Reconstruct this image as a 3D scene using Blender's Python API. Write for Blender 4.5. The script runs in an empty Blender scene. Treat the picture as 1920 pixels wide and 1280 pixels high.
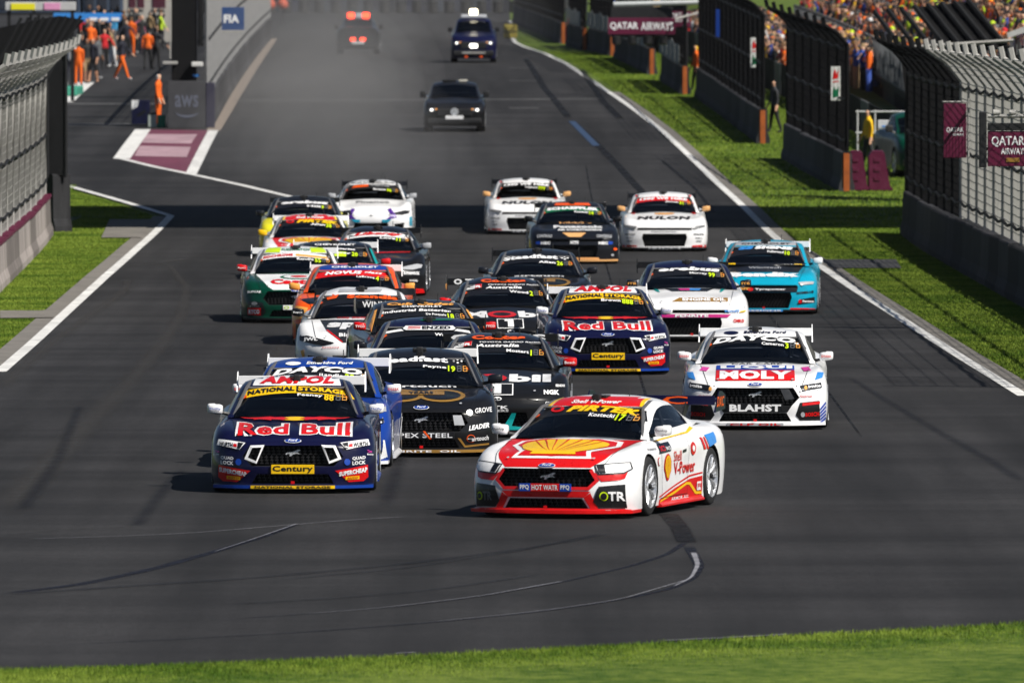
import bpy, bmesh, math, random
import numpy as np
from mathutils import Vector, Matrix
from mathutils.bvhtree import BVHTree
from mathutils.geometry import tessellate_polygon
random.seed(7)
rng = np.random.default_rng(7)
SC = bpy.context.scene
C = SC.collection
R = math.radians

# ------------------------------------------------------------------ camera
FPX = 1920 * 400 / 36.0           # focal length in photograph pixels
CAMH = 6.22
PITCH = math.atan(700 / FPX)
cam = bpy.data.cameras.new('Camera')
cam.lens = 400
cam.sensor_width = 36
cam.clip_start = 1.0
cam.clip_end = 6000
cam.dof.use_dof = True
cam.dof.focus_distance = 150
cam.dof.aperture_fstop = 6.3
camo = bpy.data.objects.new('Camera', cam)
camo.location = (0, 0, CAMH)
camo.rotation_euler = (math.pi / 2 - PITCH, 0, 0)
C.objects.link(camo)
SC.camera = camo

# ------------------------------------------------------------------ world and sun
SUN = Vector((0.60, -0.46, 0.80)).normalized()
world = bpy.data.worlds.new('World')
SC.world = world
world.use_nodes = True
wn = world.node_tree.nodes
bg = wn['Background']
sky = wn.new('ShaderNodeTexSky')
sky.sky_type = 'NISHITA'
sky.sun_disc = False
sky.sun_elevation = math.asin(SUN.z)
sky.sun_rotation = math.atan2(SUN.x, SUN.y)
sky.air_density = 0.65
sky.dust_density = 0.6
world.node_tree.links.new(sky.outputs[0], bg.inputs[0])
bg.inputs[1].default_value = 0.05
sun = bpy.data.lights.new('Sun', 'SUN')
sun.energy = 5.0
sun.angle = R(0.53)
sun.color = (1.0, 0.955, 0.88)
suno = bpy.data.objects.new('Sun', sun)
suno.rotation_euler = SUN.to_track_quat('Z', 'Y').to_euler()
suno.location = (60, -40, 80)
C.objects.link(suno)

SC.view_settings.view_transform = 'Standard'
SC.view_settings.look = 'None'
SC.view_settings.exposure = 0.2
SC.view_settings.gamma = 1.0
SC.view_settings.use_curve_mapping = False
SC.render.engine = 'CYCLES'
SC.cycles.max_bounces = 6
SC.cycles.diffuse_bounces = 2
SC.cycles.glossy_bounces = 3
SC.cycles.transparent_max_bounces = 12
SC.cycles.volume_bounces = 0
SC.cycles.caustics_reflective = False
SC.cycles.caustics_refractive = False

# ------------------------------------------------------------------ helpers: maths
def pchip(xs, ys):
    xs = np.asarray(xs, float); ys = np.asarray(ys, float)
    h = np.diff(xs); dl = np.diff(ys) / h
    m = np.zeros_like(ys)
    m[0] = dl[0]; m[-1] = dl[-1]
    for i in range(1, len(xs) - 1):
        if dl[i-1] * dl[i] > 0:
            w1 = 2*h[i] + h[i-1]; w2 = h[i] + 2*h[i-1]
            m[i] = (w1 + w2) / (w1/dl[i-1] + w2/dl[i])
    def f(x):
        x = np.asarray(x, float)
        i = np.clip(np.searchsorted(xs, x) - 1, 0, len(xs) - 2)
        xc = np.clip(x, xs[0], xs[-1])
        t = (xc - xs[i]) / h[i]
        r = ((2*t**3 - 3*t**2 + 1)*ys[i] + (t**3 - 2*t**2 + t)*h[i]*m[i]
             + (-2*t**3 + 3*t**2)*ys[i+1] + (t**3 - t**2)*h[i]*m[i+1])
        r = r + np.where(x < xs[0], (x - xs[0])*m[0], 0) + np.where(x > xs[-1], (x - xs[-1])*m[-1], 0)
        return r
    return f

_gz = pchip([20, 100, 150, 200, 260, 300, 350, 420, 500, 620, 800, 1500],
            [0, 0, 0, -.09, -.2, .22, .92, 1.72, 2.28, 2.8, 3.2, 3.3])
def gz(y):
    return float(_gz(y))

def ray(px, py):
    u = py - 640
    return Vector(((px - 960) / FPX,
                   math.cos(PITCH) - math.sin(PITCH) * u / FPX,
                   -math.sin(PITCH) - math.cos(PITCH) * u / FPX))

def P(px, py, off=0.0):
    """ground point seen at a photograph pixel"""
    r = ray(px, py)
    lo, hi = 30.0, 1500.0
    for _ in range(60):
        m = (lo + hi) / 2
        if CAMH + r.z / r.y * m > gz(m): lo = m
        else: hi = m
    return Vector((r.x / r.y * lo, lo, gz(lo) + off))

def at(px, py, Y):
    r = ray(px, py)
    return Vector((r.x / r.y * Y, Y, CAMH + r.z / r.y * Y))

# ------------------------------------------------------------------ helpers: materials
MATS = {}
def pmat(name, col, rough=.5, metal=0., coat=0., var=.12, scale=6., bump=0., emit=None, spec=.5, rvar=.1, coords='Object', transl=0):
    """principled material whose colour, roughness and relief vary procedurally"""
    if name in MATS: return MATS[name]
    m = bpy.data.materials.new(name)
    m.use_nodes = True
    nt = m.node_tree; N = nt.nodes; L = nt.links
    b = N['Principled BSDF']
    b.inputs['Metallic'].default_value = metal
    b.inputs['Coat Weight'].default_value = coat
    b.inputs['Coat Roughness'].default_value = .04
    b.inputs['Coat IOR'].default_value = 1.38
    b.inputs['Specular IOR Level'].default_value = spec
    tc = N.new('ShaderNodeTexCoord')
    nz = N.new('ShaderNodeTexNoise'); nz.inputs['Scale'].default_value = scale
    nz.inputs['Detail'].default_value = 5; nz.inputs['Roughness'].default_value = .6
    L.new(tc.outputs[coords], nz.inputs['Vector'])
    mr = N.new('ShaderNodeMapRange')
    mr.inputs[1].default_value = .3; mr.inputs[2].default_value = .7
    mr.inputs[3].default_value = 1 - var; mr.inputs[4].default_value = 1 + var * .6
    L.new(nz.outputs[0], mr.inputs[0])
    mx = N.new('ShaderNodeMix'); mx.data_type = 'RGBA'; mx.blend_type = 'MULTIPLY'
    mx.inputs[0].default_value = 1
    mx.inputs[6].default_value = (*col, 1)
    L.new(mr.outputs[0], mx.inputs[7])
    L.new(mx.outputs[2], b.inputs['Base Color'])
    mr2 = N.new('ShaderNodeMapRange')
    mr2.inputs[1].default_value = .3; mr2.inputs[2].default_value = .7
    mr2.inputs[3].default_value = max(.02, rough - rvar); mr2.inputs[4].default_value = min(1, rough + rvar)
    L.new(nz.outputs[0], mr2.inputs[0]); L.new(mr2.outputs[0], b.inputs['Roughness'])
    if bump:
        n2 = N.new('ShaderNodeTexNoise'); n2.inputs['Scale'].default_value = scale * 4
        n2.inputs['Detail'].default_value = 4
        L.new(tc.outputs[coords], n2.inputs['Vector'])
        bp = N.new('ShaderNodeBump'); bp.inputs['Strength'].default_value = bump
        bp.inputs['Distance'].default_value = .02
        L.new(n2.outputs[0], bp.inputs['Height']); L.new(bp.outputs[0], b.inputs['Normal'])
    if emit:
        b.inputs['Emission Color'].default_value = (*emit[:3], 1)
        b.inputs['Emission Strength'].default_value = emit[3]
    MATS[name] = m
    return m

def srgb(*c):
    return tuple((v/255/12.92 if v/255 <= .04045 else ((v/255 + .055)/1.055)**2.4) for v in c)

COL = dict(white=srgb(242,242,243), black=(.008,.008,.009), red=srgb(214,18,20), yellow=srgb(245,196,10),
           lime=srgb(205,235,20), navy=srgb(12,14,52), blue=srgb(16,66,168), royal=srgb(18,60,150), orange=srgb(238,88,18),
           gold=srgb(150,112,50), silver=srgb(170,172,176), teal=srgb(0,150,150), cyan=srgb(10,158,190), green=srgb(0,110,70),
           dgreen=srgb(0,62,45), grey=srgb(110,112,115), dgrey=srgb(38,39,42), maroon=srgb(92,10,50), magenta=srgb(205,40,130),
           purple=srgb(80,40,140), amber=srgb(240,170,80), peach=srgb(225,170,110), skyblue=srgb(60,140,220), pink=srgb(220,60,160),
           dark=srgb(22,24,30), fluoro=srgb(235,225,40), cream=srgb(205,200,180))
def dmat(c):
    """vinyl sticker material of a named colour"""
    return pmat('vinyl_' + c, COL[c], .35, coat=.25, var=.05, scale=20)
def paint(c):
    return pmat('paint_' + c, COL[c], .35, coat=.6, var=.10, scale=3, rvar=.06, spec=.25)

BLACKPL = pmat('black_plastic', (.012, .012, .013), .5, var=.3, scale=12)
VOID = pmat('dark_cavity', (.004, .004, .004), .9, var=.2)
CHROME = pmat('polished_alloy', (.80, .81, .83), .28, metal=.65, var=.1, scale=15)
STEEL = pmat('galvanised_steel', (.37, .36, .34), .6, metal=.0, var=.2, scale=3)
DSTEEL = pmat('dark_steel', (.016, .0165, .018), .7, spec=.15, var=.25, scale=3)
RUBBER = pmat('tyre_rubber', (.013, .013, .013), .75, var=.3, scale=20)
CARBON = pmat('carbon_fibre', (.015, .016, .018), .35, coat=.4, var=.3, scale=30)
WHITEP = pmat('road_paint_white', (.78, .77, .74), .6, var=.38, scale=2.2)

# ------------------------------------------------------------------ helpers: meshes
def mesh(name, verts, faces, mats=None, mi=None, smooth=False, sharp=None):
    me = bpy.data.meshes.new(name)
    me.from_pydata([tuple(v) for v in verts], [], [tuple(f) for f in faces])
    for m in (mats or []): me.materials.append(m)
    if mi is not None: me.polygons.foreach_set('material_index', mi)
    if smooth:
        me.polygons.foreach_set('use_smooth', [True] * len(me.polygons))
        if sharp: me.set_sharp_from_angle(angle=R(sharp))
    me.update()
    return me

def link(name, me, parent=None, loc=None, rot=None):
    o = bpy.data.objects.new(name, me)
    C.objects.link(o)
    if parent is not None: o.parent = parent
    if loc is not None: o.location = loc
    if rot is not None: o.rotation_euler = rot
    return o

def thing(name, label, cat, loc=(0, 0, 0), rz=0, group=None):
    o = bpy.data.objects.new(name, None)
    o.empty_display_size = .3
    C.objects.link(o)
    o.location = loc; o.rotation_euler = (0, 0, rz)
    o['label'] = label; o['category'] = cat
    if group: o['group'] = group
    return o

def tag(o, label, cat, group=None):
    o['label'] = label; o['category'] = cat
    if group: o['group'] = group
    return o

def struct(o, kind='structure'):
    o['kind'] = kind
    return o

class MB:
    """collects boxes, tubes, prisms into one mesh"""
    def __init__(s): s.v = []; s.f = []; s.m = []
    def add(s, v, f, m=0):
        n = len(s.v); s.v += [tuple(x) for x in v]; s.f += [tuple(i + n for i in q) for q in f]; s.m += [m] * len(f)
        return s
    def box(s, x0, x1, y0, y1, z0, z1, m=0, b=0.0):
        if b <= 0:
            v = [(x, y, z) for z in (z0, z1) for y in (y0, y1) for x in (x0, x1)]
            f = [(0,2,3,1), (4,5,7,6), (0,1,5,4), (2,6,7,3), (0,4,6,2), (1,3,7,5)]
            return s.add(v, f, m)
        bm = bmesh.new()
        bmesh.ops.create_cube(bm, size=1)
        for w in bm.verts:
            w.co = Vector((x0 + (w.co.x + .5)*(x1-x0), y0 + (w.co.y + .5)*(y1-y0), z0 + (w.co.z + .5)*(z1-z0)))
        bmesh.ops.bevel(bm, geom=bm.edges[:], offset=b, segments=2, affect='EDGES', profile=.6)
        bm.verts.index_update()
        s.add([w.co[:] for w in bm.verts], [[w.index for w in f.verts] for f in bm.faces], m)
        bm.free()
        return s
    def tube(s, pts, r, n=6, m=0, cap=True):
        pts = [Vector(p) for p in pts]
        rs = r if isinstance(r, (list, tuple)) else [r] * len(pts)
        v = []; f = []
        for i, p in enumerate(pts):
            d = (pts[min(i+1, len(pts)-1)] - pts[max(i-1, 0)]).normalized()
            a = d.cross(Vector((0, 0, 1)))
            if a.length < .05: a = d.cross(Vector((1, 0, 0)))
            a.normalize(); b = d.cross(a)
            for k in range(n):
                t = 2*math.pi*k/n
                v.append(p + a*(math.cos(t)*rs[i]) + b*(math.sin(t)*rs[i]))
        for i in range(len(pts)-1):
            for k in range(n):
                f.append((i*n+k, i*n+(k+1)%n, (i+1)*n+(k+1)%n, (i+1)*n+k))
        if cap:
            f.append(tuple(range(n))[::-1]); f.append(tuple((len(pts)-1)*n + k for k in range(n)))
        return s.add(v, f, m)
    def prism(s, poly, fn0, fn1, m=0):
        """poly: 2-D outline; fn0/fn1 map it to the two end faces"""
        n = len(poly)
        v = [fn0(p) for p in poly] + [fn1(p) for p in poly]
        tri = tessellate_polygon([[Vector((p[0], p[1], 0)) for p in poly]])
        f = [tuple(t) for t in tri] + [tuple(i + n for i in t[::-1]) for t in tri]
        f += [(i, (i+1) % n, n + (i+1) % n, n + i) for i in range(n)]
        return s.add(v, f, m)
    def lathe(s, prof, n=24, axis='x', cx=0, cy=0, cz=0, m=0):
        """prof: list of (axial, radius)"""
        v = []; f = []
        for a, r in prof:
            for k in range(n):
                t = 2*math.pi*k/n
                c, q = math.cos(t)*r, math.sin(t)*r
                v.append((cx+a, cy+c, cz+q) if axis == 'x' else (cx+c, cy+q, cz+a))
        for i in range(len(prof)-1):
            for k in range(n):
                f.append((i*n+k, i*n+(k+1)%n, (i+1)*n+(k+1)%n, (i+1)*n+k))
        return s.add(v, f, m)
    def mesh(s, name, mats, smooth=False, sharp=40):
        return mesh(name, s.v, s.f, mats if isinstance(mats, (list, tuple)) else [mats], s.m, smooth, sharp)
    def build(s, name, mats, parent=None, smooth=False, sharp=40, loc=None, rot=None):
        return link(name, s.mesh(name, mats, smooth, sharp), parent, loc, rot)

# flat text as a triangle mesh in the unit square, cached
_tc = {}
def text_mesh(s, bold=.02, shear=0.):
    k = (s, bold, shear)
    if k in _tc: return _tc[k]
    cu = bpy.data.curves.new('t', 'FONT')
    cu.body = s; cu.offset = bold; cu.shear = shear; cu.resolution_u = 2
    cu.space_character = 1.02 + bold
    o = bpy.data.objects.new('t', cu)
    C.objects.link(o)
    dg = bpy.context.evaluated_depsgraph_get(); dg.update()
    me = bpy.data.meshes.new_from_object(o.evaluated_get(dg))
    V = np.array([v.co[:2] for v in me.vertices]); F = [tuple(p.vertices) for p in me.polygons]
    bpy.data.objects.remove(o); bpy.data.curves.remove(cu); bpy.data.meshes.remove(me)
    lo = V.min(0); hi = V.max(0)
    V = (V - lo) / (hi - lo)
    _tc[k] = (V, F, (hi - lo)[0] / (hi - lo)[1])
    return _tc[k]

def text_on(name, s, mat, parent, p0, u, v, w, h, n_off=.01, bold=.02, shear=0.):
    """flat lettering on a board: p0 lower-left corner, u/v unit axes"""
    V, F, a = text_mesh(s, bold, shear)
    u = Vector(u).normalized(); v = Vector(v).normalized(); n = u.cross(v)
    p0 = Vector(p0)
    return link(name, mesh(name, [p0 + u*(x*w) + v*(y*h) + n*n_off for x, y in V], F, [mat]), parent)
# ================================================================== ground, road, paint
def sheet(name, Ys, XL, XR, off, mat, ncol=8, parent=None):
    v = []; f = []
    for Y in Ys:
        a, b = float(XL(Y)), float(XR(Y))
        for j in range(ncol + 1):
            v.append((a + (b - a) * j / ncol, Y, gz(Y) + off))
    n = ncol + 1
    for i in range(len(Ys) - 1):
        for j in range(ncol):
            f.append((i*n+j, i*n+j+1, (i+1)*n+j+1, (i+1)*n+j))
    return link(name, mesh(name, v, f, [mat]), parent)

def wpts(px):
    return [P(*p) for p in px]

def line_fn(px, before=None, after=None):
    w = sorted(wpts(px), key=lambda p: p.y)
    ys = [p.y for p in w]; xs = [p.x for p in w]
    return lambda Y: np.interp(Y, ys, xs) + (min(0, Y - ys[0]) * (xs[1]-xs[0])/(ys[1]-ys[0])) + (max(0, Y - ys[-1]) * (xs[-1]-xs[-2])/(ys[-1]-ys[-2]))

def path_strip(name, px, width, mat, off, parent=None, world=False, w_end=None, step=1.5, uv=False):
    w = px if world else wpts(px)
    # resample
    pts = [w[0]]
    for a, b in zip(w, w[1:]):
        n = max(1, int((b - a).length / step))
        for k in range(1, n + 1): pts.append(a.lerp(b, k / n))
    # soften corners
    for _ in range(2 if not world else 0):
        pts = [pts[0]] + [(pts[i-1] + pts[i]*2 + pts[i+1]) / 4 for i in range(1, len(pts)-1)] + [pts[-1]]
    v = []; f = []
    for i, p in enumerate(pts):
        d = pts[min(i+1, len(pts)-1)] - pts[max(i-1, 0)]
        n = Vector((-d.y, d.x, 0)).normalized()
        ww = width if w_end is None else width + (w_end - width) * i / (len(pts)-1)
        for s in (-.5, .5):
            q = p + n * (ww * s)
            v.append((q.x, q.y, gz(q.y) + off))
    for i in range(len(pts)-1): f.append((2*i, 2*i+1, 2*i+3, 2*i+2))
    me = mesh(name, v, f, [mat])
    if uv:
        lay = me.uv_layers.new(name='UVMap')
        n = len(pts) - 1
        for lp in me.loops:
            k = lp.vertex_index
            lay.data[lp.index].uv = (k % 2, (k // 2) / n)
    return link(name, me, parent)

def poly_sheet(name, pts, off, mat, parent=None):
    """small polygon lying on the ground, cut finely so that it follows the slope"""
    bm = bmesh.new()
    bm.faces.new([bm.verts.new((p.x, p.y, 0)) for p in pts])
    y0 = min(p.y for p in pts); y1 = max(p.y for p in pts)
    y = y0 + 3
    while y < y1:
        bmesh.ops.bisect_plane(bm, geom=bm.verts[:] + bm.edges[:] + bm.faces[:], plane_co=(0, y, 0), plane_no=(0, 1, 0))
        y += 3
    bmesh.ops.triangulate(bm, faces=bm.faces[:])
    for v in bm.verts: v.co.z = gz(v.co.y) + off
    me = bpy.data.meshes.new(name); bm.normal_update()
    bm.to_mesh(me); bm.free(); me.materials.append(mat)
    return link(name, me, parent)

def asphalt_material():
    m = bpy.data.materials.new('asphalt'); m.use_nodes = True
    N = m.node_tree.nodes; L = m.node_tree.links; b = N['Principled BSDF']
    tc = N.new('ShaderNodeTexCoord')
    def noise(scale, sx=1, sy=1, det=5, rough=.6):
        mp = N.new('ShaderNodeMapping'); mp.inputs['Scale'].default_value = (sx, sy, 1)
        n = N.new('ShaderNodeTexNoise'); n.inputs['Scale'].default_value = scale
        n.inputs['Detail'].default_value = det; n.inputs['Roughness'].default_value = rough
        L.new(tc.outputs['Object'], mp.inputs[0]); L.new(mp.outputs[0], n.inputs['Vector'])
        return n.outputs[0]
    def rng_(src, a, b_, c, d):
        r = N.new('ShaderNodeMapRange'); r.inputs[1].default_value = a; r.inputs[2].default_value = b_
        r.inputs[3].default_value = c; r.inputs[4].default_value = d
        L.new(src, r.inputs[0]); return r.outputs[0]
    def mul(a, b_):
        q = N.new('ShaderNodeMath'); q.operation = 'MULTIPLY'; L.new(a, q.inputs[0]); L.new(b_, q.inputs[1]); return q.outputs[0]
    streak = rng_(noise(.35, 1.6, .05, 5), .36, .66, .6, 1.45)     # long rubber streaks along the track
    cross = rng_(noise(.5, .09, .7, 6), .36, .66, .7, 1.32)         # paving lanes and patches
    fine = rng_(noise(9, 1, .35, 6, .75), .3, .7, .78, 1.22)        # aggregate
    grit = rng_(noise(45, 1, .5, 3, .6), .3, .7, .55, 1.5)
    val = mul(mul(mul(streak, cross), fine), grit)
    mx = N.new('ShaderNodeMix'); mx.data_type = 'RGBA'; mx.blend_type = 'MULTIPLY'; mx.inputs[0].default_value = 1
    mx.inputs[6].default_value = (.0222, .0216, .0222, 1)
    L.new(val, mx.inputs[7]); L.new(mx.outputs[2], b.inputs['Base Color'])
    b.inputs['Roughness'].default_value = .85
    b.inputs['Specular IOR Level'].default_value = .25
    bp = N.new('ShaderNodeBump'); bp.inputs['Strength'].default_value = .35; bp.inputs['Distance'].default_value = .01
    L.new(noise(60, 1, 1, 3), bp.inputs['Height']); L.new(bp.outputs[0], b.inputs['Normal'])
    return m

def grass_material(name, base, tip):
    m = bpy.data.materials.new(name); m.use_nodes = True
    N = m.node_tree.nodes; L = m.node_tree.links; b = N['Principled BSDF']
    tc = N.new('ShaderNodeTexCoord')
    n1 = N.new('ShaderNodeTexNoise'); n1.inputs['Scale'].default_value = .55; n1.inputs['Detail'].default_value = 6
    n2 = N.new('ShaderNodeTexNoise'); n2.inputs['Scale'].default_value = 6; n2.inputs['Detail'].default_value = 4
    L.new(tc.outputs['Object'], n1.inputs['Vector']); L.new(tc.outputs['Object'], n2.inputs['Vector'])
    ad = N.new('ShaderNodeMath'); ad.operation = 'ADD'
    L.new(n1.outputs[0], ad.inputs[0]); L.new(n2.outputs[0], ad.inputs[1])
    rp = N.new('ShaderNodeValToRGB')
    rp.color_ramp.elements[0].position = .82 / 2; rp.color_ramp.elements[0].color = (*base, 1)
    rp.color_ramp.elements[1].position = 1.2 / 2; rp.color_ramp.elements[1].color = (*tip, 1)
    hf = N.new('ShaderNodeMath'); hf.operation = 'MULTIPLY'; hf.inputs[1].default_value = .5
    L.new(ad.outputs[0], hf.inputs[0]); L.new(hf.outputs[0], rp.inputs[0]); L.new(rp.outputs[0], b.inputs['Base Color'])
    b.inputs['Roughness'].default_value = .8; b.inputs['Specular IOR Level'].default_value = .15
    return m

ASPH = asphalt_material()
TURF = grass_material('turf', (.045, .088, .010), (.14, .185, .03))
BLADE = grass_material('grass_blade', (.065, .13, .010), (.225, .30, .04))
CONC = pmat('concrete', (.19, .175, .155), .85, var=.3, scale=1.2, bump=.3)
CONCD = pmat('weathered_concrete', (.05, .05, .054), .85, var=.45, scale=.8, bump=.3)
MAROONP = pmat('maroon_ground_paint', srgb(104, 48, 68), .75, var=.25, scale=.8)
MARKW = pmat('faded_white_line', (.10, .10, .10), .8, var=.45, scale=1.5)

def mark_mat(name, col, strength=.8, feather=.35):
    """rubber or dust rubbed into the asphalt, or painted shadow: fades at its edges and breaks up"""
    m = bpy.data.materials.new(name); m.use_nodes = True
    N = m.node_tree.nodes; L = m.node_tree.links; b = N['Principled BSDF']
    b.inputs['Base Color'].default_value = (*col, 1); b.inputs['Roughness'].default_value = .7; b.inputs['Specular IOR Level'].default_value = .25
    uvn = N.new('ShaderNodeUVMap'); sp = N.new('ShaderNodeSeparateXYZ'); L.new(uvn.outputs[0], sp.inputs[0])
    def tri(src, w):
        a = N.new('ShaderNodeMath'); a.operation = 'PINGPONG'; a.inputs[1].default_value = .5; L.new(src, a.inputs[0])
        r = N.new('ShaderNodeMapRange'); r.inputs[1].default_value = 0; r.inputs[2].default_value = w; r.interpolation_type = 'SMOOTHSTEP'
        L.new(a.outputs[0], r.inputs[0]); return r.outputs[0]
    tc = N.new('ShaderNodeTexCoord'); nz = N.new('ShaderNodeTexNoise'); nz.inputs['Scale'].default_value = 1.6; nz.inputs['Detail'].default_value = 7; nz.inputs['Roughness'].default_value = .7
    L.new(tc.outputs['Object'], nz.inputs['Vector'])
    r2 = N.new('ShaderNodeMapRange'); r2.inputs[1].default_value = .33; r2.inputs[2].default_value = .62; r2.inputs[3].default_value = .5 * strength; r2.inputs[4].default_value = strength
    L.new(nz.outputs[0], r2.inputs[0])
    def mul(a, c):
        q = N.new('ShaderNodeMath'); q.operation = 'MULTIPLY'; L.new(a, q.inputs[0]); L.new(c, q.inputs[1]); return q.outputs[0]
    L.new(mul(mul(tri(sp.outputs[0], feather), tri(sp.outputs[1], .05)), r2.outputs[0]), b.inputs['Alpha'])
    return m
MARK = mark_mat('tyre_mark_and_shadow_dark', (.006, .006, .007), .95, .2)  # also paints the pit gear shadows on the pit exit
MARKB = mark_mat('tyre_mark_blue_grey', (.009, .010, .018), .9, .2)
MARKS = mark_mat('soft_tyre_mark', (.010, .011, .016), .42, .5)
MARKL = mark_mat('scuffed_pale_asphalt', (.06, .056, .052), .5, .5)
PALE = mark_mat('pale_scrape', (.30, .30, .33), .9, .3)
Ys = sorted(set(list(np.arange(70, 330, 2.0)) + list(np.arange(330, 700, 5.0)) + list(np.arange(700, 2600, 100.0))))
struct(sheet('ground', Ys, lambda Y: -900, lambda Y: 900, -.035, TURF, 30))

RL = [(1920, 742), (1790, 662), (1690, 598), (1600, 541), (1540, 500), (1460, 450), (1400, 393), (1340, 338), (1290, 290),
      (1240, 244), (1190, 206), (1140, 172), (1100, 145), (1060, 119), (1020, 100), (985, 89), (966, 80), (960, 70), (958, 55), (957, 40)]
LL = [(0, 697), (65, 640), (130, 580), (200, 516), (262, 461), (320, 405)]
PL = [(320, 405), (255, 385), (190, 366), (122, 347), (60, 332)]
right_x = line_fn(RL)
left_x = line_fn(LL + PL[1:])
ROADL = lambda Y: max(-60, left_x(Y)) if Y < P(60, 332).y else max(-60, float(left_x(Y)))
road = struct(sheet('road', Ys, ROADL, right_x, 0.0, ASPH, 14))

# white edge lines, concrete verge strips
struct(path_strip('edge_line', RL, .19, WHITEP, .006, road))
struct(path_strip('edge_line', LL, .20, WHITEP, .006, road))
struct(path_strip('edge_line', PL, .20, WHITEP, .0065, road))
def shifted(px, dx):
    return [Vector((p.x + dx, p.y, p.z)) for p in wpts(px)]
struct(path_strip('verge_strip', shifted(RL[:12], .25), .29, CONC, -.004, road, world=True))
struct(path_strip('verge_strip', shifted(LL, -.27), .33, CONC, -.004, road, world=True))
# pit exit wedge and its painted blocks
wed = wpts([(268, 243), (400, 245), (358, 327), (228, 298)])
struct(poly_sheet('painted_island', wed, .004, MAROONP, road))
PINKP = pmat('faded_pink_paint', srgb(170, 140, 148), .8, var=.35, scale=1.5)
struct(poly_sheet('painted_panel', wpts([(276, 252), (370, 252), (358, 270), (266, 268)]), .008, PINKP, road))
struct(poly_sheet('painted_panel', wpts([(262, 274), (358, 276), (350, 295), (252, 293)]), .008, PINKP, road))
struct(path_strip('island_line', [(268, 243), (228, 298)], .5, WHITEP, .009, road))
struct(path_strip('island_line', [(400, 245), (358, 327)], .32, WHITEP, .009, road))
struct(path_strip('island_line', [(228, 298), (292, 314), (358, 327), (460, 349), (555, 372), (640, 392)], .22, WHITEP, .012, road))
struct(path_strip('pit_wall_line', [(400, 245), (425, 205), (455, 157), (480, 118), (512, 73)], .45, pmat('tan_line', (.26, .21, .17), .8), .006, road))
struct(path_strip('start_line', [(440, 189), (690, 189), (900, 187), (1128, 186)], 1.2, MARKW, .006, road))
for y in (152, 128, 203):
    struct(path_strip('grid_line', [(955, y), (1010, y)], .9, MARKW, .006, road))
# timing strips, and pit gear shadows painted as dark strips, on the pit exit
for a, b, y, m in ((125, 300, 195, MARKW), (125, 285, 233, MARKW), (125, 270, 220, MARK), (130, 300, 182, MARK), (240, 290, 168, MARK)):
    struct(path_strip('timing_strip_and_shadow', [(a, y), (b, y)], 1.4, m, .004, road, uv=True))
# concrete crossings in the verges
for q in ([(0, 583), (75, 583), (112, 578), (100, 596), (0, 597)], [(205, 412), (282, 412), (265, 446), (190, 446)]):
    struct(poly_sheet('verge_slab', wpts(q), .012, CONC, road))
struct(poly_sheet('verge_slab', wpts([(1545, 487), (1680, 487), (1690, 503), (1560, 503)]), .012, CONCD, road))

# tyre marks
marks = [
    ([(1252, 962), (1275, 990), (1288, 1018)], .26, MARK, None), ([(1288, 1015), (1250, 1040), (1180, 1062), (1060, 1090), (900, 1118), (760, 1136), (560, 1152), (400, 1163)], .10, MARKB, .04),
    ([(1290, 1022), (1312, 1060), (1300, 1084), (1255, 1105), (1160, 1125), (1000, 1148), (800, 1168), (560, 1186), (300, 1200), (60, 1212)], .16, MARKB, .04),
    ([(560, 981), (500, 1004), (400, 1035), (290, 1066), (150, 1096), (0, 1114)], .11, MARKB, .2),
    ([(345, 880), (318, 905), (290, 940), (255, 988)], .26, MARKS, .30),
    ([(1590, 706), (1660, 750), (1760, 810), (1860, 865), (1920, 905)], .20, MARKS, .30),
    ([(1070, 225), (1110, 262), (1160, 312), (1215, 372)], .28, MARK, None), ([(985, 110), (1020, 165), (1068, 224)], .3, MARK, None),
    ([(1090, 130), (1130, 190), (1165, 225)], .3, MARK, None), ([(1240, 300), (1300, 350), (1340, 400)], .12, MARK, None),
    ([(250, 490), (320, 500), (350, 540), (340, 590), (300, 650), (240, 720), (160, 800), (60, 900), (0, 970)], .22, MARKL, .7),
    ([(240, 520), (235, 545), (180, 585), (100, 640), (30, 700), (0, 730)], .30, MARKL, .45),
    ([(240, 500), (290, 495), (360, 485)], .3, MARKL, None),
    ([(1150, 1000), (980, 1030), (760, 1058), (480, 1084), (200, 1102), (-20, 1118)], .22, MARKS, .35),
    ([(1010, 1078), (820, 1106), (640, 1122), (420, 1134)], .14, MARKS, .2), ([(1130, 1000), (970, 1034), (760, 1066), (520, 1088)], .10, MARKS, .16),
    ([(700, 560), (740, 700), (760, 830), (720, 960)], .3, MARKS, .3), ([(150, 760), (110, 860), (40, 960)], .2, MARKS, .3),
    ([(0, 1005), (130, 992), (300, 985), (520, 978), (605, 975)], .06, MARKL, None),
    ([(0, 1044), (200, 1050), (420, 1047)], .06, MARKL, None),
    ([(1560, 796), (1660, 796), (1755, 795)], .10, MARKL, None), ([(620, 520), (560, 600), (500, 700)], .25, MARKL, .4),
    ([(1060, 1090), (900, 1119), (700, 1143), (560, 1153)], .035, PALE, .02), ([(1300, 1036), (1309, 1060), (1296, 1085), (1262, 1101)], .09, PALE, .03),
    ([(560, 982), (480, 1010), (400, 1036)], .03, PALE, .015), ([(1296, 1086), (1160, 1126), (1000, 1149), (800, 1168)], .03, PALE, .02),
]
for k, (px, w, m, we) in enumerate(marks):
    struct(path_strip('tyre_mark', px, w, m, .004 + .0004 * k, road, w_end=we, step=.4, uv=True))
struct(path_strip('paving_joint', [(40, 1012), (330, 1003), (690, 973), (775, 969)], .03, PALE, .0121, road, step=.5, uv=True))
struct(path_strip('blue_tyre_mark', [(1072, 228), (1092, 248), (1118, 274)], .22, pmat('blue_scuff', srgb(40, 62, 92), .7), .0125, road))

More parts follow.
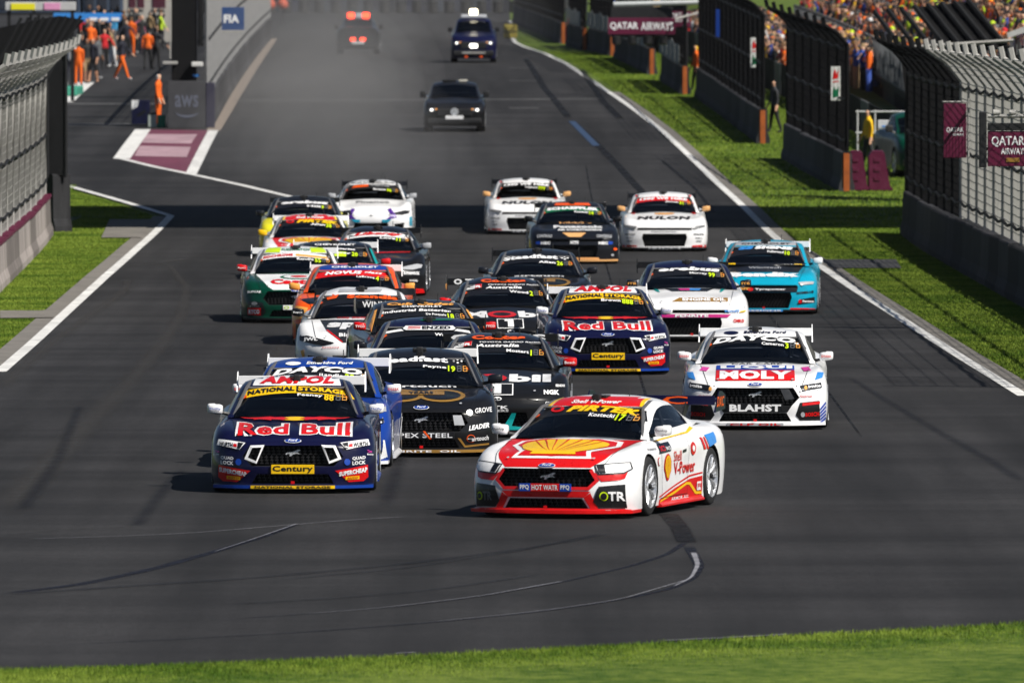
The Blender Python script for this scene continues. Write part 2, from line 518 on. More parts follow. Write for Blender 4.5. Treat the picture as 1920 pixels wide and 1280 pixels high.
# paving seams and patches
for k, (x, y0, y1) in enumerate(((-3.1, 150, 330), (1.9, 160, 330), (4.6, 150, 250))):
    struct(path_strip('paving_seam', [Vector((x + .0025*(y - 112)*(-1 if k == 0 else .4), y, 0)) for y in np.arange(y0, y1, 6.0)], .05, MARK, .0014 + .0003*k, road, world=True, uv=True))
# near grass verge
NB = [(-60, 1261), (250, 1253), (500, 1243), (760, 1233), (1000, 1221), (1300, 1205), (1560, 1190), (1760, 1180), (1990, 1166)]
nb = wpts(NB)
nbx = [p.x for p in nb]; nby = [p.y for p in nb]
near_edge = lambda X: float(np.interp(X, nbx, nby))
v = []; f = []
cols = np.linspace(-30, 30, 241)
for X in cols:
    ye = near_edge(X) + .05 * math.sin(X * 3.1) + .08 * math.sin(X * 1.13)
    for k, t in enumerate((0, .25, .5, .75, .9, 1)):
        v.append((X, 60 + (ye - 60) * t, .012 + (.03 if 0 < k < 5 else 0)))
for i in range(len(cols) - 1):
    for k in range(5): f.append((i*6+k, (i+1)*6+k, (i+1)*6+k+1, i*6+k+1))
struct(link('near_verge', mesh('near_verge', v, f, [TURF])))
struct(path_strip('worn_edge_paint', [(1240, 1202), (1340, 1198), (1400, 1195), (1480, 1190)], .07, PALE, .013, road, step=.4, uv=True))
struct(path_strip('worn_edge_paint', [(740, 1226), (780, 1224)], .05, PALE, .013, road, step=.4, uv=True))

def blades(name, pts, hmin, hmax, wid, lean=.5):
    n = len(pts)
    a = rng.uniform(0, 2*math.pi, n); h = rng.uniform(hmin, hmax, n)
    la = rng.uniform(0, 2*math.pi, n); ll = rng.uniform(.1, lean, n) * h
    V = np.empty((n, 3, 3))
    dx = np.cos(a)*wid/2; dy = np.sin(a)*wid/2
    V[:, 0] = pts - np.stack([dx, dy, np.zeros(n)], 1)
    V[:, 1] = pts + np.stack([dx, dy, np.zeros(n)], 1)
    V[:, 2] = pts + np.stack([np.cos(la)*ll, np.sin(la)*ll, h], 1)
    me = bpy.data.meshes.new(name)
    me.vertices.add(3*n); me.loops.add(3*n); me.polygons.add(n)
    me.vertices.foreach_set('co', V.reshape(-1).astype(np.float32))
    me.loops.foreach_set('vertex_index', np.arange(3*n, dtype=np.int32))
    me.polygons.foreach_set('loop_start', np.arange(0, 3*n, 3, dtype=np.int32))
    me.polygons.foreach_set('loop_total', np.full(n, 3, dtype=np.int32))
    me.materials.append(BLADE); me.update(calc_edges=True); me.validate()
    o = link(name, me); o['kind'] = 'stuff'
    return o
n = 190000
X = rng.uniform(-5.6, 5.6, n); t = rng.uniform(0, 1, n) ** 1.1
ye = np.interp(X, nbx, nby)
blades('verge_grass', np.stack([X, 94.5 + (ye + .06 - 94.5) * t, np.full(n, .012)], 1), .015, .05, .009)
def strip_blades(name, y0, y1, xa, xb, n, hm, wid):
    Y = rng.uniform(y0, y1, n)
    A = np.array([xa(y) for y in np.linspace(y0, y1, 200)]); B = np.array([xb(y) for y in np.linspace(y0, y1, 200)])
    g = np.linspace(y0, y1, 200)
    a = np.interp(Y, g, A); b = np.interp(Y, g, B)
    X = a + (b - a) * rng.uniform(0, 1, n)
    blades(name, np.stack([X, Y, _gz(Y) - .03], 1), .5*hm, hm, wid)
WALLL = line_fn([(-60, 585), (0, 523), (88, 435), (122, 420)])
yc = P(320, 405).y
strip_blades('verge_grass', P(0, 700).y, yc - .5, WALLL, lambda Y: left_x(Y) - .44, 110000, .05, .02)
y2 = P(122, 347).y
strip_blades('verge_grass', yc, y2, lambda Y: -11.8, lambda Y: left_x(Y) - .3, 14000, .055, .025)
WALLR = line_fn([(1702, 435), (1920, 553)])
strip_blades('verge_grass', 168, 278, lambda Y: right_x(Y) + .40, lambda Y: WALLR(Y) + .1, 150000, .05, .02)
strip_blades('verge_grass', 278, 520, lambda Y: right_x(Y) + .4, lambda Y: right_x(Y) + .4 + np.interp(Y, [278, 300, 330, 520], [4.5, 7.5, 6.0, 5.0]), 130000, .06, .035)

# ================================================================== walls and debris fences
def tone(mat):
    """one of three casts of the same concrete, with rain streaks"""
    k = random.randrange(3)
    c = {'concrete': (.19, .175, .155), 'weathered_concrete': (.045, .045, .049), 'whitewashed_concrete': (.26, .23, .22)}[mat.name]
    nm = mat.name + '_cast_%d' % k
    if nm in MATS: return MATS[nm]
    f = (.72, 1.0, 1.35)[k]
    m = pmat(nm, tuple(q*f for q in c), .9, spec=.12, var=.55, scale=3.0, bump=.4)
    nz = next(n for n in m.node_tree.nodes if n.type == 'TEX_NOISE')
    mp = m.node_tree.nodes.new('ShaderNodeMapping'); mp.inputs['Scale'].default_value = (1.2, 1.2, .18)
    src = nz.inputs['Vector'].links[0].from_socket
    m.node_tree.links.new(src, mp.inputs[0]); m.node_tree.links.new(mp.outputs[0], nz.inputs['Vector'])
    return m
def concrete_wall(name, label, a, b, h=1.0, th=.3, seg=4.0, mat=CONC, cap=None, group=None, topwave=0):
    """row of concrete blocks from a to b (ground points), each block a part"""
    a = Vector(a); b = Vector(b)
    d = Vector((b.x - a.x, b.y - a.y, 0)); Ln = d.length; d.normalize(); nrm = Vector((-d.y, d.x, 0))
    root = thing(name, label, 'barrier', a, 0, group)
    n = max(1, round(Ln / seg)); s = Ln / n
    for i in range(n):
        p0 = a + d * (i * s + .03); p1 = a + d * ((i + 1) * s - .03)
        z0, z1 = gz(p0.y) - a.z, gz(p1.y) - a.z
        hv = h + random.uniform(-.025, .025)
        v = []
        prof = [(-th/2 - .06, -.05), (-th/2 - .06, .12), (-th/2, .3), (-th/2 + .02, hv - .03), (-th/2 + .05, hv),
                (th/2 - .05, hv), (th/2 - .02, hv - .03), (th/2, .3), (th/2 + .06, .12), (th/2 + .06, -.05)]
        for p, z in ((p0, z0), (p1, z1)):
            for q, zz in prof:
                w = p - a + nrm * q
                v.append((w.x, w.y, z + zz))
        k = len(prof)
        f = [(j, j + 1, k + j + 1, k + j) for j in range(k - 1)] + [tuple(range(k))[::-1], tuple(range(k, 2*k)), (k-1, 0, k, 2*k-1)]
        link('wall_block', mesh('wall_block', v, f, [tone(mat)]), root)
        if cap:
            mb = MB()
            q0 = p0 - a; q1 = p1 - a
            mb.add([(q0 + nrm*s_*(th/2 + .012) + Vector((0, 0, z0 + hv + dz)))[:] for s_ in (-1, 1) for dz in (-.06, .012)] +
                   [(q1 + nrm*s_*(th/2 + .012) + Vector((0, 0, z1 + hv + dz)))[:] for s_ in (-1, 1) for dz in (-.06, .012)],
                   [(0, 1, 5, 4), (1, 3, 7, 5), (3, 2, 6, 7), (0, 4, 6, 2), (0, 2, 3, 1), (4, 5, 7, 6)])
            mb.build('capping', cap, root)
    return root

def debris_fence(name, label, a, b, side, h0=1.0, h1=4.0, lean=.6, rise=.55, mat=STEEL, wmat=None, post=4.0, vs=.06, hs=.15, wr=.004, group=None, barbs=True):
    """posts, cables and woven wire on top of a wall, top leaning towards the track (side = sign of x)"""
    a = Vector(a); b = Vector(b); wmat = wmat or mat
    d = Vector((b.x - a.x, b.y - a.y, 0)); Ln = d.length; d.normalize()
    root = thing(name, label, 'fence', a, 0, group)
    nrm = Vector((side, 0, 0))
    n = max(1, round(Ln / post)); s = Ln / n
    prof = [(0, h0), (0, h1), (lean*.45, h1 + rise*.6), (lean, h1 + rise)]
    def pt(t, q):
        p = a + d * t
        return Vector((p.x - a.x + nrm.x * q[0], p.y - a.y, gz(p.y) - a.z + q[1]))
    for i in range(n + 1):
        MB().tube([pt(i*s, (0, .2))] + [pt(i*s, q) for q in prof[1:]], .065, 6).build('post', mat, root)
        if barbs:
            e = pt(i*s, prof[-1])
            MB().tube([e, e + Vector((side*.05, 0, .22))], .06, 5).build('post_cap', mat, root)
    for k, q in enumerate((h0 + .35, (h0 + h1)/2, h1 - .1)):
        mb = MB()
        pts = []
        for i in range(n):
            for u in (0, .5):
                p = pt((i + u) * s, (.03, q - (.07 if u else 0))); pts.append(p)
        pts.append(pt(Ln, (.03, q)))
        mb.tube(pts, .034, 5).build('cable', DSTEEL, root)
    for i in range(n):
        mb = MB()
        m = max(2, int(s / vs))
        for j in range(m):
            t = i*s + (j + .5) * s / m
            mb.tube([pt(t, q) for q in prof], wr, 3, cap=False)
        z = h0 + .04
        while z < h1:
            mb.tube([pt(i*s, (0, z)), pt((i+.5)*s, (0, z - .02)), pt((i+1)*s, (0, z))], wr * 1.6, 3, cap=False)
            z += hs
        for u in (.25, .5, .75, 1):
            mb.tube([pt(i*s, (lean*u, h1 + rise*(u if u > .45 else u*1.2))), pt((i+1)*s, (lean*u, h1 + rise*(u if u > .45 else u*1.2)))], wr*1.6, 3, cap=False)
        o = mb.build('wire_mesh', wmat, root); o['kind'] = 'stuff'
    return root

MAROON = pmat('maroon_vinyl', COL['maroon'], .5, var=.12, scale=2)
ORANGE = pmat('orange_board', srgb(168, 84, 26), .7, var=.35, scale=3)
# left of the track
l0, l1 = P(-70, 596), P(84, 439)
LWALL = pmat('whitewashed_concrete', (.26, .23, .22), .8, var=.35, scale=1.5, bump=.2)
concrete_wall('barrier_wall', 'long pale concrete barrier with maroon capping left of the track', l0, l1, .95, mat=LWALL, cap=MAROON, seg=5)
debris_fence('debris_fence', 'tall bright wire debris fence on the pale barrier at the left edge', l0, l1, 1, .95, 3.85, .78, .7, vs=.035, hs=.16, wr=.006, post=5)
e0, e1 = P(88, 434), P(124, 433)
concrete_wall('barrier_wall', 'short dark concrete end block closing the left barrier beside the grass', Vector((e0.x, e0.y + .2, e0.z)), Vector((e1.x, e1.y + .2, e1.z)), 1.35, mat=CONCD, th=.4)
root = thing('return_fence', 'narrow return fence coloured black for bridge shade at the end of the left barrier', 'fence', (e0.x, e0.y + .2, e0.z))
W = e1.x - e0.x
DCLOTH = pmat('black_cloth_and_shade', (.010, .010, .011), .9, spec=.1, var=.3, scale=4)
mb = MB()
for j in range(46):
    x = (j + .5) * W / 46
    mb.box(x - .0035, x + .0035, -.004, .004, 1.35, 4.1)
for j in range(28): mb.box(0, W, -.007, -.002, 1.4 + j*.1, 1.409 + j*.1)
o = mb.build('wire_mesh', DSTEEL, root); o['kind'] = 'stuff'
MB().add([(0, .03, 1.38), (W, .03, 1.38), (W, .03, 4.55), (0, .03, 3.6), (0, .05, 1.38), (W, .05, 1.38), (W, .05, 4.55), (0, .05, 3.6)],
         [(0,1,2,3), (7,6,5,4), (0,4,5,1), (1,5,6,2), (2,6,7,3), (3,7,4,0)]).build('cloth_and_shade_sheet', DCLOTH, root)  # black sheet stands in for the bridge's shade on this fence end
for x in (0, W):
    MB().tube([(x, 0, 1.3), (x, 0, 3.6 if x == 0 else 4.55)], .05, 6).build('post', DSTEEL, root)

# right of the track: the long near fence
r0, r1 = P(2230, 735), P(1703, 437)
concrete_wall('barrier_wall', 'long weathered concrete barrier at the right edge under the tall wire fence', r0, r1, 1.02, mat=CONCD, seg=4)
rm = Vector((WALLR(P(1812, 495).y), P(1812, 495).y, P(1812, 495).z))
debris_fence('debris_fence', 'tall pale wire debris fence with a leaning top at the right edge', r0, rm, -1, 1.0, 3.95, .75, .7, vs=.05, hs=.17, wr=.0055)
debris_fence('debris_fence', 'tall wire debris fence coloured dark for shade at the far end of the near right barrier', Vector((rm.x, rm.y + .15, rm.z)), r1, -1, 1.0, 3.95, .75, .7, mat=pmat('shaded_near_fence_wire', (.009, .009, .010), .8, spec=.08, var=.3), vs=.05, hs=.17, wr=.0055)  # same galvanised mesh, its shade put into a near-black wire colour

# right: staggered walls further along, each ending at an orange board
ends = [((1588, 357), (1477, 296), 'second'), ((1431, 268), (1312, 181), 'third'), ((1285, 176), (1246, 150), 'fourth'),
        ((1223, 139), (1158, 108), 'fifth'), ((1149, 105), (1108, 93), 'sixth'), ((1097, 93), (1068, 84), 'seventh'), ((1057, 81), (966, 42), 'far')]
ORD = {'second': 'second right wall beside the maroon barriers', 'third': 'third right wall beyond the grass gap',
       'fourth': 'fourth right wall below the white lamp rail', 'fifth': 'fifth right wall under the maroon start sign',
       'sixth': 'sixth right wall left of the start sign', 'seventh': 'seventh right wall beside the red barrier',
       'far': 'farthest right wall where the verge begins'}
DW = pmat('shaded_far_fence_wire', (.005, .005, .006), .8, spec=.08, var=.3)  # galvanised mesh coloured dark for stand shade and backlighting
for (ea, eb, key) in ends:
    a, b = P(*ea), P(*eb)
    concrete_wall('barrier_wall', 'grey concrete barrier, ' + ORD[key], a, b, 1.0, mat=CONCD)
    debris_fence('debris_fence', 'dark debris fence on the ' + ORD[key], a, b, -1, 1.0, 3.9 if key != 'far' else 3.4, .6, .5, mat=DW, vs=.09 if key in ('second', 'third') else .16, hs=.2, wr=.005 if key in ('second', 'third') else .009)
    rt = thing('end_board', 'orange end board of the ' + ORD[key], 'board', (a.x, a.y - .25, a.z))
    MB().box(-.1, .06, -.05, .03, -.02, 1.0, b=.01).build('board', ORANGE, rt)
    MB().box(-.12, .08, -.055, .035, 1.0, 1.05, b=.008).build('top_rail', DSTEEL, rt)
    # white-grey noticeboards / crowd-control mesh behind the far walls
    if key in ('fourth', 'fifth', 'sixth', 'seventh'):
        rt = thing('screen_panel', 'pale spectator screen hung along the ' + ORD[key], 'screen', (a.x, a.y, a.z))
        n = 5
        for i in range(n):
            p = a.lerp(b, (i + .1) / n) - a; q = a.lerp(b, (i + .9) / n) - a
            MB().add([(p.x - .22, p.y, p.z + 1.05), (q.x - .22, q.y, q.z + 1.05), (q.x - .22, q.y, q.z + 1.75 + .1*(i % 2)), (p.x - .22, p.y, p.z + 1.75 - .08*(i % 2)),
                      (p.x - .2, p.y, p.z + 1.05), (q.x - .2, q.y, q.z + 1.05), (q.x - .2, q.y, q.z + 1.75 + .1*(i % 2)), (p.x - .2, p.y, p.z + 1.75 - .08*(i % 2))],
                     [(0,1,2,3), (7,6,5,4), (0,4,5,1), (1,5,6,2), (2,6,7,3), (3,7,4,0)]).build('panel', pmat('pale_mesh_cloth', (.22, .23, .23), .8, var=.5, scale=5), rt)

# maroon plastic barriers in the gap
def water_barrier(px, py, w, label):
    p = P(px, py)
    rt = thing('water_barrier', label, 'barrier', p, 0, 'maroon barriers in the fence gap')
    mat = pmat('maroon_plastic', srgb(88, 18, 52), .45, var=.2, scale=3)
    poly = [(-w/2, 0), (w/2, 0), (w*.5 - .1, .12), (w*.12, 1.0), (-w*.42, 1.0), (-w/2, .9)]
    MB().prism(poly, lambda q: (q[0], -.3, q[1]), lambda q: (q[0], 1.1, q[1])).build('shell', mat, rt)
    for z in (.25, .5, .75):
        MB().box(-w*.3, -w*.05, -.325, -.302, z, z + .1, b=.008).build('moulded_rib', mat, rt)
    MB().box(-w*.38, w*.08, -.1, .4, 1.002, 1.05, b=.02).build('filler_cap', mat, rt)
water_barrier(1611, 356, .62, 'maroon plastic water barrier touching the orange wall end board')
water_barrier(1652, 356, .66, 'maroon plastic water barrier in front of the white pillar')

# signs hung on the fences
def board(name, label, px0, py0, px1, py1, Y, mat, text=None, tmat=None, th=.06, rows=None, bold=.02, depthx=.0):
    p = at((px0 + px1)/2, py1, Y); a = at(px0, py1, Y); b = at(px1, py0, Y)
    w, h = b.x - a.x, b.z - a.z
    rt = thing(name, label, 'sign', p)
    MB().box(-w/2, w/2, 0, th, 0, h, b=.012).build('panel', mat, rt)
    for (s, x0, x1, z0, z1) in (rows or []):
        text_on('lettering', s, tmat, rt, (-w/2 + w*x0, -.006, h*z0), (1, 0, 0), (0, 0, 1), w*(x1-x0), h*(z1-z0), 0, bold)
    return rt, w, h, p
WV = dmat('white')
Y1 = 9.40 * FPX / (1812 - 960)
rt, w, h, p = board('banner', 'tall maroon airline banner hanging on the near right fence', 1769, 194, 1812, 296, Y1, MAROON, rows=[('QATAR', .12, .88, .46, .56), ('AIRWAYS', .4, .88, .405, .45)], tmat=WV)
MB().tube([(-w/2 - .03, .03, h + .03), (w/2 + .03, .03, h + .03)], .02, 6).build('hanging_rail', STEEL, rt)
MB().tube([(w/2 + .04, .03, -.1), (w/2 + .04, .03, h + .1)], .025, 6).build('edge_pole', STEEL, rt)
Y2 = 9.55 * FPX / (1990 - 960)
rt, w, h, p = board('fence_sign', 'dark maroon airline sign with a lamp rail at the right edge', 1852, 246, 1990, 312, Y2, MAROON, rows=[('QATAR', .05, .50, .55, .86), ('AIRWAYS', .18, .52, .34, .52)], tmat=WV)
MB().box(-w/2 + w*.25, -w/2 + w*.43, -.012, -.004, h*.12, h*.24, b=.003).build('gold_mark', dmat('gold'), rt)
MB().box(-w/2 - .15, -w/2 - .02, -.03, .14, -.02, h + .34, b=.02).build('side_post', BLACKPL, rt)
MB().box(-w/2, w/2, -.02, .1, h + .01, h + .14, b=.01).build('top_frame', BLACKPL, rt)
MB().tube([(-w/2, .03, h + .26), (w/2, .03, h + .26)], .035, 8).build('lamp_rail', STEEL, rt)
for k in range(5):
    x = -w/2 + .15 + k*.28
    MB().lathe([(-.06, .01), (-.055, .06), (.06, .045), (.065, .01)], 10, 'x', x, .03, h + .32).build('lamp', STEEL, rt, smooth=True)
MB().tube([(-w/2 - .08, .1, .3), (.8, .4, .3)], .03, 6).build('bracket', DSTEEL, rt)

Ys1 = P(1285, 176).y - 4
rt, w, h, p = board('start_sign', 'wide maroon airline sign with white capitals under a white lamp rail', 1140, 34, 1266, 65, Ys1, MAROON, rows=[('QATAR', .03, .45, .25, .75), ('AIRWAYS', .49, .97, .25, .75)], tmat=WV, bold=.03)
MB().tube([(-w/2 + .2, .3, h + .48), (w/2 + .85, .3, h + .56)], .09, 8).build('lamp_rail', pmat('white_pipe', (.55, .57, .57), .5), rt)
for k in range(4): MB().lathe([(0, .09), (.05, .16), (.3, .17), (.34, .1), (.34, .01)], 10, 'z', -w/2 + .3 + k*.56, .1, -.38).build('signal_lamp', BLACKPL, rt, smooth=True)
MB().box(-w/2 + .1, w/2 - .1, .07, .2, -.1, h + .4, b=.02).build('back_frame', BLACKPL, rt)
MB().tube([(w/2 - .2, .15, h - .1), (w/2 + .9, .6, h + .2)], .04, 8).build('bracket', STEEL, rt)
rt, w, h, p = board('fence_sign', 'small maroon airline sign behind the wide maroon start sign', 1250, 21, 1295, 51, P(1285, 176).y + 3, MAROON, rows=[('QATAR', .15, .92, .52, .9), ('AIRWAYS', .3, .92, .3, .48)], tmat=WV)
MB().tube([(.3, .1, -2.2), (.3, .1, h)], .05, 6).build('post', DSTEEL, rt)

def marshal_strip(px, py0, py1, Y, label):
    p = at(px, py1, Y); top = at(px, py0, Y); h = top.z - p.z; w = .26
    rt = thing('marshal_sign', label, 'sign', p)
    MB().box(-w/2, w/2, 0, .05, 0, h, b=.008).build('panel', pmat('sign_white', (.72, .72, .7), .5), rt)
    MB().box(w/2 + .002, w/2 + .06, 0, .05, 0, h, b=.006).build('edge_trim', dmat('royal'), rt)
    MB().prism([(-.08, h*.62), (.06, h*.66), (.09, h*.9), (.02, h*.78), (-.02, h*.92), (-.07, h*.8)], lambda q: (q[0], -.006, q[1]), lambda q: (q[0], -.002, q[1])).build('red_symbol', dmat('red'), rt)
    MB().prism([(-.08, h*.52), (.08, h*.55), (.08, h*.58), (-.08, h*.56)], lambda q: (q[0], -.006, q[1]), lambda q: (q[0], -.002, q[1])).build('red_bar', dmat('red'), rt)
    MB().prism([(-.08, h*.08), (.07, h*.12), (.09, h*.42), (0, h*.3), (-.05, h*.44), (-.08, h*.3)], lambda q: (q[0], -.006, q[1]), lambda q: (q[0], -.002, q[1])).build('green_symbol', dmat('green'), rt)
marshal_strip(1567, 125, 189, P(1570, 347).y - 1.5, 'white marshal sign with red and green marks on the second right fence')
marshal_strip(1415, 71, 127, P(1412, 255).y - 1.5, 'white marshal sign with red and green marks on the third right fence')
rt, w, h, p = board('marshal_sign', 'narrow dark blue strip sign on the third right fence', 1342, 18, 1351, 70, P(1345, 205).y - 1.5, dmat('royal'))

# left: pit wall, fence, posts and boards
q0, q1 = P(388, 238), P(506, 68)
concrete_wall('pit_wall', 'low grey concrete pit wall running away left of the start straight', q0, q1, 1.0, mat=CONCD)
debris_fence('pit_fence', 'pale grey wire fence on the pit wall left of the start straight', q0, q1, 1, 1.0, 4.6, .3, .3, mat=pmat('grey_fence_wire', (.22, .22, .22), .6), vs=.22, hs=.4, wr=.008, barbs=False)
Yp = P(350, 240).y
rt, w, h, p = board('hoarding', 'dark grey cloud-company hoarding at the head of the pit wall', 315, 152, 386, 240, Yp, pmat('hoarding_grey', (.05, .05, .055), .6), th=.3, rows=[('aws', .18, .80, .44, .70)], tmat=pmat('smoky_lettering', (.12, .13, .17), .6), bold=.015)
sm = [(math.cos(t)*.36*w*.9, .36*h + math.sin(t)*.09*h) for t in np.linspace(math.pi*1.08, math.pi*1.92, 14)]
MB().prism(sm + [(x, z - .05*h*math.sin(math.pi*i/13) - .004) for i, (x, z) in list(enumerate(sm))[::-1]], lambda q: (q[0], -.008, q[1]), lambda q: (q[0], -.004, q[1])).build('smile_mark', MATS['smoky_lettering'], rt)
MB().box(w/2 + .005, w/2 + .28, -.02, .3, 0, 1.45, b=.02).build('end_cap', pmat('dark_violet_foam', srgb(44, 42, 62), .8), rt)
c0 = at(318, 152, Yp + 1.5)
rt = thing('control_tower_post', 'wide black column of start equipment behind the dark hoarding', 'post', (at(345, 152, Yp + 1.5).x, Yp + 1.5, gz(Yp)))
MB().box(-.40, .40, 0, .6, 0, 6.5, b=.03).build('column', DCLOTH, rt)
MB().box(.44, .62, .1, .5, 2.6, 5.5, b=.03).build('side_cabinet', DSTEEL, rt)
MB().box(-.68, -.2, -.3, 0, 2.02, 2.12, b=.02).build('bracket', STEEL, rt)
MB().box(.25, .62, -.35, -.05, 1.95, 2.1, b=.03).build('white_lamp', WHITEP, rt)
MB().box(-.46, -.42, -.1, .1, 2.2, 5.0, b=.01).build('conduit', STEEL, rt)
MB().box(.28, .5, -.06, -.01, 1.62, 1.70, b=.01).build('blue_tag', dmat('skyblue'), rt)
rt, w, h, p = board('flag_sign', 'square blue motorsport federation sign with a white emblem on the pit fence', 410, 14, 458, 57, P(418, 192).y, pmat('federation_blue', srgb(42, 72, 122), .5), rows=[('FIA', .2, .8, .32, .68)], tmat=WV, bold=.05)
MB().box(-w/2, w/2, -.02, .06, -.09, -.005, b=.01).build('bottom_rail', STEEL, rt)
MB().tube([(-w/2 - .35, .1, -3.2), (-w/2 - .35, .1, 2.2)], .06, 8).build('post', STEEL, rt)
MB().tube([(-w/2 - .35, .1, h*.5), (-w/2, .06, h*.5)], .03, 6).build('arm', STEEL, rt)
rt, w, h, p = board('tyre_board', 'dark blue board with a white corner leaning beside the orange marshal', 247, 188, 281, 233, P(264, 234).y, dmat('navy'), th=.1)
MB().prism([(-w/2, h), (-w/2, h*.6), (-w*.2, h*.72), (-w*.1, h)], lambda q: (q[0], -.01, q[1]), lambda q: (q[0], -.004, q[1])).build('white_corner', WV, rt)
MB().prism([(-w*.2, h*.4), (w*.25, h*.62), (w*.3, h*.5), (-w*.15, h*.28)], lambda q: (q[0], -.01, q[1]), lambda q: (q[0], -.004, q[1])).build('dark_bar', dmat('black'), rt)

# gear at the marshal's feet
p = P(294, 239)
rt = thing('extinguisher_box', 'small pale green box at the orange marshal’s feet beside the hoarding', 'box', p)
MB().box(-.28, .0, -.2, .2, 0, .42, b=.03).build('pale_tub', pmat('pale_tub', (.35, .4, .36), .6), rt)
MB().box(.02, .28, -.18, .2, 0, .4, b=.03).build('green_tub', pmat('green_tub', srgb(30, 120, 90), .6), rt)
MB().box(-.3, .0, -.22, .22, .42, .47, b=.01).build('lid', DSTEEL, rt)
p = P(127, 178)
rt = thing('kerb_block', 'green and white painted block at the foot of the pit crowd', 'kerb', p)
MB().box(-.5, .45, -3, 3, 0, .3, b=.05).build('green_block', pmat('green_block', srgb(60, 150, 125), .6), rt)
struct(path_strip('pit_lane_line', [(118, 192), (160, 155)], .7, WHITEP, .006, road))

# background left: dark canopy of the pit stand, blue hoarding, pale building
Yb = 455
rt = thing('pit_canopy', 'dark sloping fence canopy over spectators at the top left corner', 'canopy', (at(60, 150, 330).x, 330, gz(330)))
for k in range(9):
    a = at(-20 + k*15, 150 - k*4, 330) - Vector(rt.location); b = at(40 + k*14, 34 - k*.5, 330) - Vector(rt.location)
    MB().tube([a, b], .05, 6).build('rafter', DSTEEL, rt)
mb = MB()
c = [at(-40, 60, 331), at(110, 30, 331), at(158, 38, 331), at(84, 118, 331), at(20, 150, 331), at(-40, 165, 331)]
c = [q - Vector(rt.location) for q in c]
MB().prism([(q.x, q.z) for q in c], lambda q: (q[0], 1.2, q[1]), lambda q: (q[0], 1.3, q[1])).build('cloth_and_shade_sheet', DCLOTH, rt)
for px in (-10, 60):
    a = at(px, 150, 331) - Vector(rt.location)
    MB().tube([(a.x, 1.25, gz(331) - rt.location.z), (a.x, 1.25, a.z)], .08, 6).build('post', DSTEEL, rt)
def big_board(name, label, cat, px0, py0, px1, py1, Y, mat, th=.4, legs=True):
    a = at(px0, py1, Y); b = at(px1, py0, Y); zg = gz(Y)
    rt = thing(name, label, cat, ((a.x + b.x)/2, Y, zg))
    w = b.x - a.x
    MB().box(-w/2, w/2, 0, th, a.z - zg, b.z - zg, b=.02).build('panel', mat, rt)
    if legs:
        for s in (-1, 1): MB().box(s*w*.45 - .06, s*w*.45 + .06, th*.3, th*.3 + .12, 0, a.z - zg + .05).build('leg', DSTEEL, rt)
    return rt, w, a.z - zg, b.z - zg
rt, w, z0, z1 = big_board('hoarding', 'bright blue hoarding with white lettering above the pit crowd', 'hoarding', 100, 25, 229, 42, 520, dmat('skyblue'))
for k_ in range(3): MB().box(w*(.02 + .16*k_), w*(.02 + .16*k_) + w*.12, -.03, -.004, z0 + (z1-z0)*.12, z0 + (z1-z0)*.5, b=.02).build('pale_lettering', dmat('white'), rt)
rt, w, z0, z1 = big_board('pit_building', 'cream pit building with dark maroon openings at the top left', 'building', 231, -60, 322, 50, 560, pmat('cream_render', (.42, .40, .36), .8, var=.2, scale=.3), th=6, legs=False)
for px in (246, 262, 290, 302):
    x = at(px, 0, 560).x - rt.location.x
    for zz in (at(0, 16, 560).z - rt.location.z, at(0, -25, 560).z - rt.location.z):
        wdw = MB().box(x - .1, x + .22, -.06, .12, zz, zz + .6, b=.01).build('window', pmat('maroon_blind', srgb(70, 20, 40), .6), rt)
        MB().box(x - .14, x + .26, -.09, -.061, zz - .05, zz).build('sill', MATS['cream_render'], wdw)
MB().box(-w/2 - .2, w/2 + .2, -.3, 6.3, z1, z1 + .4).build('roof', DSTEEL, rt)
MB().box(-w/2, w/2, 0, 6, 0, z0).build('base_wall', MATS['cream_render'], rt)
BLUEG = pmat('blue_grey_cladding', srgb(58, 72, 92), .7, var=.3, scale=.4)
for k, (a, b, lab) in enumerate(((-40, 60, 'leftmost'), (66, 150, 'middle'), (156, 228, 'rightmost'))):
    rt, w, z0, z1 = big_board('pit_garage', 'blue grey garage front above the pit crowd, ' + lab + ' of the three', 'garage', a, -70, b, 24, 575, BLUEG, th=5)
    for j in range(3):
        MB().box(-w/2 + w*(j + .15)/3, -w/2 + w*(j + .85)/3, -.05, .06, z0 + .15, z0 + (z1-z0)*.55, b=.02).build('shutter', pmat('dark_shutter', srgb(34, 40, 52), .6), rt)
    MB().box(-w/2 - .1, w/2 + .1, -.12, .0, z0 - .12, z0 - .005).build('fascia', DSTEEL, rt)
rt, w, z0, z1 = big_board('hoarding', 'yellow and pink advertising board at the top left above the canopy', 'hoarding', 10, 4, 142, 20, 400, pmat('pale_board', (.5, .5, .5), .6), th=.2)
MB().box(-w/2 + .2, -w*.08, -.04, -.005, z0 + .02, z1 - .06, b=.01).build('yellow_panel', dmat('fluoro'), rt)
MB().box(w*.05, w*.28, -.04, -.005, z0 + .02, z1 - .04, b=.01).build('pink_panel', pmat('pale_pink', srgb(222, 150, 190), .6), rt)

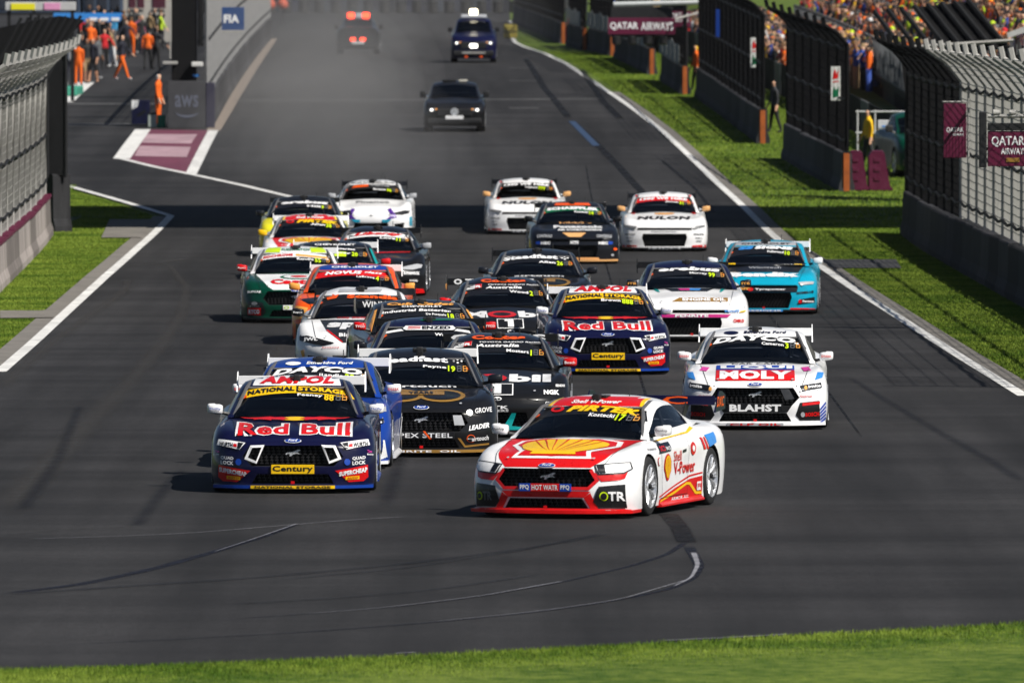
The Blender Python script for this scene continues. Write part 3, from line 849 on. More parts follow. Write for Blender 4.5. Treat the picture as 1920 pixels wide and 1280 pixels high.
# far end of the straight
rt = thing('far_fence', 'dark grey paling fence across the far end of the straight', 'fence', (at(740, 20, 780).x, 780, gz(780)))
zt = 2.9
for k in range(56):
    x = -17 + k * .66
    MB().box(x, x + .52, -.03, .03, .02, zt + .12*((k*7) % 5), b=0).build('pale', pmat('pale_%d' % (k % 4), [srgb(52, 55, 66), srgb(40, 43, 52), srgb(66, 72, 82), srgb(48, 52, 70)][k % 4], .8, var=.4, scale=.8), rt)
for z in (.5, 1.8): MB().box(-17, 20, .032, .1, z, z + .12).build('rail', DSTEEL, rt)
rt = thing('tyre_wall', 'low dark tyre barrier in front of the far paling fence', 'barrier', (at(740, 24, 772).x, 772, gz(772)))
for k in range(30):
    mb = MB()
    for j in range(3): mb.lathe([(0, .18), (0, .3), (.06, .34), (.2, .34), (.26, .3), (.26, .18)], 10, 'z', -15 + k*1.1, 0, .27*j)
    mb.build('tyre_stack', RUBBER, rt, smooth=True)
for px, lab in ((506, 'left of the two orange balls by the pit wall'), (530, 'right of the two orange balls by the pit wall')):
    p = P(px, 44)
    rt = thing('marker_ball', 'round orange marker, ' + lab, 'marker', p)
    MB().tube([(0, 0, 0), (0, 0, .8)], .05, 6).build('stem', DSTEEL, rt)
    MB().lathe([(-.33, .02), (-.28, .2), (-.12, .32), (.12, .32), (.28, .2), (.33, .02)], 12, 'z', 0, 0, 1.1).build('ball', pmat('faded_orange', srgb(190, 85, 60), .7), rt, smooth=True)
p = P(957, 72)
rt = thing('foam_block', 'small yellow foam block where the far right verge begins', 'barrier', p)
MB().box(-.35, .35, -.6, .6, 0, .7, b=.08).build('block', pmat('yellow_foam', srgb(150, 135, 50), .8), rt)
MB().box(-.36, .36, -.61, .61, .3, .36, b=.01).build('strap', DSTEEL, rt)
p = P(1069, 84)
rt = thing('marshal_barrier', 'small red and orange barrier at the seventh right wall gap', 'barrier', p)
MB().box(-.25, .25, -.3, .3, 0, .9, b=.06).build('red_body', pmat('red_plastic', srgb(180, 30, 40), .5), rt)
MB().box(-.18, .18, -.2, .2, .9, 1.3, b=.08).build('orange_top', pmat('orange_plastic', srgb(220, 90, 50), .5), rt)

# overhead footbridge, above the top of the picture, whose shadow crosses the track
ys0, ys1 = P(960, 428).y, P(960, 386).y
zd = 7.2
sh = zd / SUN.z
bx = 0
rt = thing('footbridge', 'wide overhead footbridge above the frame casting the dark band across the track', 'bridge', (0, (ys0 + ys1)/2 + sh*SUN.y, 0))
hw = (ys1 - ys0)/2
zg = gz(rt.location.y)
MB().box(-22, 26, -hw + .3, hw - .3, zd, zd + .5, b=.05).build('deck', CONCD, rt)
for s in (-1, 1):
    MB().box(-22, 26, s*(hw - .25) - .04, s*(hw - .25) + .04, zd + .5, zd + 1.0).build('parapet', DSTEEL, rt)
    for x in (-19, 17):
        MB().box(x - .3, x + .3, s*(hw - 1.2) - .3, s*(hw - 1.2) + .3, -1, zd, b=.03).build('pier', CONCD, rt)
# ================================================================== people
def skin_body(joints, edges, rad):
    """one continuous skinned figure, evaluated to a plain mesh"""
    me = bpy.data.meshes.new('tmp_fig')
    me.from_pydata(joints, edges, [])
    o = link('tmp_fig', me)
    md = o.modifiers.new('s', 'SKIN'); md.use_smooth_shade = True
    sv = me.skin_vertices[0].data
    for i, r in enumerate(rad):
        sv[i].radius = r if isinstance(r, tuple) else (r, r)
    sv[0].use_root = True
    o.modifiers.new('d', 'SUBSURF').levels = 1
    bpy.context.view_layer.update()
    dg = bpy.context.evaluated_depsgraph_get()
    m2 = bpy.data.meshes.new_from_object(o.evaluated_get(dg))
    bpy.data.objects.remove(o)
    return m2

def figure(step=.0, la=(0, 0), ra=(0, 0), bend=0., shorts=False, sleeves=True, turn=0.):
    """standing adult, 1.76 m, facing -y. step: stride; la/ra: (side angle, forward angle) of each arm"""
    J = [(0, 0, .95), (0, -bend*.1, 1.12), (0, -bend*.25, 1.32), (0, -bend*.32, 1.45), (0, -bend*.36, 1.53), (0, -bend*.42 - .01, 1.62), (0, -bend*.44 - .005, 1.70)]
    rad = [(.155, .11), (.14, .105), (.17, .115), (.09, .07), (.058, .06), (.082, .098), (.07, .085)]
    E = [(0, 1), (1, 2), (2, 3), (3, 4), (4, 5), (5, 6)]
    for s, st in ((-1, step), (1, -step)):
        b = len(J)
        J += [(s*.09, 0, .88), (s*.105, -st*.55 - .02*abs(st), .49), (s*.11, -st*1.0 + (.08 if st < 0 else 0), .09), (s*.115, -st*1.0 - .15 + (.08 if st < 0 else 0), .035)]
        rad += [.098, .066, .046, (.045, .035)]
        E += [(0, b), (b, b+1), (b+1, b+2), (b+2, b+3)]
    for s, (sa, fa) in ((-1, la), (1, ra)):
        b = len(J)
        sh = Vector((s*.19, -bend*.3, 1.40))
        d = Vector((s*math.sin(sa), -math.sin(fa)*math.cos(sa), -math.cos(fa)*math.cos(sa)))
        el = sh + d * .29
        f2 = fa + .35; d2 = Vector((s*math.sin(sa*.7), -math.sin(f2)*math.cos(sa*.7), -math.cos(f2)*math.cos(sa*.7)))
        wr = el + d2 * .25; hd = wr + d2 * .09; ft = hd + d2 * .08
        J += [tuple(sh), tuple(el), tuple(wr), tuple(hd), tuple(ft)]
        rad += [.062, .045, .034, (.042, .025), (.025, .014)]
        E += [(2, b), (b, b+1), (b+1, b+2), (b+2, b+3), (b+3, b+4)]
    me = skin_body(J, E, rad)
    for m in ('skin', 'top', 'trousers', 'shoes', 'hair'): me.materials.append(pmat('person_' + m, (.3, .2, .15), .7))
    hands = [Vector(J[16]), Vector(J[17]), Vector(J[18]), Vector(J[21]), Vector(J[22]), Vector(J[23])] if len(J) > 23 else []
    el_l, el_r = Vector(J[16]), Vector(J[21])
    for p in me.polygons:
        c = p.center
        arm = abs(c.x) > .15 and min((c - Vector(J[k])).length for k in (16, 17, 18, 19, 21, 22, 23, 24)) < .12 and c.z < 1.5
        if c.z > 1.515: i = 4 if (c.z > 1.69 or c.y > .015 - bend*.42) else 0
        elif arm and min((c - Vector(J[k])).length for k in ((18, 19, 17, 23, 24, 22) if not sleeves else (18, 19, 23, 24))) < .11: i = 0
        elif c.z > .93: i = 1
        elif c.z < .085: i = 3
        elif shorts and c.z < .5: i = 0
        else: i = 2
        if arm and i == 2: i = 0
        p.material_index = i
    me.polygons.foreach_set('use_smooth', [True]*len(me.polygons))
    # a nose so that the face reads from the front
    return me
POSES = [figure(), figure(.12, (.12, .1), (.12, -.1)), figure(.3, (.1, -.4), (.1, .5)), figure(.05, (.55, .2), (.5, .3)), figure(.0, (.2, 1.5), (.1, .1)),
         figure(.06, (.1, .9), (.15, .8), bend=.4), figure(.1, (.1, .2), (.15, .1), shorts=True, sleeves=False), figure(0, (.6, 2.4), (.15, .2))]
CLOTH = dict(navy=srgb(22, 24, 40), black=(.012, .012, .013), orange=srgb(240, 105, 15), red=srgb(200, 25, 35), white=srgb(225, 225, 225), sky=srgb(60, 150, 200),
             khaki=srgb(150, 125, 90), grey=srgb(90, 92, 95), yellow=srgb(235, 185, 20), lime=srgb(190, 220, 40), green=srgb(30, 120, 80), dgrey=srgb(45, 46, 50), pink=srgb(210, 110, 140), blue=srgb(40, 70, 150))
SKINS = [srgb(214, 165, 135), srgb(190, 140, 110), srgb(150, 105, 80), srgb(225, 180, 150)]
HAIRS = [srgb(40, 28, 20), srgb(20, 16, 14), srgb(110, 80, 50), srgb(60, 60, 62)]
def cmat(c): return pmat('cloth_' + c, CLOTH[c], .8, var=.15, scale=9)
def person(px, py, pose, top, trs, label, face=0., h=1.76, hair=0, skin=0, shoe='black', hat=None, loc=None, group=None):
    p = loc if loc is not None else P(px, py)
    o = link('person', POSES[pose]); o.location = p; o.rotation_euler = (0, 0, face); k = h / 1.76; o.scale = (k, k, k)
    tag(o, label, 'person', group)
    for i, m in enumerate((pmat('skin_%d' % skin, SKINS[skin], .6), cmat(top), cmat(trs), cmat(shoe), cmat(hat) if hat else pmat('hair_%d' % hair, HAIRS[hair], .7))):
        o.material_slots[i].link = 'OBJECT'; o.material_slots[i].material = m
    return o
Pp = [
    (133, 160, 1, 'white', 'navy', 'person in white shirt and navy trousers beside the black return fence', 2.6),
    (147, 161, 0, 'orange', 'orange', 'person in full orange overalls behind the green block', 2.9),
    (163, 157, 6, 'black', 'khaki', 'person in black shirt and khaki shorts at the front of the pit crowd', .4),
    (174, 157, 6, 'navy', 'black', 'person in navy shirt with bare shins in the pit crowd', -.5),
    (196, 130, 3, 'red', 'black', 'person in red team shirt and black trousers in the pit crowd', .2),
    (229, 150, 2, 'navy', 'orange', 'person striding in navy top and orange trousers on the pit lane', 1.2),
    (246, 106, 0, 'orange', 'orange', 'person in tall orange overalls further up the pit lane', 2.8),
    (277, 131, 1, 'orange', 'black', 'person in orange vest and black trousers right of the pit crowd', 3.0),
    (293, 131, 3, 'dgrey', 'black', 'person in grey jacket right of the orange vest', 2.5),
    (218, 92, 1, 'sky', 'grey', 'person in light blue shirt deep in the pit crowd', .5),
    (184, 148, 1, 'grey', 'dgrey', 'person in grey top behind the bare shins', 1.0),
    (205, 120, 0, 'navy', 'grey', 'person in navy right of the red team shirt', 2.0),
    (170, 118, 4, 'orange', 'black', 'person with raised arm and orange top in the pit crowd', .3),
    (185, 104, 0, 'black', 'navy', 'person in black shirt and navy trousers mid pit crowd', 1.7),
    (211, 128, 5, 'khaki', 'white', 'person bending in khaki near the striding person', -1.0),
    (262, 100, 1, 'pink', 'black', 'person in pink shirt between the two orange outfits', .0),
    (176, 86, 3, 'navy', 'black', 'person in navy with elbows out at the back of the pit crowd', .2),
    (195, 82, 0, 'black', 'black', 'person all in black at the back of the pit crowd', 1.2),
    (232, 84, 1, 'black', 'navy', 'person in black beside the light blue shirt', 2.2),
    (253, 82, 0, 'dgrey', 'black', 'person in charcoal left of the cream building', .7),
    (281, 86, 1, 'khaki', 'dgrey', 'person in khaki shirt below the cream building', 2.4),
    (301, 92, 3, 'lime', 'black', 'person in lime vest beside the black column', 1.9),
    (159, 93, 1, 'red', 'navy', 'person in red top with navy trousers near the canopy edge', .4),
    (206, 72, 0, 'white', 'black', 'person in white far back below the blue hoarding', .9),
    (270, 76, 0, 'navy', 'navy', 'person all in navy far back below the cream building', 2.9),
    (297, 238, 0, 'orange', 'orange', 'marshal in orange overalls with white stripes beside the dark hoarding', 1.3),
]
for k, (px, py, ps, t, tr, lab, fc) in enumerate(Pp):
    person(px, py, ps, t, tr, lab, fc, 1.66 + .14*random.random(), k % 4, (k*3) % 4, 'white' if k % 5 == 0 else 'black', hat='white' if k == 25 else ('black' if k % 6 == 1 else None))
for k in range(26):
    px, py = random.uniform(150, 308), random.uniform(66, 112)
    person(px, py, random.choice((0, 1, 3, 4, 1)), random.choice(('black', 'navy', 'dgrey', 'black')), random.choice(('black', 'dgrey', 'navy')),
           'dark clothed person in the packed back rows of the pit crowd', random.uniform(-3, 3), random.uniform(1.64, 1.84), k % 4, (k*3) % 4, group='dark figures at the back of the pit crowd')
person(1305, 172, 1, 'orange', 'navy', 'marshal in orange top by the wall gap under the white lamp rail', -1.3, 1.74, hat='yellow')
person(1313, 156, 0, 'orange', 'orange', 'marshal in orange overalls further behind the same wall gap', -1.3, 1.74, hat='lime')
person(1628, 318, 1, 'yellow', 'dgrey', 'marshal in yellow jacket behind the maroon barriers', -1.2, 1.74, hat='black')
person(1452, 250, 1, 'dgrey', 'black', 'person in dark clothes in the gap right of the third wall', -1.2, 1.7)

# ================================================================== grandstand on the right with its crowd
GX, GY0, GY1 = 13.0, 345, 525
def stand_z(Y): return gz(Y) + 2.2
rt = thing('grandstand', 'long raised grandstand full of spectators behind the right hand fences', 'grandstand', (GX, GY0, gz(GY0)))
L0 = Vector(rt.location)
def rel(x, y, z): return (x - L0.x, y - L0.y, z - L0.z)
nrow = 8
seg = 12
for i in range(int((GY1 - GY0) / seg)):
    y0 = GY0 + i*seg; y1 = y0 + seg - .05
    z0, z1 = gz(y0), gz(y1)
    def bar(x0, x1, za, zb, nm, m):
        MB().add([rel(x0, y0, z0+za), rel(x1, y0, z0+za), rel(x1, y1, z1+za), rel(x0, y1, z1+za), rel(x0, y0, z0+zb), rel(x1, y0, z0+zb), rel(x1, y1, z1+zb), rel(x0, y1, z1+zb)],
                 [(0,3,2,1), (4,5,6,7), (0,1,5,4), (1,2,6,5), (2,3,7,6), (3,0,4,7)]).build(nm, m, rt)
    bar(GX + .2, GX + .3, .0, .62, 'base_cladding', pmat('olive_screen', srgb(46, 50, 38), .9, var=.4, scale=1) if i % 3 == 1 else DCLOTH)
    bar(GX, GX + .95, .62, .8, 'front_beam', DSTEEL)
    for k in range(1, nrow): bar(GX + .1 + .85*k, GX + .9 + .85*k, .2 + .42*k, .8 + .42*k, 'tier', DSTEEL)
    bar(GX - .02, GX + .04, 2.06, 2.12, 'top_rail', pmat('rail_grey', (.14, .15, .16), .6)); bar(GX - .02, GX + .04, .86, .91, 'bottom_rail', pmat('rail_grey', (.14, .15, .16), .6))
    mb = MB()
    for j in range(40):
        yy = y0 + (j + .5)*seg/40; zz = gz(yy)
        mb.box(*[a for pr in zip(rel(GX - .012, yy - .012, zz + .85), rel(GX + .012, yy + .012, zz + 2.1)) for a in pr])
    o = mb.build('railing_bars', MATS['rail_grey'], rt); o['kind'] = 'stuff'
for yy in (GY0 - .1,):
    zz = gz(yy)
    MB().tube([rel(GX, yy, zz), rel(GX, yy, zz + 2.3)], .09, 8).build('corner_post', pmat('white_beam', (.5, .5, .5)), rt)
    for z in (.3,): MB().tube([rel(GX, yy, zz + z), rel(GX + 4, yy, zz + z)], .06, 6).build('brace', MATS['white_beam'], rt)
    MB().add([rel(GX, yy, zz + .6), rel(GX, yy + .15, zz + .6), rel(GX + 7, yy + .15, zz + 3.8), rel(GX + 7, yy, zz + 3.8), rel(GX, yy, zz + .85), rel(GX, yy + .15, zz + .85), rel(GX + 7, yy + .15, zz + 4.05), rel(GX + 7, yy, zz + 4.05)],
             [(0,1,2,3), (7,6,5,4), (0,4,5,1), (1,5,6,2), (2,6,7,3), (3,7,4,0)]).build('raker_beam', MATS['white_beam'], rt)
    mb = MB()
    for j in range(60):
        x = GX + j*.115; mb.box(*[a for pr in zip(rel(x - .012, yy - .012, zz + .85 + j*.0525), rel(x + .012, yy + .012, zz + 2.0 + j*.0525)) for a in pr])
    o = mb.build('railing_bars', MATS['rail_grey'], rt); o['kind'] = 'stuff'

def crowd(name, spots):
    """many small spectators as one mass"""
    V = []; F = []; M = []
    cols = ['orange', 'white', 'red', 'navy', 'black', 'khaki', 'lime', 'blue', 'yellow', 'grey', 'dgrey', 'orange', 'black', 'dgrey', 'black', 'navy', 'khaki', 'orange', 'black', 'dgrey']
    mats = [pmat('skin_%d' % k, SKINS[k], .6) for k in range(4)] + [cmat(c) for c in CLOTH] + [pmat('hair_%d' % k, HAIRS[k], .7) for k in range(4)]
    names = list(CLOTH)
    for (x, y, z, h) in spots:
        s = random.random
        c = 4 + names.index(random.choice(cols)); tr = 4 + names.index(random.choice(('navy', 'black', 'khaki', 'blue')))
        sk = random.randrange(4); hr = 4 + len(names) + random.randrange(4) if s() < .6 else 4 + names.index(random.choice(cols))
        a = random.uniform(-.5, .5); ca, sa = math.cos(a), math.sin(a)
        def put(prof, m, n=6):
            b = len(V)
            for (dx, w, d, zz) in prof:
                for k in range(n):
                    t = 2*math.pi*k/n; lx = dx + d*math.cos(t); ly = w*math.sin(t)
                    V.append((x + lx*ca - ly*sa, y + lx*sa + ly*ca, z + zz*h))
            for i in range(len(prof) - 1):
                for k in range(n): F.append((b+i*n+k, b+i*n+(k+1) % n, b+(i+1)*n+(k+1) % n, b+(i+1)*n+k)); M.append(m)
            F.append(tuple(b + (len(prof)-1)*n + k for k in range(n))); M.append(m)
        put([(0, .16, .12, 0), (0, .17, .13, .5)], tr)
        put([(0, .17, .12, .48), (0, .2, .13, .7), (0, .22, .13, .82), (0, .09, .08, .86)], c)
        put([(0, .06, .06, .85), (-.02, .085, .1, .90), (-.02, .085, .1, .95)], sk)
        put([(0, .09, .105, .945), (.0, .08, .09, .985), (.0, .03, .03, 1.01)], hr)
        for sd in (-1, 1):
            up = random.random() < .25
            b = len(V)
            p0 = (0, sd*.21, .80); p1 = (-.15, sd*.25, .66) if not up else (-.1, sd*.24, .98)
            for (qx, qy, qz) in (p0, p1):
                for k in range(4):
                    t = math.pi/2*k; lx = qx + .04*math.cos(t); ly = qy + .04*math.sin(t)
                    V.append((x + lx*ca - ly*sa, y + lx*sa + ly*ca, z + qz*h))
            for k in range(4): F.append((b+k, b+(k+1) % 4, b+4+(k+1) % 4, b+4+k)); M.append(sk if random.random() < .6 else c)
    o = link(name, mesh(name, V, F, mats, M, True)); o['kind'] = 'stuff'
    return o
spots = []
for k in range(nrow):
    y = GY0 + .4
    while y < GY1 - .5:
        if random.random() < .9:
            spots.append((GX + .5 + .85*k + random.uniform(-.15, .15), y, gz(y) + .8 + .42*k, random.uniform(1.55, 1.85)))
        y += random.uniform(.42, .62)
crowd('grandstand_crowd', spots)
# a second mass of spectators lining the far fences and the pit side
spots = []
for i in range(260):
    y = random.uniform(530, 700); x = float(right_x(y)) + 5.2 + random.uniform(0, 5)
    spots.append((x, y, gz(y) + (x - float(right_x(y)) - 5.2)*.45 + .9, random.uniform(1.6, 1.85)))
crowd('embankment_crowd', spots)
bank = []
for y in np.arange(528, 702, 14.0):
    x0 = float(right_x(y)); bank.append([(x0 + 5.0, y, gz(y)), (x0 + 5.1, y, gz(y) + .85), (x0 + 11, y, gz(y) + 3.3), (x0 + 40, y, gz(y) + 3.4)])
struct(link('embankment', mesh('embankment', [p for r in bank for p in r], [(i*4+j, i*4+j+1, (i+1)*4+j+1, (i+1)*4+j) for i in range(len(bank)-1) for j in range(3)], [TURF])))

# spectators pressed along the back of the fences, behind a grey crowd barrier
spots = []
y = 405.0
while y < 540:
    for k in range(5):
        if random.random() < .85: spots.append((float(right_x(y)) + 6.6 + k*.75 + random.uniform(-.2, .2), y + random.uniform(-.2, .2), gz(y) + .08*k, random.uniform(1.55, 1.85)))
    y += random.uniform(.6, .9)
crowd('fence_line_crowd', spots)
rt = thing('crowd_barrier', 'long dark crowd barrier behind the staggered right hand fences', 'barrier', (float(right_x(330)) + 6.0, 330, gz(330)))
L2 = Vector(rt.location)
for i in range(42):
    ya, yb = 330 + i*5, 334.8 + i*5
    a = Vector((float(right_x(ya)) + 6.0, ya, gz(ya))) - L2; b = Vector((float(right_x(yb)) + 6.0, yb, gz(yb))) - L2
    MB().add([a[:], b[:], (b + Vector((0, 0, 1.15)))[:], (a + Vector((0, 0, 1.15)))[:], (a + Vector((.05, 0, 0)))[:], (b + Vector((.05, 0, 0)))[:], (b + Vector((.05, 0, 1.15)))[:], (a + Vector((.05, 0, 1.15)))[:]],
             [(0,1,2,3), (7,6,5,4), (0,4,5,1), (1,5,6,2), (2,6,7,3), (3,7,4,0)]).build('panel', DCLOTH if i % 4 else pmat('grey_scrim', (.10, .105, .11), .8), rt)
# dark canopy frames and roof over the near right stand
rt = thing('stand_canopy', 'dark slanted canopy frames above the near right fence', 'canopy', (at(1780, 100, 296).x, 296, gz(296)))
L1 = Vector(rt.location)
for k in range(8):
    a = at(1700 + k*27, 104 - k*2, 296) - L1; b = at(1640 + k*25, 22 - k*3, 298) - L1
    MB().tube([a, b], .07, 6).build('rafter', DSTEEL, rt)
    MB().tube([a, Vector((a.x, a.y, 0))], .06, 6).build('post', DSTEEL, rt)
    if k < 7:
        a2 = at(1700 + (k+1)*27, 104 - (k+1)*2, 296) - L1; b2 = at(1640 + (k+1)*25, 22 - (k+1)*3, 298) - L1
        if k > 2:
            q = [a + (b-a)*.0 , a2, b2, b]
            MB().add([tuple(v_ + Vector((0, .1, -.02))) for v_ in q] + [tuple(v_ + Vector((0, .12, -.04))) for v_ in q], [(0,1,2,3), (7,6,5,4), (0,4,5,1), (1,5,6,2), (2,6,7,3), (3,7,4,0)]).build('roof_sheet', DCLOTH, rt)
MB().tube([at(1690, 90, 296) - L1, at(1900, 76, 296) - L1], .05, 6).build('rail', STEEL, rt)
MB().add([tuple(at(x, y, 295.8 + dy) - L1) for dy in (0, .2) for x, y in ((1690, 115), (1960, 100), (1960, 240), (1700, 200))], [(0,1,2,3), (7,6,5,4), (0,4,5,1), (1,5,6,2), (2,6,7,3), (3,7,4,0)]).build('dark_skirt', DCLOTH, rt)
MB().add([tuple(at(x, y, 294 + dy) - L1) for dy in (0, .3) for x, y in ((1888, 62), (1960, 36), (1960, 48), (1890, 72))], [(0,1,2,3), (7,6,5,4), (0,4,5,1), (1,5,6,2), (2,6,7,3), (3,7,4,0)]).build('white_beam', MATS['white_beam'], rt)
# things in the gap behind the maroon barriers
p = P(1657, 322)
rt = thing('info_pillar', 'white notice pillar with a pink panel in the right hand gap', 'sign', p)
MB().box(-.17, .17, -.12, .12, 0, 1.45, b=.02).build('pillar', pmat('pillar_white', (.62, .63, .64), .5), rt)
MB().box(-.172, .172, -.135, -.121, .78, 1.10, b=.004).build('pink_panel', pmat('pink_panel', srgb(200, 60, 150), .5), rt)
MB().box(-.08, .06, -.148, -.136, .86, 1.03, b=.004).build('white_mark', dmat('white'), rt)
MB().box(-.05, .05, -.135, -.121, 1.2, 1.3, b=.004).build('blue_mark', dmat('skyblue'), rt)
p = P(1645, 312)
rt = thing('barricade', 'white pipe barricade between the maroon barriers and the stand', 'barrier', p)
for z in (.95, 1.55): MB().tube([(-.6, .6, z), (1.0, .6, z)], .03, 6).build('rail', MATS['white_beam'], rt)
for x in (-.55, -.05, .95): MB().tube([(x, .6, 0), (x, .6, 1.6)], .03, 6).build('post', MATS['white_beam'], rt)
# ================================================================== race cars
# local axes: nose at y = 0 pointing to -y, x to the viewer's right, z up, origin on the ground under the nose
KIND = {}
_wz = lambda z: float(np.interp(z, [0, .1, .3, .6, .75, .9, 1.0, 1.14, 1.335, 1.345, 1.44, 2], [0, .1, .272, .563, .73, .895, .99, 1.115, 1.302, 1.318, 1.432, 2]))
def table2(rows, ys):
    """rows: list of columns over y -> list of pchip functions"""
    return [pchip(ys, [r[i] for r in rows]) for i in range(len(rows[0]))]

def shell_grid(spec):
    ys = spec['y']
    ZT = table2(spec['zt'], ys)            # top heights at |a| = A
    HW = table2(spec['hw'], ys)            # half widths at h = H
    A = spec['a']; H = spec['h']
    L = ys[-1]
    sy = np.concatenate([np.array([0, .015, .04, .07, .11, .16, .23, .31, .4, .5, .6, .7, .8, .9, 1.0, 1.1, 1.2, 1.3, 1.4, 1.5]), np.linspace(1.65, 3.0, 10), np.linspace(3.1, L - .12, 16), np.array([L - .06, L - .02, L])])
    ax = np.array([-1, -.985, -.96, -.92, -.87, -.8, -.72, -.62, -.5, -.38, -.25, -.12])
    ax = np.concatenate([ax, [0], -ax[::-1]])
    hz = np.array([0, .06, .14, .24, .36, .5, .64, .78, .88, .95, 1.0])
    def ztop(y, a):
        return float(pchip(A, [f(y) for f in ZT])(a))
    def hw(y, h):
        return float(pchip(H, [f(y) for f in HW])(h))
    zb = pchip([0, .25, .5, 4.2, L], [.085, .09, .10, .11, .2])
    zcache = {}
    for y in sy:
        fz = pchip(A, [f(y) for f in ZT]); fw = pchip(H, [f(y) for f in HW])
        zcache[y] = (fz, fw, float(zb(y)))
    bow = spec['bow']; nose = pchip(*spec['nose'])
    verts = []; idx = {}
    def vert(i, j, k):
        key = (i, j, k)
        if key in idx: return idx[key]
        y = sy[i]; a = ax[j]; h = hz[k]
        fz, fw, b = zcache[y]
        x = a * float(fw(h))
        z = b + h * (float(fz(abs(a))) - b)
        fade = max(0, 1 - y / 1.15) ** 1.6
        yy = y + bow * (abs(x) / .95) ** 3.3 * fade + float(nose(z)) * max(0, 1 - y / .5) ** 2
        if y > L - 1: yy -= .16 * (abs(x)/.95) ** 2.5 * ((y - L + 1)) ** 2
        idx[key] = len(verts); verts.append((x, yy, z))
        return idx[key]
    ny, nx, nz = len(sy), len(ax), len(hz)
    faces = []
    for i in range(ny - 1):
        for j in range(nx - 1):
            faces.append((vert(i, j, nz-1), vert(i, j+1, nz-1), vert(i+1, j+1, nz-1), vert(i+1, j, nz-1)))
            faces.append((vert(i, j, 0), vert(i+1, j, 0), vert(i+1, j+1, 0), vert(i, j+1, 0)))
        for k in range(nz - 1):
            faces.append((vert(i, 0, k), vert(i, 0, k+1), vert(i+1, 0, k+1), vert(i+1, 0, k)))
            faces.append((vert(i, nx-1, k), vert(i+1, nx-1, k), vert(i+1, nx-1, k+1), vert(i, nx-1, k+1)))
    for j in range(nx - 1):
        for k in range(nz - 1):
            faces.append((vert(0, j, k), vert(0, j+1, k), vert(0, j+1, k+1), vert(0, j, k+1)))
            faces.append((vert(ny-1, j, k), vert(ny-1, j, k+1), vert(ny-1, j+1, k+1), vert(ny-1, j+1, k)))
    return verts, faces

MUST = dict(
    y=[0, .05, .12, .3, .88, 1.3, 1.9, 2.8, 3.3, 3.68, 4.3, 4.75],
    a=[0, .35, .66, .86, .95, 1.0],
    zt=[[.565, .563, .555, .54, .52, .50], [.615, .612, .605, .585, .565, .54], [.645, .641, .633, .625, .605, .575],
        [.72, .725, .712, .715, .69, .64], [.82, .80, .775, .805, .775, .70], [.882, .862, .835, .83, .79, .72],
        [.90, .89, .87, .85, .80, .74], [.91, .90, .88, .87, .82, .76], [.93, .92, .905, .90, .85, .78],
        [.95, .945, .93, .92, .875, .79], [.97, .968, .955, .92, .87, .79], [.95, .948, .94, .90, .85, .78]],
    h=[0, .25, .6, .85, 1.0],
    hw=[[.74, .80, .82, .80, .76], [.84, .89, .90, .88, .84], [.89, .93, .94, .92, .88], [.945, .97, .975, .96, .93],
        [.965, .985, .985, .98, .955], [.955, .97, .97, .965, .95], [.95, .955, .955, .96, .95], [.95, .955, .955, .965, .955],
        [.955, .965, .97, .975, .96], [.965, .985, .99, .985, .965], [.95, .965, .97, .965, .945], [.86, .89, .90, .89, .87]],
    bow=.30, nose=([.05, .12, .3, .42, .55, .7], [-.02, -.01, -.035, -.02, .01, .05]),
    grille=[[(-.525, .605), (.525, .605), (.61, .47), (.50, .355), (-.50, .355), (-.61, .47)], [(-.43, .255), (.43, .255), (.50, .12), (-.50, .12)]],
    cab=dict(y=[1.20, 1.40, 1.62, 1.84, 2.04, 2.30, 2.65, 3.0, 3.25, 3.6, 3.95, 4.22], zc=[.875, .965, 1.052, 1.138, 1.207, 1.278, 1.308, 1.298, 1.262, 1.165, 1.06, .972],
             xr=[.795, .77, .74, .705, .67, .645, .63, .61, .60, .59, .595, .62], bow=.20))
def derive(base, **kw):
    import copy
    d = copy.deepcopy(base); d.update(kw); return d
CAMA = derive(MUST, bow=.24, nose=([.05, .12, .3, .42, .55, .7], [-.02, -.015, -.03, -.015, .005, .05]),
    grille=[[(-.50, .44), (.50, .44), (.525, .35), (.46, .125), (-.46, .125), (-.525, .35)], [(-.62, .575), (.62, .575), (.64, .52), (-.64, .52)]])
CAMA['zt'][0] = [.56, .558, .555, .55, .54, .52]; CAMA['zt'][1] = [.605, .605, .603, .597, .585, .56]; CAMA['zt'][2] = [.64, .64, .636, .632, .62, .59]
CAMA['cab'] = dict(y=[1.20, 1.40, 1.62, 1.84, 2.04, 2.30, 2.65, 3.0, 3.25, 3.6, 3.95, 4.22], zc=[.88, .968, 1.056, 1.141, 1.21, 1.279, 1.308, 1.298, 1.262, 1.165, 1.06, .972],
             xr=[.795, .775, .75, .722, .692, .67, .655, .64, .625, .61, .60, .62], bow=.18)
SUPR = derive(MUST, bow=.42, nose=([.05, .12, .25, .38, .5, .62], [-.03, -.02, .0, -.03, .0, .06]),
    grille=[[(-.40, .36), (.40, .36), (.47, .12), (-.47, .12)], [(.55, .33), (.80, .36), (.78, .16), (.60, .15)], [(-.80, .36), (-.55, .33), (-.60, .15), (-.78, .16)]])
SUPR['zt'][0] = [.52, .518, .51, .50, .48, .46]; SUPR['zt'][1] = [.575, .572, .565, .55, .53, .51]; SUPR['zt'][2] = [.615, .61, .60, .595, .58, .55]
SUPR['zt'][3] = [.70, .69, .67, .69, .67, .62]; SUPR['zt'][4] = [.80, .785, .75, .82, .80, .71]
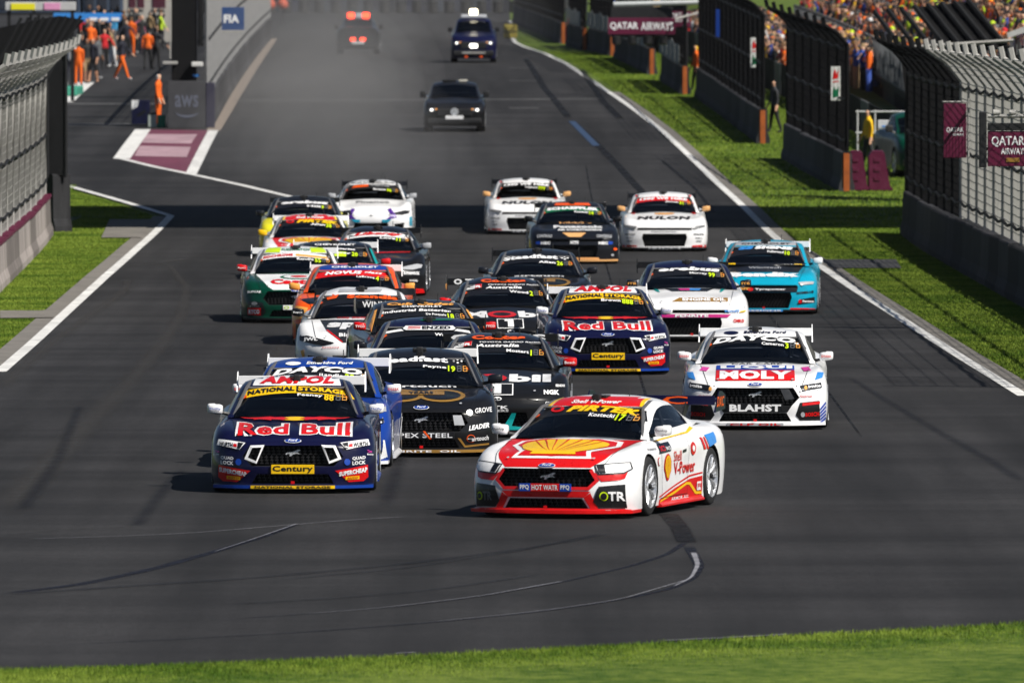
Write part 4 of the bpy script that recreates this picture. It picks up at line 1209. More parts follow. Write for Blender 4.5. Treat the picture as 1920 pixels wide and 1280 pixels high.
SUPR['cab'] = dict(y=[1.24, 1.42, 1.62, 1.84, 2.04, 2.30, 2.65, 3.0, 3.25, 3.6, 3.95, 4.22], zc=[.885, .965, 1.054, 1.14, 1.21, 1.278, 1.306, 1.294, 1.252, 1.16, 1.06, .975],
             xr=[.785, .76, .725, .69, .655, .63, .61, .595, .585, .58, .585, .61], bow=.26)

def boolean(verts, faces, cutters, m0, mc):
    """difference through a modifier, evaluated without operators"""
    a = link('tmp_body', mesh('tmp_body', verts, faces, [m0, mc]))
    obs = [a]
    mats_c = [m0, mc]
    for (v, f) in cutters:
        me = mesh('tmp_cut', v, f, mats_c, [1] * len(f))
        bm = bmesh.new(); bm.from_mesh(me); bmesh.ops.recalc_face_normals(bm, faces=bm.faces[:]); bm.to_mesh(me); bm.free()
        c = link('tmp_cut', me); obs.append(c)
        md = a.modifiers.new('b', 'BOOLEAN'); md.operation = 'DIFFERENCE'; md.object = c; md.solver = 'EXACT'
        md.material_mode = 'INDEX'
    bm = bmesh.new(); bm.from_mesh(a.data); bmesh.ops.recalc_face_normals(bm, faces=bm.faces[:]); bm.to_mesh(a.data); bm.free()
    bpy.context.view_layer.update()
    dg = bpy.context.evaluated_depsgraph_get()
    me = bpy.data.meshes.new_from_object(a.evaluated_get(dg))
    for o in obs: bpy.data.objects.remove(o)
    return me

AXF, AXR, WR = .92, 3.70, .34
def cabin(spec, kind):
    """roof and pillars, windscreen, rear window and side windows as separate meshes"""
    c = spec['cab']
    fy = np.linspace(0, 1, len(c['y']))
    n = 34
    t = np.linspace(0, 1, n)
    Yc = pchip(fy, c['y'])(t); Zc = pchip(fy, c['zc'])(t); Xr = pchip(fy, c['xr'])(t)
    bw = c['bow']
    xb = pchip([1.0, 1.4, 1.9, 2.6, 3.3, 3.9, 4.4], [.80, .815, .835, .845, .81, .73, .62])
    zbelt = pchip([1.0, 1.4, 1.9, 2.6, 3.3, 3.9, 4.4], [.845, .86, .875, .89, .92, .95, .965])
    top = np.array([-1, -.93, -.8, -.6, -.4, -.2, 0, .2, .4, .6, .8, .93, 1])
    rows = []
    for i in range(n):
        y, z, w = float(Yc[i]), float(Zc[i]), float(Xr[i])
        front = max(0, 1 - (y - c['y'][0]) / 1.3); rear = max(0, (y - 3.0) / 1.3)
        crown = .045 * min(1, (y - c['y'][0]) / .6) * min(1, (c['y'][-1] - y) / .6) + .012
        r = []
        for a in top:
            x = a * w
            yy = y + bw * a * a * front - .12 * a * a * rear
            zz = z - crown * a * a - .02 * abs(a) ** 6
            if kind == 'supra' and 1.9 < y < 3.4: zz += .012 * math.cos(a * math.pi * 2) * -1
            r.append(Vector((x, yy, zz)))
        e = r[-1]
        X0, Z0 = float(xb(e.y)), float(zbelt(e.y))
        Z0 = min(Z0, e.z); X0 = max(X0, abs(e.x))
        side = []
        for s in (.12, .45, .84):
            k = 1 - s
            side.append((e.x + (X0 - e.x) * (1 - (1-s)) ** 1.0 * 1.0 if False else e.x + (X0 - e.x) * (s ** .8), e.y, e.z + (Z0 - e.z) * s))
        side.append((X0, e.y, Z0 - .03))
        R_ = [Vector(q) for q in side]
        Lh = [Vector((-q.x, q.y, q.z)) for q in R_]
        rows.append(Lh[::-1] + r + R_)
    m = len(rows[0])
    G = lambda i, j: i * m + j
    V = [v for r in rows for v in r]
    yc = [float(q) for q in Yc]
    parts = {'roof': [], 'windscreen': [], 'rear_window': [], 'wl': [], 'wr': []}
    for i in range(n - 1):
        ym = (yc[i] + yc[i+1]) / 2
        for j in range(m - 1):
            q = (G(i, j), G(i, j+1), G(i+1, j+1), G(i+1, j))
            jt = j - 4        # index into the top columns
            if 0 <= jt < 12:
                if ym < 2.05 and 1 <= jt < 11: parts['windscreen'].append(q)
                elif ym > 3.2 and 1 <= jt < 11 and ym < 4.1: parts['rear_window'].append(q)
                else: parts['roof'].append(q)
            else:
                glass = (j in (1, 2)) or (j - m + 1 in (-3, -2)) or (m - 2 - j in (1, 2))
                if glass and 1.42 < ym < 3.35: parts['wl' if j < 4 else 'wr'].append(q)
                else: parts['roof'].append(q)
    return V, parts

def sub(V, faces, name, mats, smooth=True, sharp=35):
    used = sorted({i for f in faces for i in f}); mp = {k: i for i, k in enumerate(used)}
    return mesh(name, [V[i] for i in used], [tuple(mp[i] for i in f) for f in faces], mats, None, smooth, sharp)

def glass_material():
    m = bpy.data.materials.new('tinted_glass'); m.use_nodes = True
    N = m.node_tree.nodes; L = m.node_tree.links
    b = N['Principled BSDF']; N.remove(b)
    out = N['Material Output']
    tr = N.new('ShaderNodeBsdfTransparent'); tr.inputs[0].default_value = (.30, .33, .38, 1)
    gl = N.new('ShaderNodeBsdfGlossy'); gl.inputs['Roughness'].default_value = .05
    nz = N.new('ShaderNodeTexNoise'); nz.inputs['Scale'].default_value = 9
    mr = N.new('ShaderNodeMapRange'); mr.inputs[3].default_value = .03; mr.inputs[4].default_value = .12
    L.new(nz.outputs[0], mr.inputs[0]); L.new(mr.outputs[0], gl.inputs['Roughness'])
    fr = N.new('ShaderNodeFresnel'); fr.inputs[0].default_value = 1.45
    mx = N.new('ShaderNodeMixShader')
    L.new(fr.outputs[0], mx.inputs[0]); L.new(tr.outputs[0], mx.inputs[1]); L.new(gl.outputs[0], mx.inputs[2])
    L.new(mx.outputs[0], out.inputs[0])
    return m
GLASS = glass_material()
LENS = pmat('headlamp_lens', (.35, .36, .38), .12, metal=.3, var=.5, scale=25, coat=1)
LAMPW = pmat('lit_lamp', (.9, .9, .9), .3, emit=(1, .97, .9, 2.5))
AMBER = pmat('amber_display', (.4, .2, .05), .4, emit=(1, .55, .15, .5))

def ring_prism(mb, outer, inner, f0, f1, m=0):
    n = len(outer)
    v = [f0(p) for p in outer] + [f0(p) for p in inner] + [f1(p) for p in outer] + [f1(p) for p in inner]
    f = []
    for i in range(n):
        j = (i+1) % n
        f += [(i, j, n+j, n+i), (2*n+i, 3*n+i, 3*n+j, 2*n+j), (i, 2*n+i, 2*n+j, j), (n+i, n+j, 3*n+j, 3*n+i)]
    mb.add(v, f, m)

def inset(poly, d):
    c = np.mean(np.array(poly), 0)
    return [(p[0] + (c[0]-p[0]) * d, p[1] + (c[1]-p[1]) * d) for p in poly]

def make_kind(kind, spec):
    verts, faces = shell_grid(spec)
    V, parts = cabin(spec, kind)
    K = {}
    # target for decals: uncut shell + cabin
    allv = [Vector(v) for v in verts] + list(V); o = len(verts)
    allf = list(faces) + [tuple(i + o for i in q) for p in parts.values() for q in p]
    K['bvh'] = BVHTree.FromPolygons(allv, allf)
    bodyb = BVHTree.FromPolygons([Vector(v) for v in verts], faces)
    def yfront(x, z):
        h = bodyb.ray_cast(Vector((x, -2, z)), Vector((0, 1, 0)))
        return h[0].y if h[0] is not None else .3
    K['yf'] = yfront
    cut = []
    for ax_ in (AXF, AXR):
        for s in (-1, 1):
            mb = MB(); n = 28; x0, x1 = s*.62, s*1.2
            ring = [(math.cos(2*math.pi*i/n)*.375, math.sin(2*math.pi*i/n)*.375) for i in range(n)]
            v = [(x, ax_ + q[0], .335 + q[1]) for x in (x0, x1) for q in ring]
            f = [(i, (i+1) % n, n + (i+1) % n, n + i) for i in range(n)] + [tuple(range(n))[::-1], tuple(range(n, 2*n))]
            cut.append((v, f))
    spec['grille'] = [[(x, _wz(z)) for x, z in g] for g in spec['grille']]
    for g in spec['grille']:
        n = len(g)
        def f0(p): return (p[0], -.4, p[1])
        def f1(p): return (p[0]*.97, max(.16, yfront(p[0], p[1]) + .16), p[1])
        cut.append(([f0(p) for p in g] + [f1(p) for p in g], [tuple(range(n)), tuple(range(n, 2*n))[::-1]] + [(i, (i+1) % n, n + (i+1) % n, n + i) for i in range(n)]))
    PH = paint('white')
    me = boolean(verts, faces, cut, PH, VOID)
    # the parcel shelf and cockpit tub under the cabin are bare and dark
    for p in me.polygons:
        c = p.center
        if p.material_index == 0 and p.normal.z > .5 and 1.34 + .12*abs(c.x) < c.y < 4.0 and abs(c.x) < .78: p.material_index = 1
        if p.material_index == 0 and p.normal.z < -.6: p.material_index = 1
    me.polygons.foreach_set('use_smooth', [True]*len(me.polygons)); me.set_sharp_from_angle(angle=R(32))
    me.name = kind + '_body'
    K['body'] = me
    K['roof'] = sub(V, parts['roof'], 'roof', [PH])
    for k, nm in (('windscreen', 'windscreen'), ('rear_window', 'rear_window'), ('wl', 'side_window'), ('wr', 'side_window')):
        K[k] = sub(V, parts[k], nm, [GLASS])
    # grille bars inside each opening
    K['grilles'] = []
    for gi, g in enumerate(spec['grille']):
        zs = [p[1] for p in g]; z0, z1 = min(zs), max(zs)
        mb = MB()
        def span(z):
            xs = []
            for i in range(len(g)):
                a, b = g[i], g[(i+1) % len(g)]
                if (a[1]-z)*(b[1]-z) < 0: xs.append(a[0] + (b[0]-a[0])*(z-a[1])/(b[1]-a[1]))
            return (min(xs), max(xs)) if len(xs) >= 2 else (0, 0)
        k = 0; z = z0 + .025
        while z < z1 - .01:
            a, b = span(z); off = (k % 2) * .03; x = a + .01 + off
            while x < b - .03:
                y = yfront(x, z) + .09
                mb.box(x, x + .042, y, y + .02, z, z + .012)
                mb.box(x + .018, x + .026, y + .002, y + .018, z + .012, z + .035)
                x += .062
            z += .036; k += 1
        K['grilles'].append(mb.mesh('grille_mesh', BLACKPL))
    # front splitter
    out = [(-.95, .34), (-.95, .26), (-.80, .09), (-.55, -.02), (-.25, -.065), (0, -.075), (.25, -.065), (.55, -.02), (.80, .09), (.95, .26), (.95, .34)]
    bm_ = {'mustang': 0, 'camaro': -.02, 'supra': .02}[kind]
    out = [(x, -.075 + bm_ + (spec['bow'] + .02)*(abs(x)/.95)**3.0) for x in np.linspace(-.95, .95, 17)] + [(.95, .62), (-.95, .62)]
    K['splitter'] = MB().prism(out, lambda q: (q[0], q[1], .062), lambda q: (q[0], q[1], .098)).mesh('splitter', BLACKPL)
    # skirts
    K['skirts'] = []
    for s in (-1, 1):
        mb = MB().prism([(.93, .08), (1.0, .085), (1.0, .105), (.955, .14), (.93, .14)], lambda q: (s*q[0], 1.36, q[1]), lambda q: (s*q[0], 3.28, q[1]))
        K['skirts'].append(mb.mesh('side_skirt', BLACKPL))
    # wing
    mb = MB(); W = .775
    sec = [(0, 0), (.06, .022), (.18, .03), (.30, .018), (.34, .03), (.34, .024), (.29, .006), (.16, .0), (.05, -.012)]
    yw, zw = 4.62, 1.165
    mb.prism(sec, lambda q: (-W, yw + q[0], zw + q[1]*1.0), lambda q: (W, yw + q[0], zw + q[1]))
    mb.box(-W, W, yw - .004, yw + .02, zw - .045, zw + .065, b=.008)
    K['wing'] = mb.mesh('wing_plane', BLACKPL)
    allw = MB(); allw.v = mb.v; allw.f = mb.f
    K['wbvh'] = BVHTree.FromPolygons([Vector(v) for v in mb.v], mb.f)
    K['endplate'] = []
    for s in (-1, 1):
        pl = [(yw - .06, zw - .13), (yw + .42, zw - .10), (yw + .45, zw + .06), (yw + .30, zw + .11), (yw + .16, zw + .11)]
        K['endplate'].append(MB().prism(pl, lambda q: (s*(W + .001), q[0], q[1]), lambda q: (s*(W + .016 + .03*(zw - q[1])), q[0], q[1])).mesh('endplate', BLACKPL))
    K['strut'] = []
    for s in (-1, 1):
        pl = [(4.3, .94), (4.5, .94), (yw + .2, zw + .0), (yw + .02, zw + .01), (4.45, 1.02)]
        K['strut'].append(MB().prism(pl, lambda q: (s*.42, q[0], q[1]), lambda q: (s*.42 + .015, q[0], q[1])).mesh('wing_strut', BLACKPL))
    # mirrors
    K['mirror'] = []; K['stalk'] = []
    for s in (-1, 1):
        mb = MB()
        nu, nv = 14, 8
        v = []; f = []
        for i in range(nv + 1):
            ph = -math.pi/2 + math.pi*i/nv
            for k in range(nu):
                th = 2*math.pi*k/nu
                sp = lambda u, e: math.copysign(abs(u)**e, u)
                v.append((s*.965 + .095*sp(math.cos(ph), .3)*sp(math.cos(th), .35), 1.52 + .07*sp(math.cos(ph), .4)*sp(math.sin(th), .6) + .02*abs(math.cos(th)), .945 + .058*sp(math.sin(ph), .45) + .008*math.cos(th)*s))
        for i in range(nv):
            for k in range(nu): f.append((i*nu+k, i*nu+(k+1) % nu, (i+1)*nu+(k+1) % nu, (i+1)*nu+k))
        mb.add(v, f)
        K['mirror'].append(mb.mesh('mirror_housing', BLACKPL, True, 60))
        K['stalk'].append(MB().tube([(s*.76, 1.58, .87), (s*.86, 1.54, .895), (s*.93, 1.53, .91)], [.03, .022, .018], 6).mesh('mirror_stalk', BLACKPL))
    # headlamps
    K['lamps'] = []
    for s in (-1, 1):
        if kind == 'mustang': pl = [(.545, .628), (.88, .665), (.90, .61), (.84, .565), (.60, .545)]
        elif kind == 'camaro': pl = [(.66, .60), (.90, .63), (.91, .585), (.69, .545)]
        else: pl = [(.40, .545), (.56, .60), (.78, .655), (.90, .66), (.90, .60), (.74, .545), (.55, .515)]
        pl = [(x, _wz(z)) for x, z in pl]
        mb = MB()
        f0 = lambda q: (s*q[0], yfront(s*q[0], q[1]) - .008, q[1])
        f1 = lambda q: (s*q[0], yfront(s*q[0], q[1]) + .03, q[1])
        K['lamps'].append((pl, mb.prism(pl, f0, f1).mesh('headlamp', BLACKPL)))
    # wheels
    mb = MB()
    prof = [(.0, .235), (.0, .305), (.012, .326), (.035, .338), (.14, .34), (.245, .338), (.268, .326), (.28, .305), (.28, .235)]
    K['tyre'] = MB().lathe(prof, 36, 'x').mesh('tyre', RUBBER, True, 50)
    rim = MB().lathe([(.0, .238), (-.006, .244), (.0, .25)], 36, 'x')
    rim.lathe([(.0, .238), (.05, .222), (.20, .22), (.28, .24)], 36, 'x')
    for k in range(10):
        t = 2*math.pi*k/10
        for dt in (-.06, .06):
            a = Vector((.045, math.cos(t)*.05, math.sin(t)*.05)); b = Vector((.018, math.cos(t+dt*1.6)*.232, math.sin(t+dt*1.6)*.232))
            rim.tube([a, (a+b)/2 + Vector((-.012, 0, 0)), b], [.018, .013, .014], 5)
    rim.lathe([(.02, .001), (.018, .04), (.03, .055), (.06, .06)], 16, 'x')
    K['rim'] = rim.mesh('rim', CHROME, True, 40)
    K['disc'] = MB().lathe([(.09, .02), (.09, .185), (.12, .19), (.12, .02)], 24, 'x').mesh('brake_disc', DSTEEL, True, 30)
    K['hub'] = MB().lathe([(-.012, .001), (-.012, .02), (.0, .03), (.03, .032)], 10, 'x').mesh('centre_nut', DSTEEL, True, 30)
    # roof furniture, cockpit
    K['pod'] = MB().box(-.045, .045, 2.16, 2.26, 1.235, 1.335, b=.02).mesh('camera_pod', BLACKPL)
    K['vent'] = MB().box(-.09, .09, 2.29, 2.5, 1.275, 1.312, b=.012).mesh('roof_vent', BLACKPL)
    K['ant'] = MB().tube([(.28, 2.6, 1.27), (.285, 2.62, 1.40)], .006, 4).mesh('aerial', BLACKPL)
    cg = MB()
    for s in (-1, 1):
        cg.tube([(s*.74, 1.45, .86), (s*.60, 2.0, 1.18), (s*.56, 2.45, 1.235), (s*.55, 2.9, 1.225), (s*.56, 3.6, 1.0)], .022, 6)
        cg.tube([(s*.56, 2.72, 1.23), (s*.68, 2.72, .87)], .022, 6)
        cg.tube([(s*.62, 1.95, 1.14), (s*.70, 1.72, .88)], .018, 6)
    cg.tube([(-.56, 2.72, 1.23), (.56, 2.72, 1.23)], .022, 6); cg.tube([(-.56, 2.72, 1.22), (.6, 2.72, .89)], .018, 6)
    cg.tube([(-.58, 2.06, 1.175), (.58, 2.06, 1.175)], .02, 6)
    K['cage'] = cg.mesh('roll_cage', pmat('cage_grey', (.10, .10, .105), .5))
    st = MB().box(.10, .52, 2.58, 2.78, .84, 1.16, b=.06).box(.12, .5, 2.5, 2.62, 1.02, 1.16, b=.04)
    K['seat'] = st.mesh('seat', pmat('seat_dark', (.02, .02, .022), .7))
    K['dash'] = MB().box(-.62, .62, 1.62, 1.82, .84, .92, b=.03).mesh('dashboard', BLACKPL)
    wh = MB(); 
    wh.tube([(.31 + .15*math.cos(2*math.pi*i/14), 1.98 + .03*math.sin(2*math.pi*i/14), .94 + .1*math.sin(2*math.pi*i/14)) for i in range(15)], .014, 5)
    K['steer'] = wh.mesh('steering_wheel', BLACKPL)
    K['spec'] = spec
    KIND[kind] = K
for k, s in (('mustang', MUST), ('camaro', CAMA), ('supra', SUPR)): make_kind(k, s)

# ------------------------------------------------------------------ decals
TAN = .047
def cut_grid(V, F, su, sv):
    bm = bmesh.new()
    vs = [bm.verts.new((p[0], p[1], 0)) for p in V]
    for f in F:
        try: bm.faces.new([vs[i] for i in f])
        except ValueError: pass
    V = np.array([p[:2] for p in V])
    lo, hi = V.min(0), V.max(0)
    for ax_, st in ((0, su), (1, sv)):
        n = int((hi[ax_]-lo[ax_]) / st)
        for k in range(1, n + 1):
            c = lo[ax_] + (hi[ax_]-lo[ax_]) * k / (n + 1)
            co = [0, 0, 0]; co[ax_] = c; no = [0, 0, 0]; no[ax_] = 1
            bmesh.ops.bisect_plane(bm, geom=bm.verts[:] + bm.edges[:] + bm.faces[:], plane_co=co, plane_no=no)
    bm.verts.index_update()
    V2 = [(v.co.x, v.co.y) for v in bm.verts]; F2 = [[v.index for v in f.verts] for f in bm.faces]
    bm.free()
    return V2, F2

class Car:
    def __init__(s, kind, label, px, py, yaw, col, wing='black', mirror='black', splitter='black', skirt='black', roof=None, grp='race cars on the straight', far=False, lamp='black', name='race_car', endp=None):
        s.K = K = KIND[kind]; s.kind = kind; s.far = far
        p = P(px, py)
        s.root = thing(name, label, 'race car', p, R(-yaw), grp)
        def put(nm, me, mat=None, parent=None, slot=0):
            o = link(nm, me, parent or s.root)
            if mat is not None:
                o.material_slots[slot].link = 'OBJECT'; o.material_slots[slot].material = mat
            return o
        s.put = put
        s.body = put('body', K['body'], paint(col))
        s.roof = put('roof', K['roof'], paint(roof or col))
        put('windscreen', K['windscreen']); put('rear_window', K['rear_window'])
        put('side_window', K['wl']); put('side_window', K['wr'])
        for g in K['grilles']: put('grille', g)
        put('splitter', K['splitter'], paint(splitter))
        for q in K['skirts']: put('side_skirt', q, paint(skirt))
        s.wing = put('rear_wing', K['wing'], paint(wing))
        for q in K['endplate']: put('endplate', q, paint(endp or wing), s.wing)
        for q in K['strut']: put('wing_strut', q, None, s.wing)
        for m, t in zip(K['mirror'], K['stalk']):
            o = put('mirror', m, paint(mirror)); put('mirror_stalk', t, None, o)
        for pl, m in K['lamps']: put('headlamp', m, dmat(lamp) if lamp != 'lens' else LENS)
        for ya, nm in ((AXF, 'f'), (AXR, 'r')):
            for sd in (-1, 1):
                w = link('wheel', K['tyre'], s.root)
                w.location = (sd*.978, ya, .338); w.rotation_euler = (0, 0, 0)
                if sd < 0: pass
                if sd > 0: w.rotation_euler = (0, 0, math.pi)
                put('rim', K['rim'], None, w); put('brake_disc', K['disc'], None, w); put('centre_nut', K['hub'], None, w)
        put('camera_pod', K['pod'], None, s.roof); put('roof_vent', K['vent'], None, s.roof); put('aerial', K['ant'], None, s.roof)
        s.seams()
        put('roll_cage', K['cage']); put('seat', K['seat']); put('dashboard', K['dash']); put('steering_wheel', K['steer'])
    def _emit(s, name, V, F, mat, layer, proj='front', parent=None):
        bvh = s.K['wbvh'] if proj == 'wing' else s.K['bvh']
        off = .003 + .005 * layer
        D = Vector((0, 1, -TAN)).normalized()
        pos = []; ok = []
        for u, v in V:
            if proj == 'front': v = _wz(v)
            if proj in ('front', 'wing'): o, d = Vector((u, -1, v + TAN)), D
            elif proj == 'right': o, d = Vector((2, u, v)), Vector((-1, 0, 0))
            elif proj == 'left': o, d = Vector((-2, u, v)), Vector((1, 0, 0))
            else: o, d = Vector((u, v, 2)), Vector((0, 0, -1))
            h = bvh.ray_cast(o, d)
            if h[0] is None: pos.append((0, 0, 0)); ok.append(False); continue
            n = h[1] if h[1].dot(d) < 0 else -h[1]
            pos.append(h[0] + n * off); ok.append(True)
        fs = []
        for f in F:
            if not all(ok[i] for i in f): continue
            yy = [pos[i][1] for i in f]
            if proj == 'front' and max(yy) - min(yy) > .55: continue
            fs.append(f)
        if not fs: return None
        me = mesh(name, pos, fs, [mat])
        bm = bmesh.new(); bm.from_mesh(me); bmesh.ops.delete(bm, geom=[v for v in bm.verts if not v.link_faces], context='VERTS'); bm.to_mesh(me); bm.free()
        me.polygons.foreach_set('use_smooth', [True]*len(me.polygons))
        return link(name, me, parent or s.root)
    def poly(s, pts, col, layer=0, name='stripe', proj='front', mirror=False, su=.06, sv=.018):
        k = 2 if s.far else 1
        for m in ((1, -1) if mirror else (1,)):
            q = [(p[0]*m, p[1]) for p in pts]
            tri = tessellate_polygon([[Vector((p[0], p[1], 0)) for p in q]])
            V, F = cut_grid(q, tri, su*k, sv*k)
            s._emit(name, V, F, dmat(col), layer, proj)
    def ell(s, cx, cz, rx, rz, col, layer=1, name='emblem', proj='front', n=20):
        s.poly([(cx + rx*math.cos(2*math.pi*i/n), cz + rz*math.sin(2*math.pi*i/n)) for i in range(n)], col, layer, name, proj)
    def text(s, t, x0, x1, z0, z1, col, layer=1, bold=.03, shear=0., arch=0., tilt=0., name='lettering', proj='front', mirror=False, bow=0.):
        V, F, a = text_mesh(t, bold if not s.far else bold + .01, shear)
        for m in ((0, 1) if mirror else (0,)):
            a0, a1 = (x0, x1) if not m else (-x1, -x0)
            q = []
            for u, v in V:
                x = a0 + (a1-a0)*u; c = (x - (a0+a1)/2) / ((a1-a0)/2)
                zz = z0 + (z1-z0) * (v if not bow else .5 + (v-.5) * (1 - bow*(1 - c*c)))
                q.append((x, zz - arch*x*x + (tilt if not m else -tilt)*(x - (a0+a1)/2)))
            k = 2 if s.far else 1
            W = a1 - a0
            V2, F2 = cut_grid(q, F, .09*k, (.02 if z1 > .64 and z1 < .96 else .035)*k)
            s._emit(name, V2, F2, dmat(col) if isinstance(col, str) else col, layer, proj)
    SEAM = {}
    def seams(s):
        """shut lines, bonnet pins and tow straps"""
        if s.far: return
        K = s.K
        if 'seams' not in K:
            before = set(bpy.data.objects)
            w = .007
            zb = .64 if s.kind != 'supra' else .58
            c0 = 'black'
            s.poly([(.63, zb), (.63 + w, zb), (.74 + w, .89), (.74, .89)], c0, 1, 'bonnet_shut_line', mirror=True, su=1, sv=.03)
            for pr in ('right', 'left'):
                s.poly([(1.48, .2), (1.488, .2), (1.47, .84), (1.462, .84)], c0, 1, 'door_shut_line', pr, su=1, sv=.08)
                s.poly([(2.62, .2), (2.628, .2), (2.74, .86), (2.732, .86)], c0, 1, 'door_shut_line', pr, su=1, sv=.08)
                s.poly([(1.40, .18), (2.65, .18), (2.65, .187), (1.40, .187)], c0, 1, 'door_shut_line', pr, su=.2, sv=1)
                s.poly([(2.42, .66), (2.58, .67), (2.58, .70), (2.42, .69)], c0, 1, 'door_handle', pr, su=.1, sv=1)
            for x in (-.5, .5): s.ell(x, zb + .055, .018, .008, 'silver', 5, 'bonnet_pin', n=8)
            s.poly([(-.022, .115), (.022, .115), (.022, .16), (-.022, .16)], 'red', 5, 'tow_strap')
            K['seams'] = [(o.name.split('.')[0], o.data) for o in bpy.data.objects if o not in before]
        else:
            for nm, me in K['seams']: link(nm, me, s.root)
    # recurring pieces
    def banner(s, col, z0=1.225, z1=1.322, arch=.17, w0=.70, w1=.63, layer=0, name='windscreen_banner'):
        xs = np.linspace(-1, 1, 15)
        s.poly([(x*w0, z0 - arch*(x*w0)**2) for x in xs] + [(x*w1, z1 - arch*(x*w1)**2) for x in xs[::-1]], col, layer, name)
    def driver(s, name, num, ncol='lime', z=1.20, led='85', x=.0):
        w = .085 * text_mesh(num, .03, 0)[2]
        s.text(num, .45 - w, .45, z - .028, z + .055, ncol, 2, .03, arch=.17, name='race_number')
        s.text(name, .43 - w - .30, .43 - w, z - .003, z + .04, 'white', 2, .03, arch=.17, name='driver_name')
        zz = z - .05
        for k, c in enumerate(led):
            x0 = .475 + .075*k
            for pl in ([(0, 0), (.055, 0), (.055, .008), (0, .008)], [(0, .035), (.055, .035), (.055, .043), (0, .043)], [(0, .07), (.055, .07), (.055, .078), (0, .078)],
                       [(0, 0), (.008, 0), (.008, .078), (0, .078)], [(.047, 0), (.055, 0), (.055, .078), (.047, .078)]):
                s.poly([(x0 + a, zz + b) for a, b in pl], 'amber' if k else 'grey', 2, 'position_display')
        s.poly([(.585, z + .0), (.635, z - .035), (.64, z - .012), (.60, z + .02)], 'orange', 2, 'orange_strip')
        s.poly([(-.585, z + .0), (-.635, z - .035), (-.64, z - .012), (-.60, z + .02)], 'orange', 2, 'orange_strip')
    def solid(s, name, pts, depth, mat, y=None, lift=.01, z_of=None):
        """small raised plate following the nose"""
        yf = s.K['yf']
        MB().prism(pts, lambda q: (q[0], (y if y is not None else yf(q[0], q[1])) - lift, q[1]), lambda q: (q[0], (y if y is not None else yf(q[0], q[1])) - lift + depth, q[1])).build(name, mat, s.root)
    def ford(s, z=.645):
        s.ell(0, z, .10, .022, 'white', 3, 'badge'); s.ell(0, z, .092, .018, 'royal', 4, 'badge'); s.text('Ford', -.055, .055, z - .010, z + .011, 'white', 5, .02, .3, name='badge_lettering')
    def horse(s):
        pts = [(-.09, .505), (-.07, .52), (-.02, .525), (.02, .535), (.06, .555), (.09, .55), (.075, .535), (.05, .525), (.085, .50), (.04, .505), (.0, .495), (-.02, .475), (-.045, .475), (-.035, .495), (-.06, .505), (-.08, .49)]
        yy = s.K['yf'](0, .5) + .07
        pts = [(a, _wz(b)) for a, b in pts]
        MB().prism(pts, lambda q: (q[0], yy, q[1]), lambda q: (q[0], yy + .012, q[1])).build('grille_badge', CHROME, s.root)
    def bumper(s, col='black', txt=None, tcol='white', w=.36, plate=None, z0=.262, z1=.352, bold=.03):
        z0, z1 = _wz(z0), _wz(z1)
        yb = min(s.K['yf'](0, .3), s.K['yf'](0, .34)) - .012
        MB().box(-w, w, yb - .01, yb + .004, z0, z1, b=.004).build('bumper_plate', dmat(plate or col), s.root)
        if txt:
            text_on('lettering', txt, dmat(tcol), s.root, (-w*.94, yb - .0135, z0 + .012), (1, 0, 0), (0, 0, 1), w*1.88, z1 - z0 - .024, 0, bold)
    def mirror_text(s, t, col, bold=.02):
        for sd in (-1, 1):
            text_on('lettering', t, dmat(col), s.root, (sd*.965 - .07, 1.442, .928), (1, 0, 0), (0, 0, 1), .14, .036, 0, bold)
    def wingtext(s, t, x0, x1, col, bold=.03, z0=1.13, z1=1.222):
        text_on('wing_lettering', t, dmat(col), s.wing, (x0, 4.612, z0), (1, 0, 0), (0, 0, 1), x1 - x0, z1 - z0, 0, bold)
    def splitter_text(s, pts_w, col, t=None, tcol='black', z0=.066, z1=.094):
        yf = lambda x: -.08 + .11*(x/.55)**2 * .5
        n = 10; xs = np.linspace(-pts_w, pts_w, n)
        y0 = {'mustang': -.075, 'camaro': -.095, 'supra': -.055}[s.kind]
        yy = lambda x: y0 + (s.K['spec']['bow'] + .02)*(abs(x)/.95)**3.0 - .006
        v = [(x, yy(x), z) for x in xs for z in (.061, .099)]
        f = [(2*i, 2*i+2, 2*i+3, 2*i+1) for i in range(n-1)]
        link('splitter_strip', mesh('splitter_strip', v, f, [dmat(col)]), s.root)
        if t:
            V, F, a = text_mesh(t, .03, 0)
            V2, F2 = cut_grid([((u*2-1)*pts_w*.9, z0 + (z1-z0)*w) for u, w in V], F, .1, 1)
            link('splitter_lettering', mesh('splitter_lettering', [(x, yy(x) - .004, z) for x, z in V2], F2, [dmat(tcol)]), s.root)
    def nostrils(s, col, fill='black'):
        for sd in (-1, 1):
            o = [(.335, .612), (.505, .605), (.575, .44), (.43, .385)]
            i_ = [(.37, .585), (.48, .58), (.535, .455), (.435, .415)]
            o = [(p[0]*sd, _wz(p[1])) for p in o]; i_ = [(p[0]*sd, _wz(p[1])) for p in i_]
            yy = lambda q: s.K['yf'](q[0], max(.37, min(.58, q[1]))) + .0
            mb = MB(); ring_prism(mb, o, i_, lambda q: (q[0], yy(q) - .005, q[1]), lambda q: (q[0], yy(q) + .06, q[1]))
            mb.build('grille_surround', dmat(col), s.root)
    def pods(s, col='black', layer=0):
        s.poly([(.60, .40), (.86, .43), (.87, .14), (.60, .135), (.545, .22)], col, layer, 'air_dam', mirror=True)
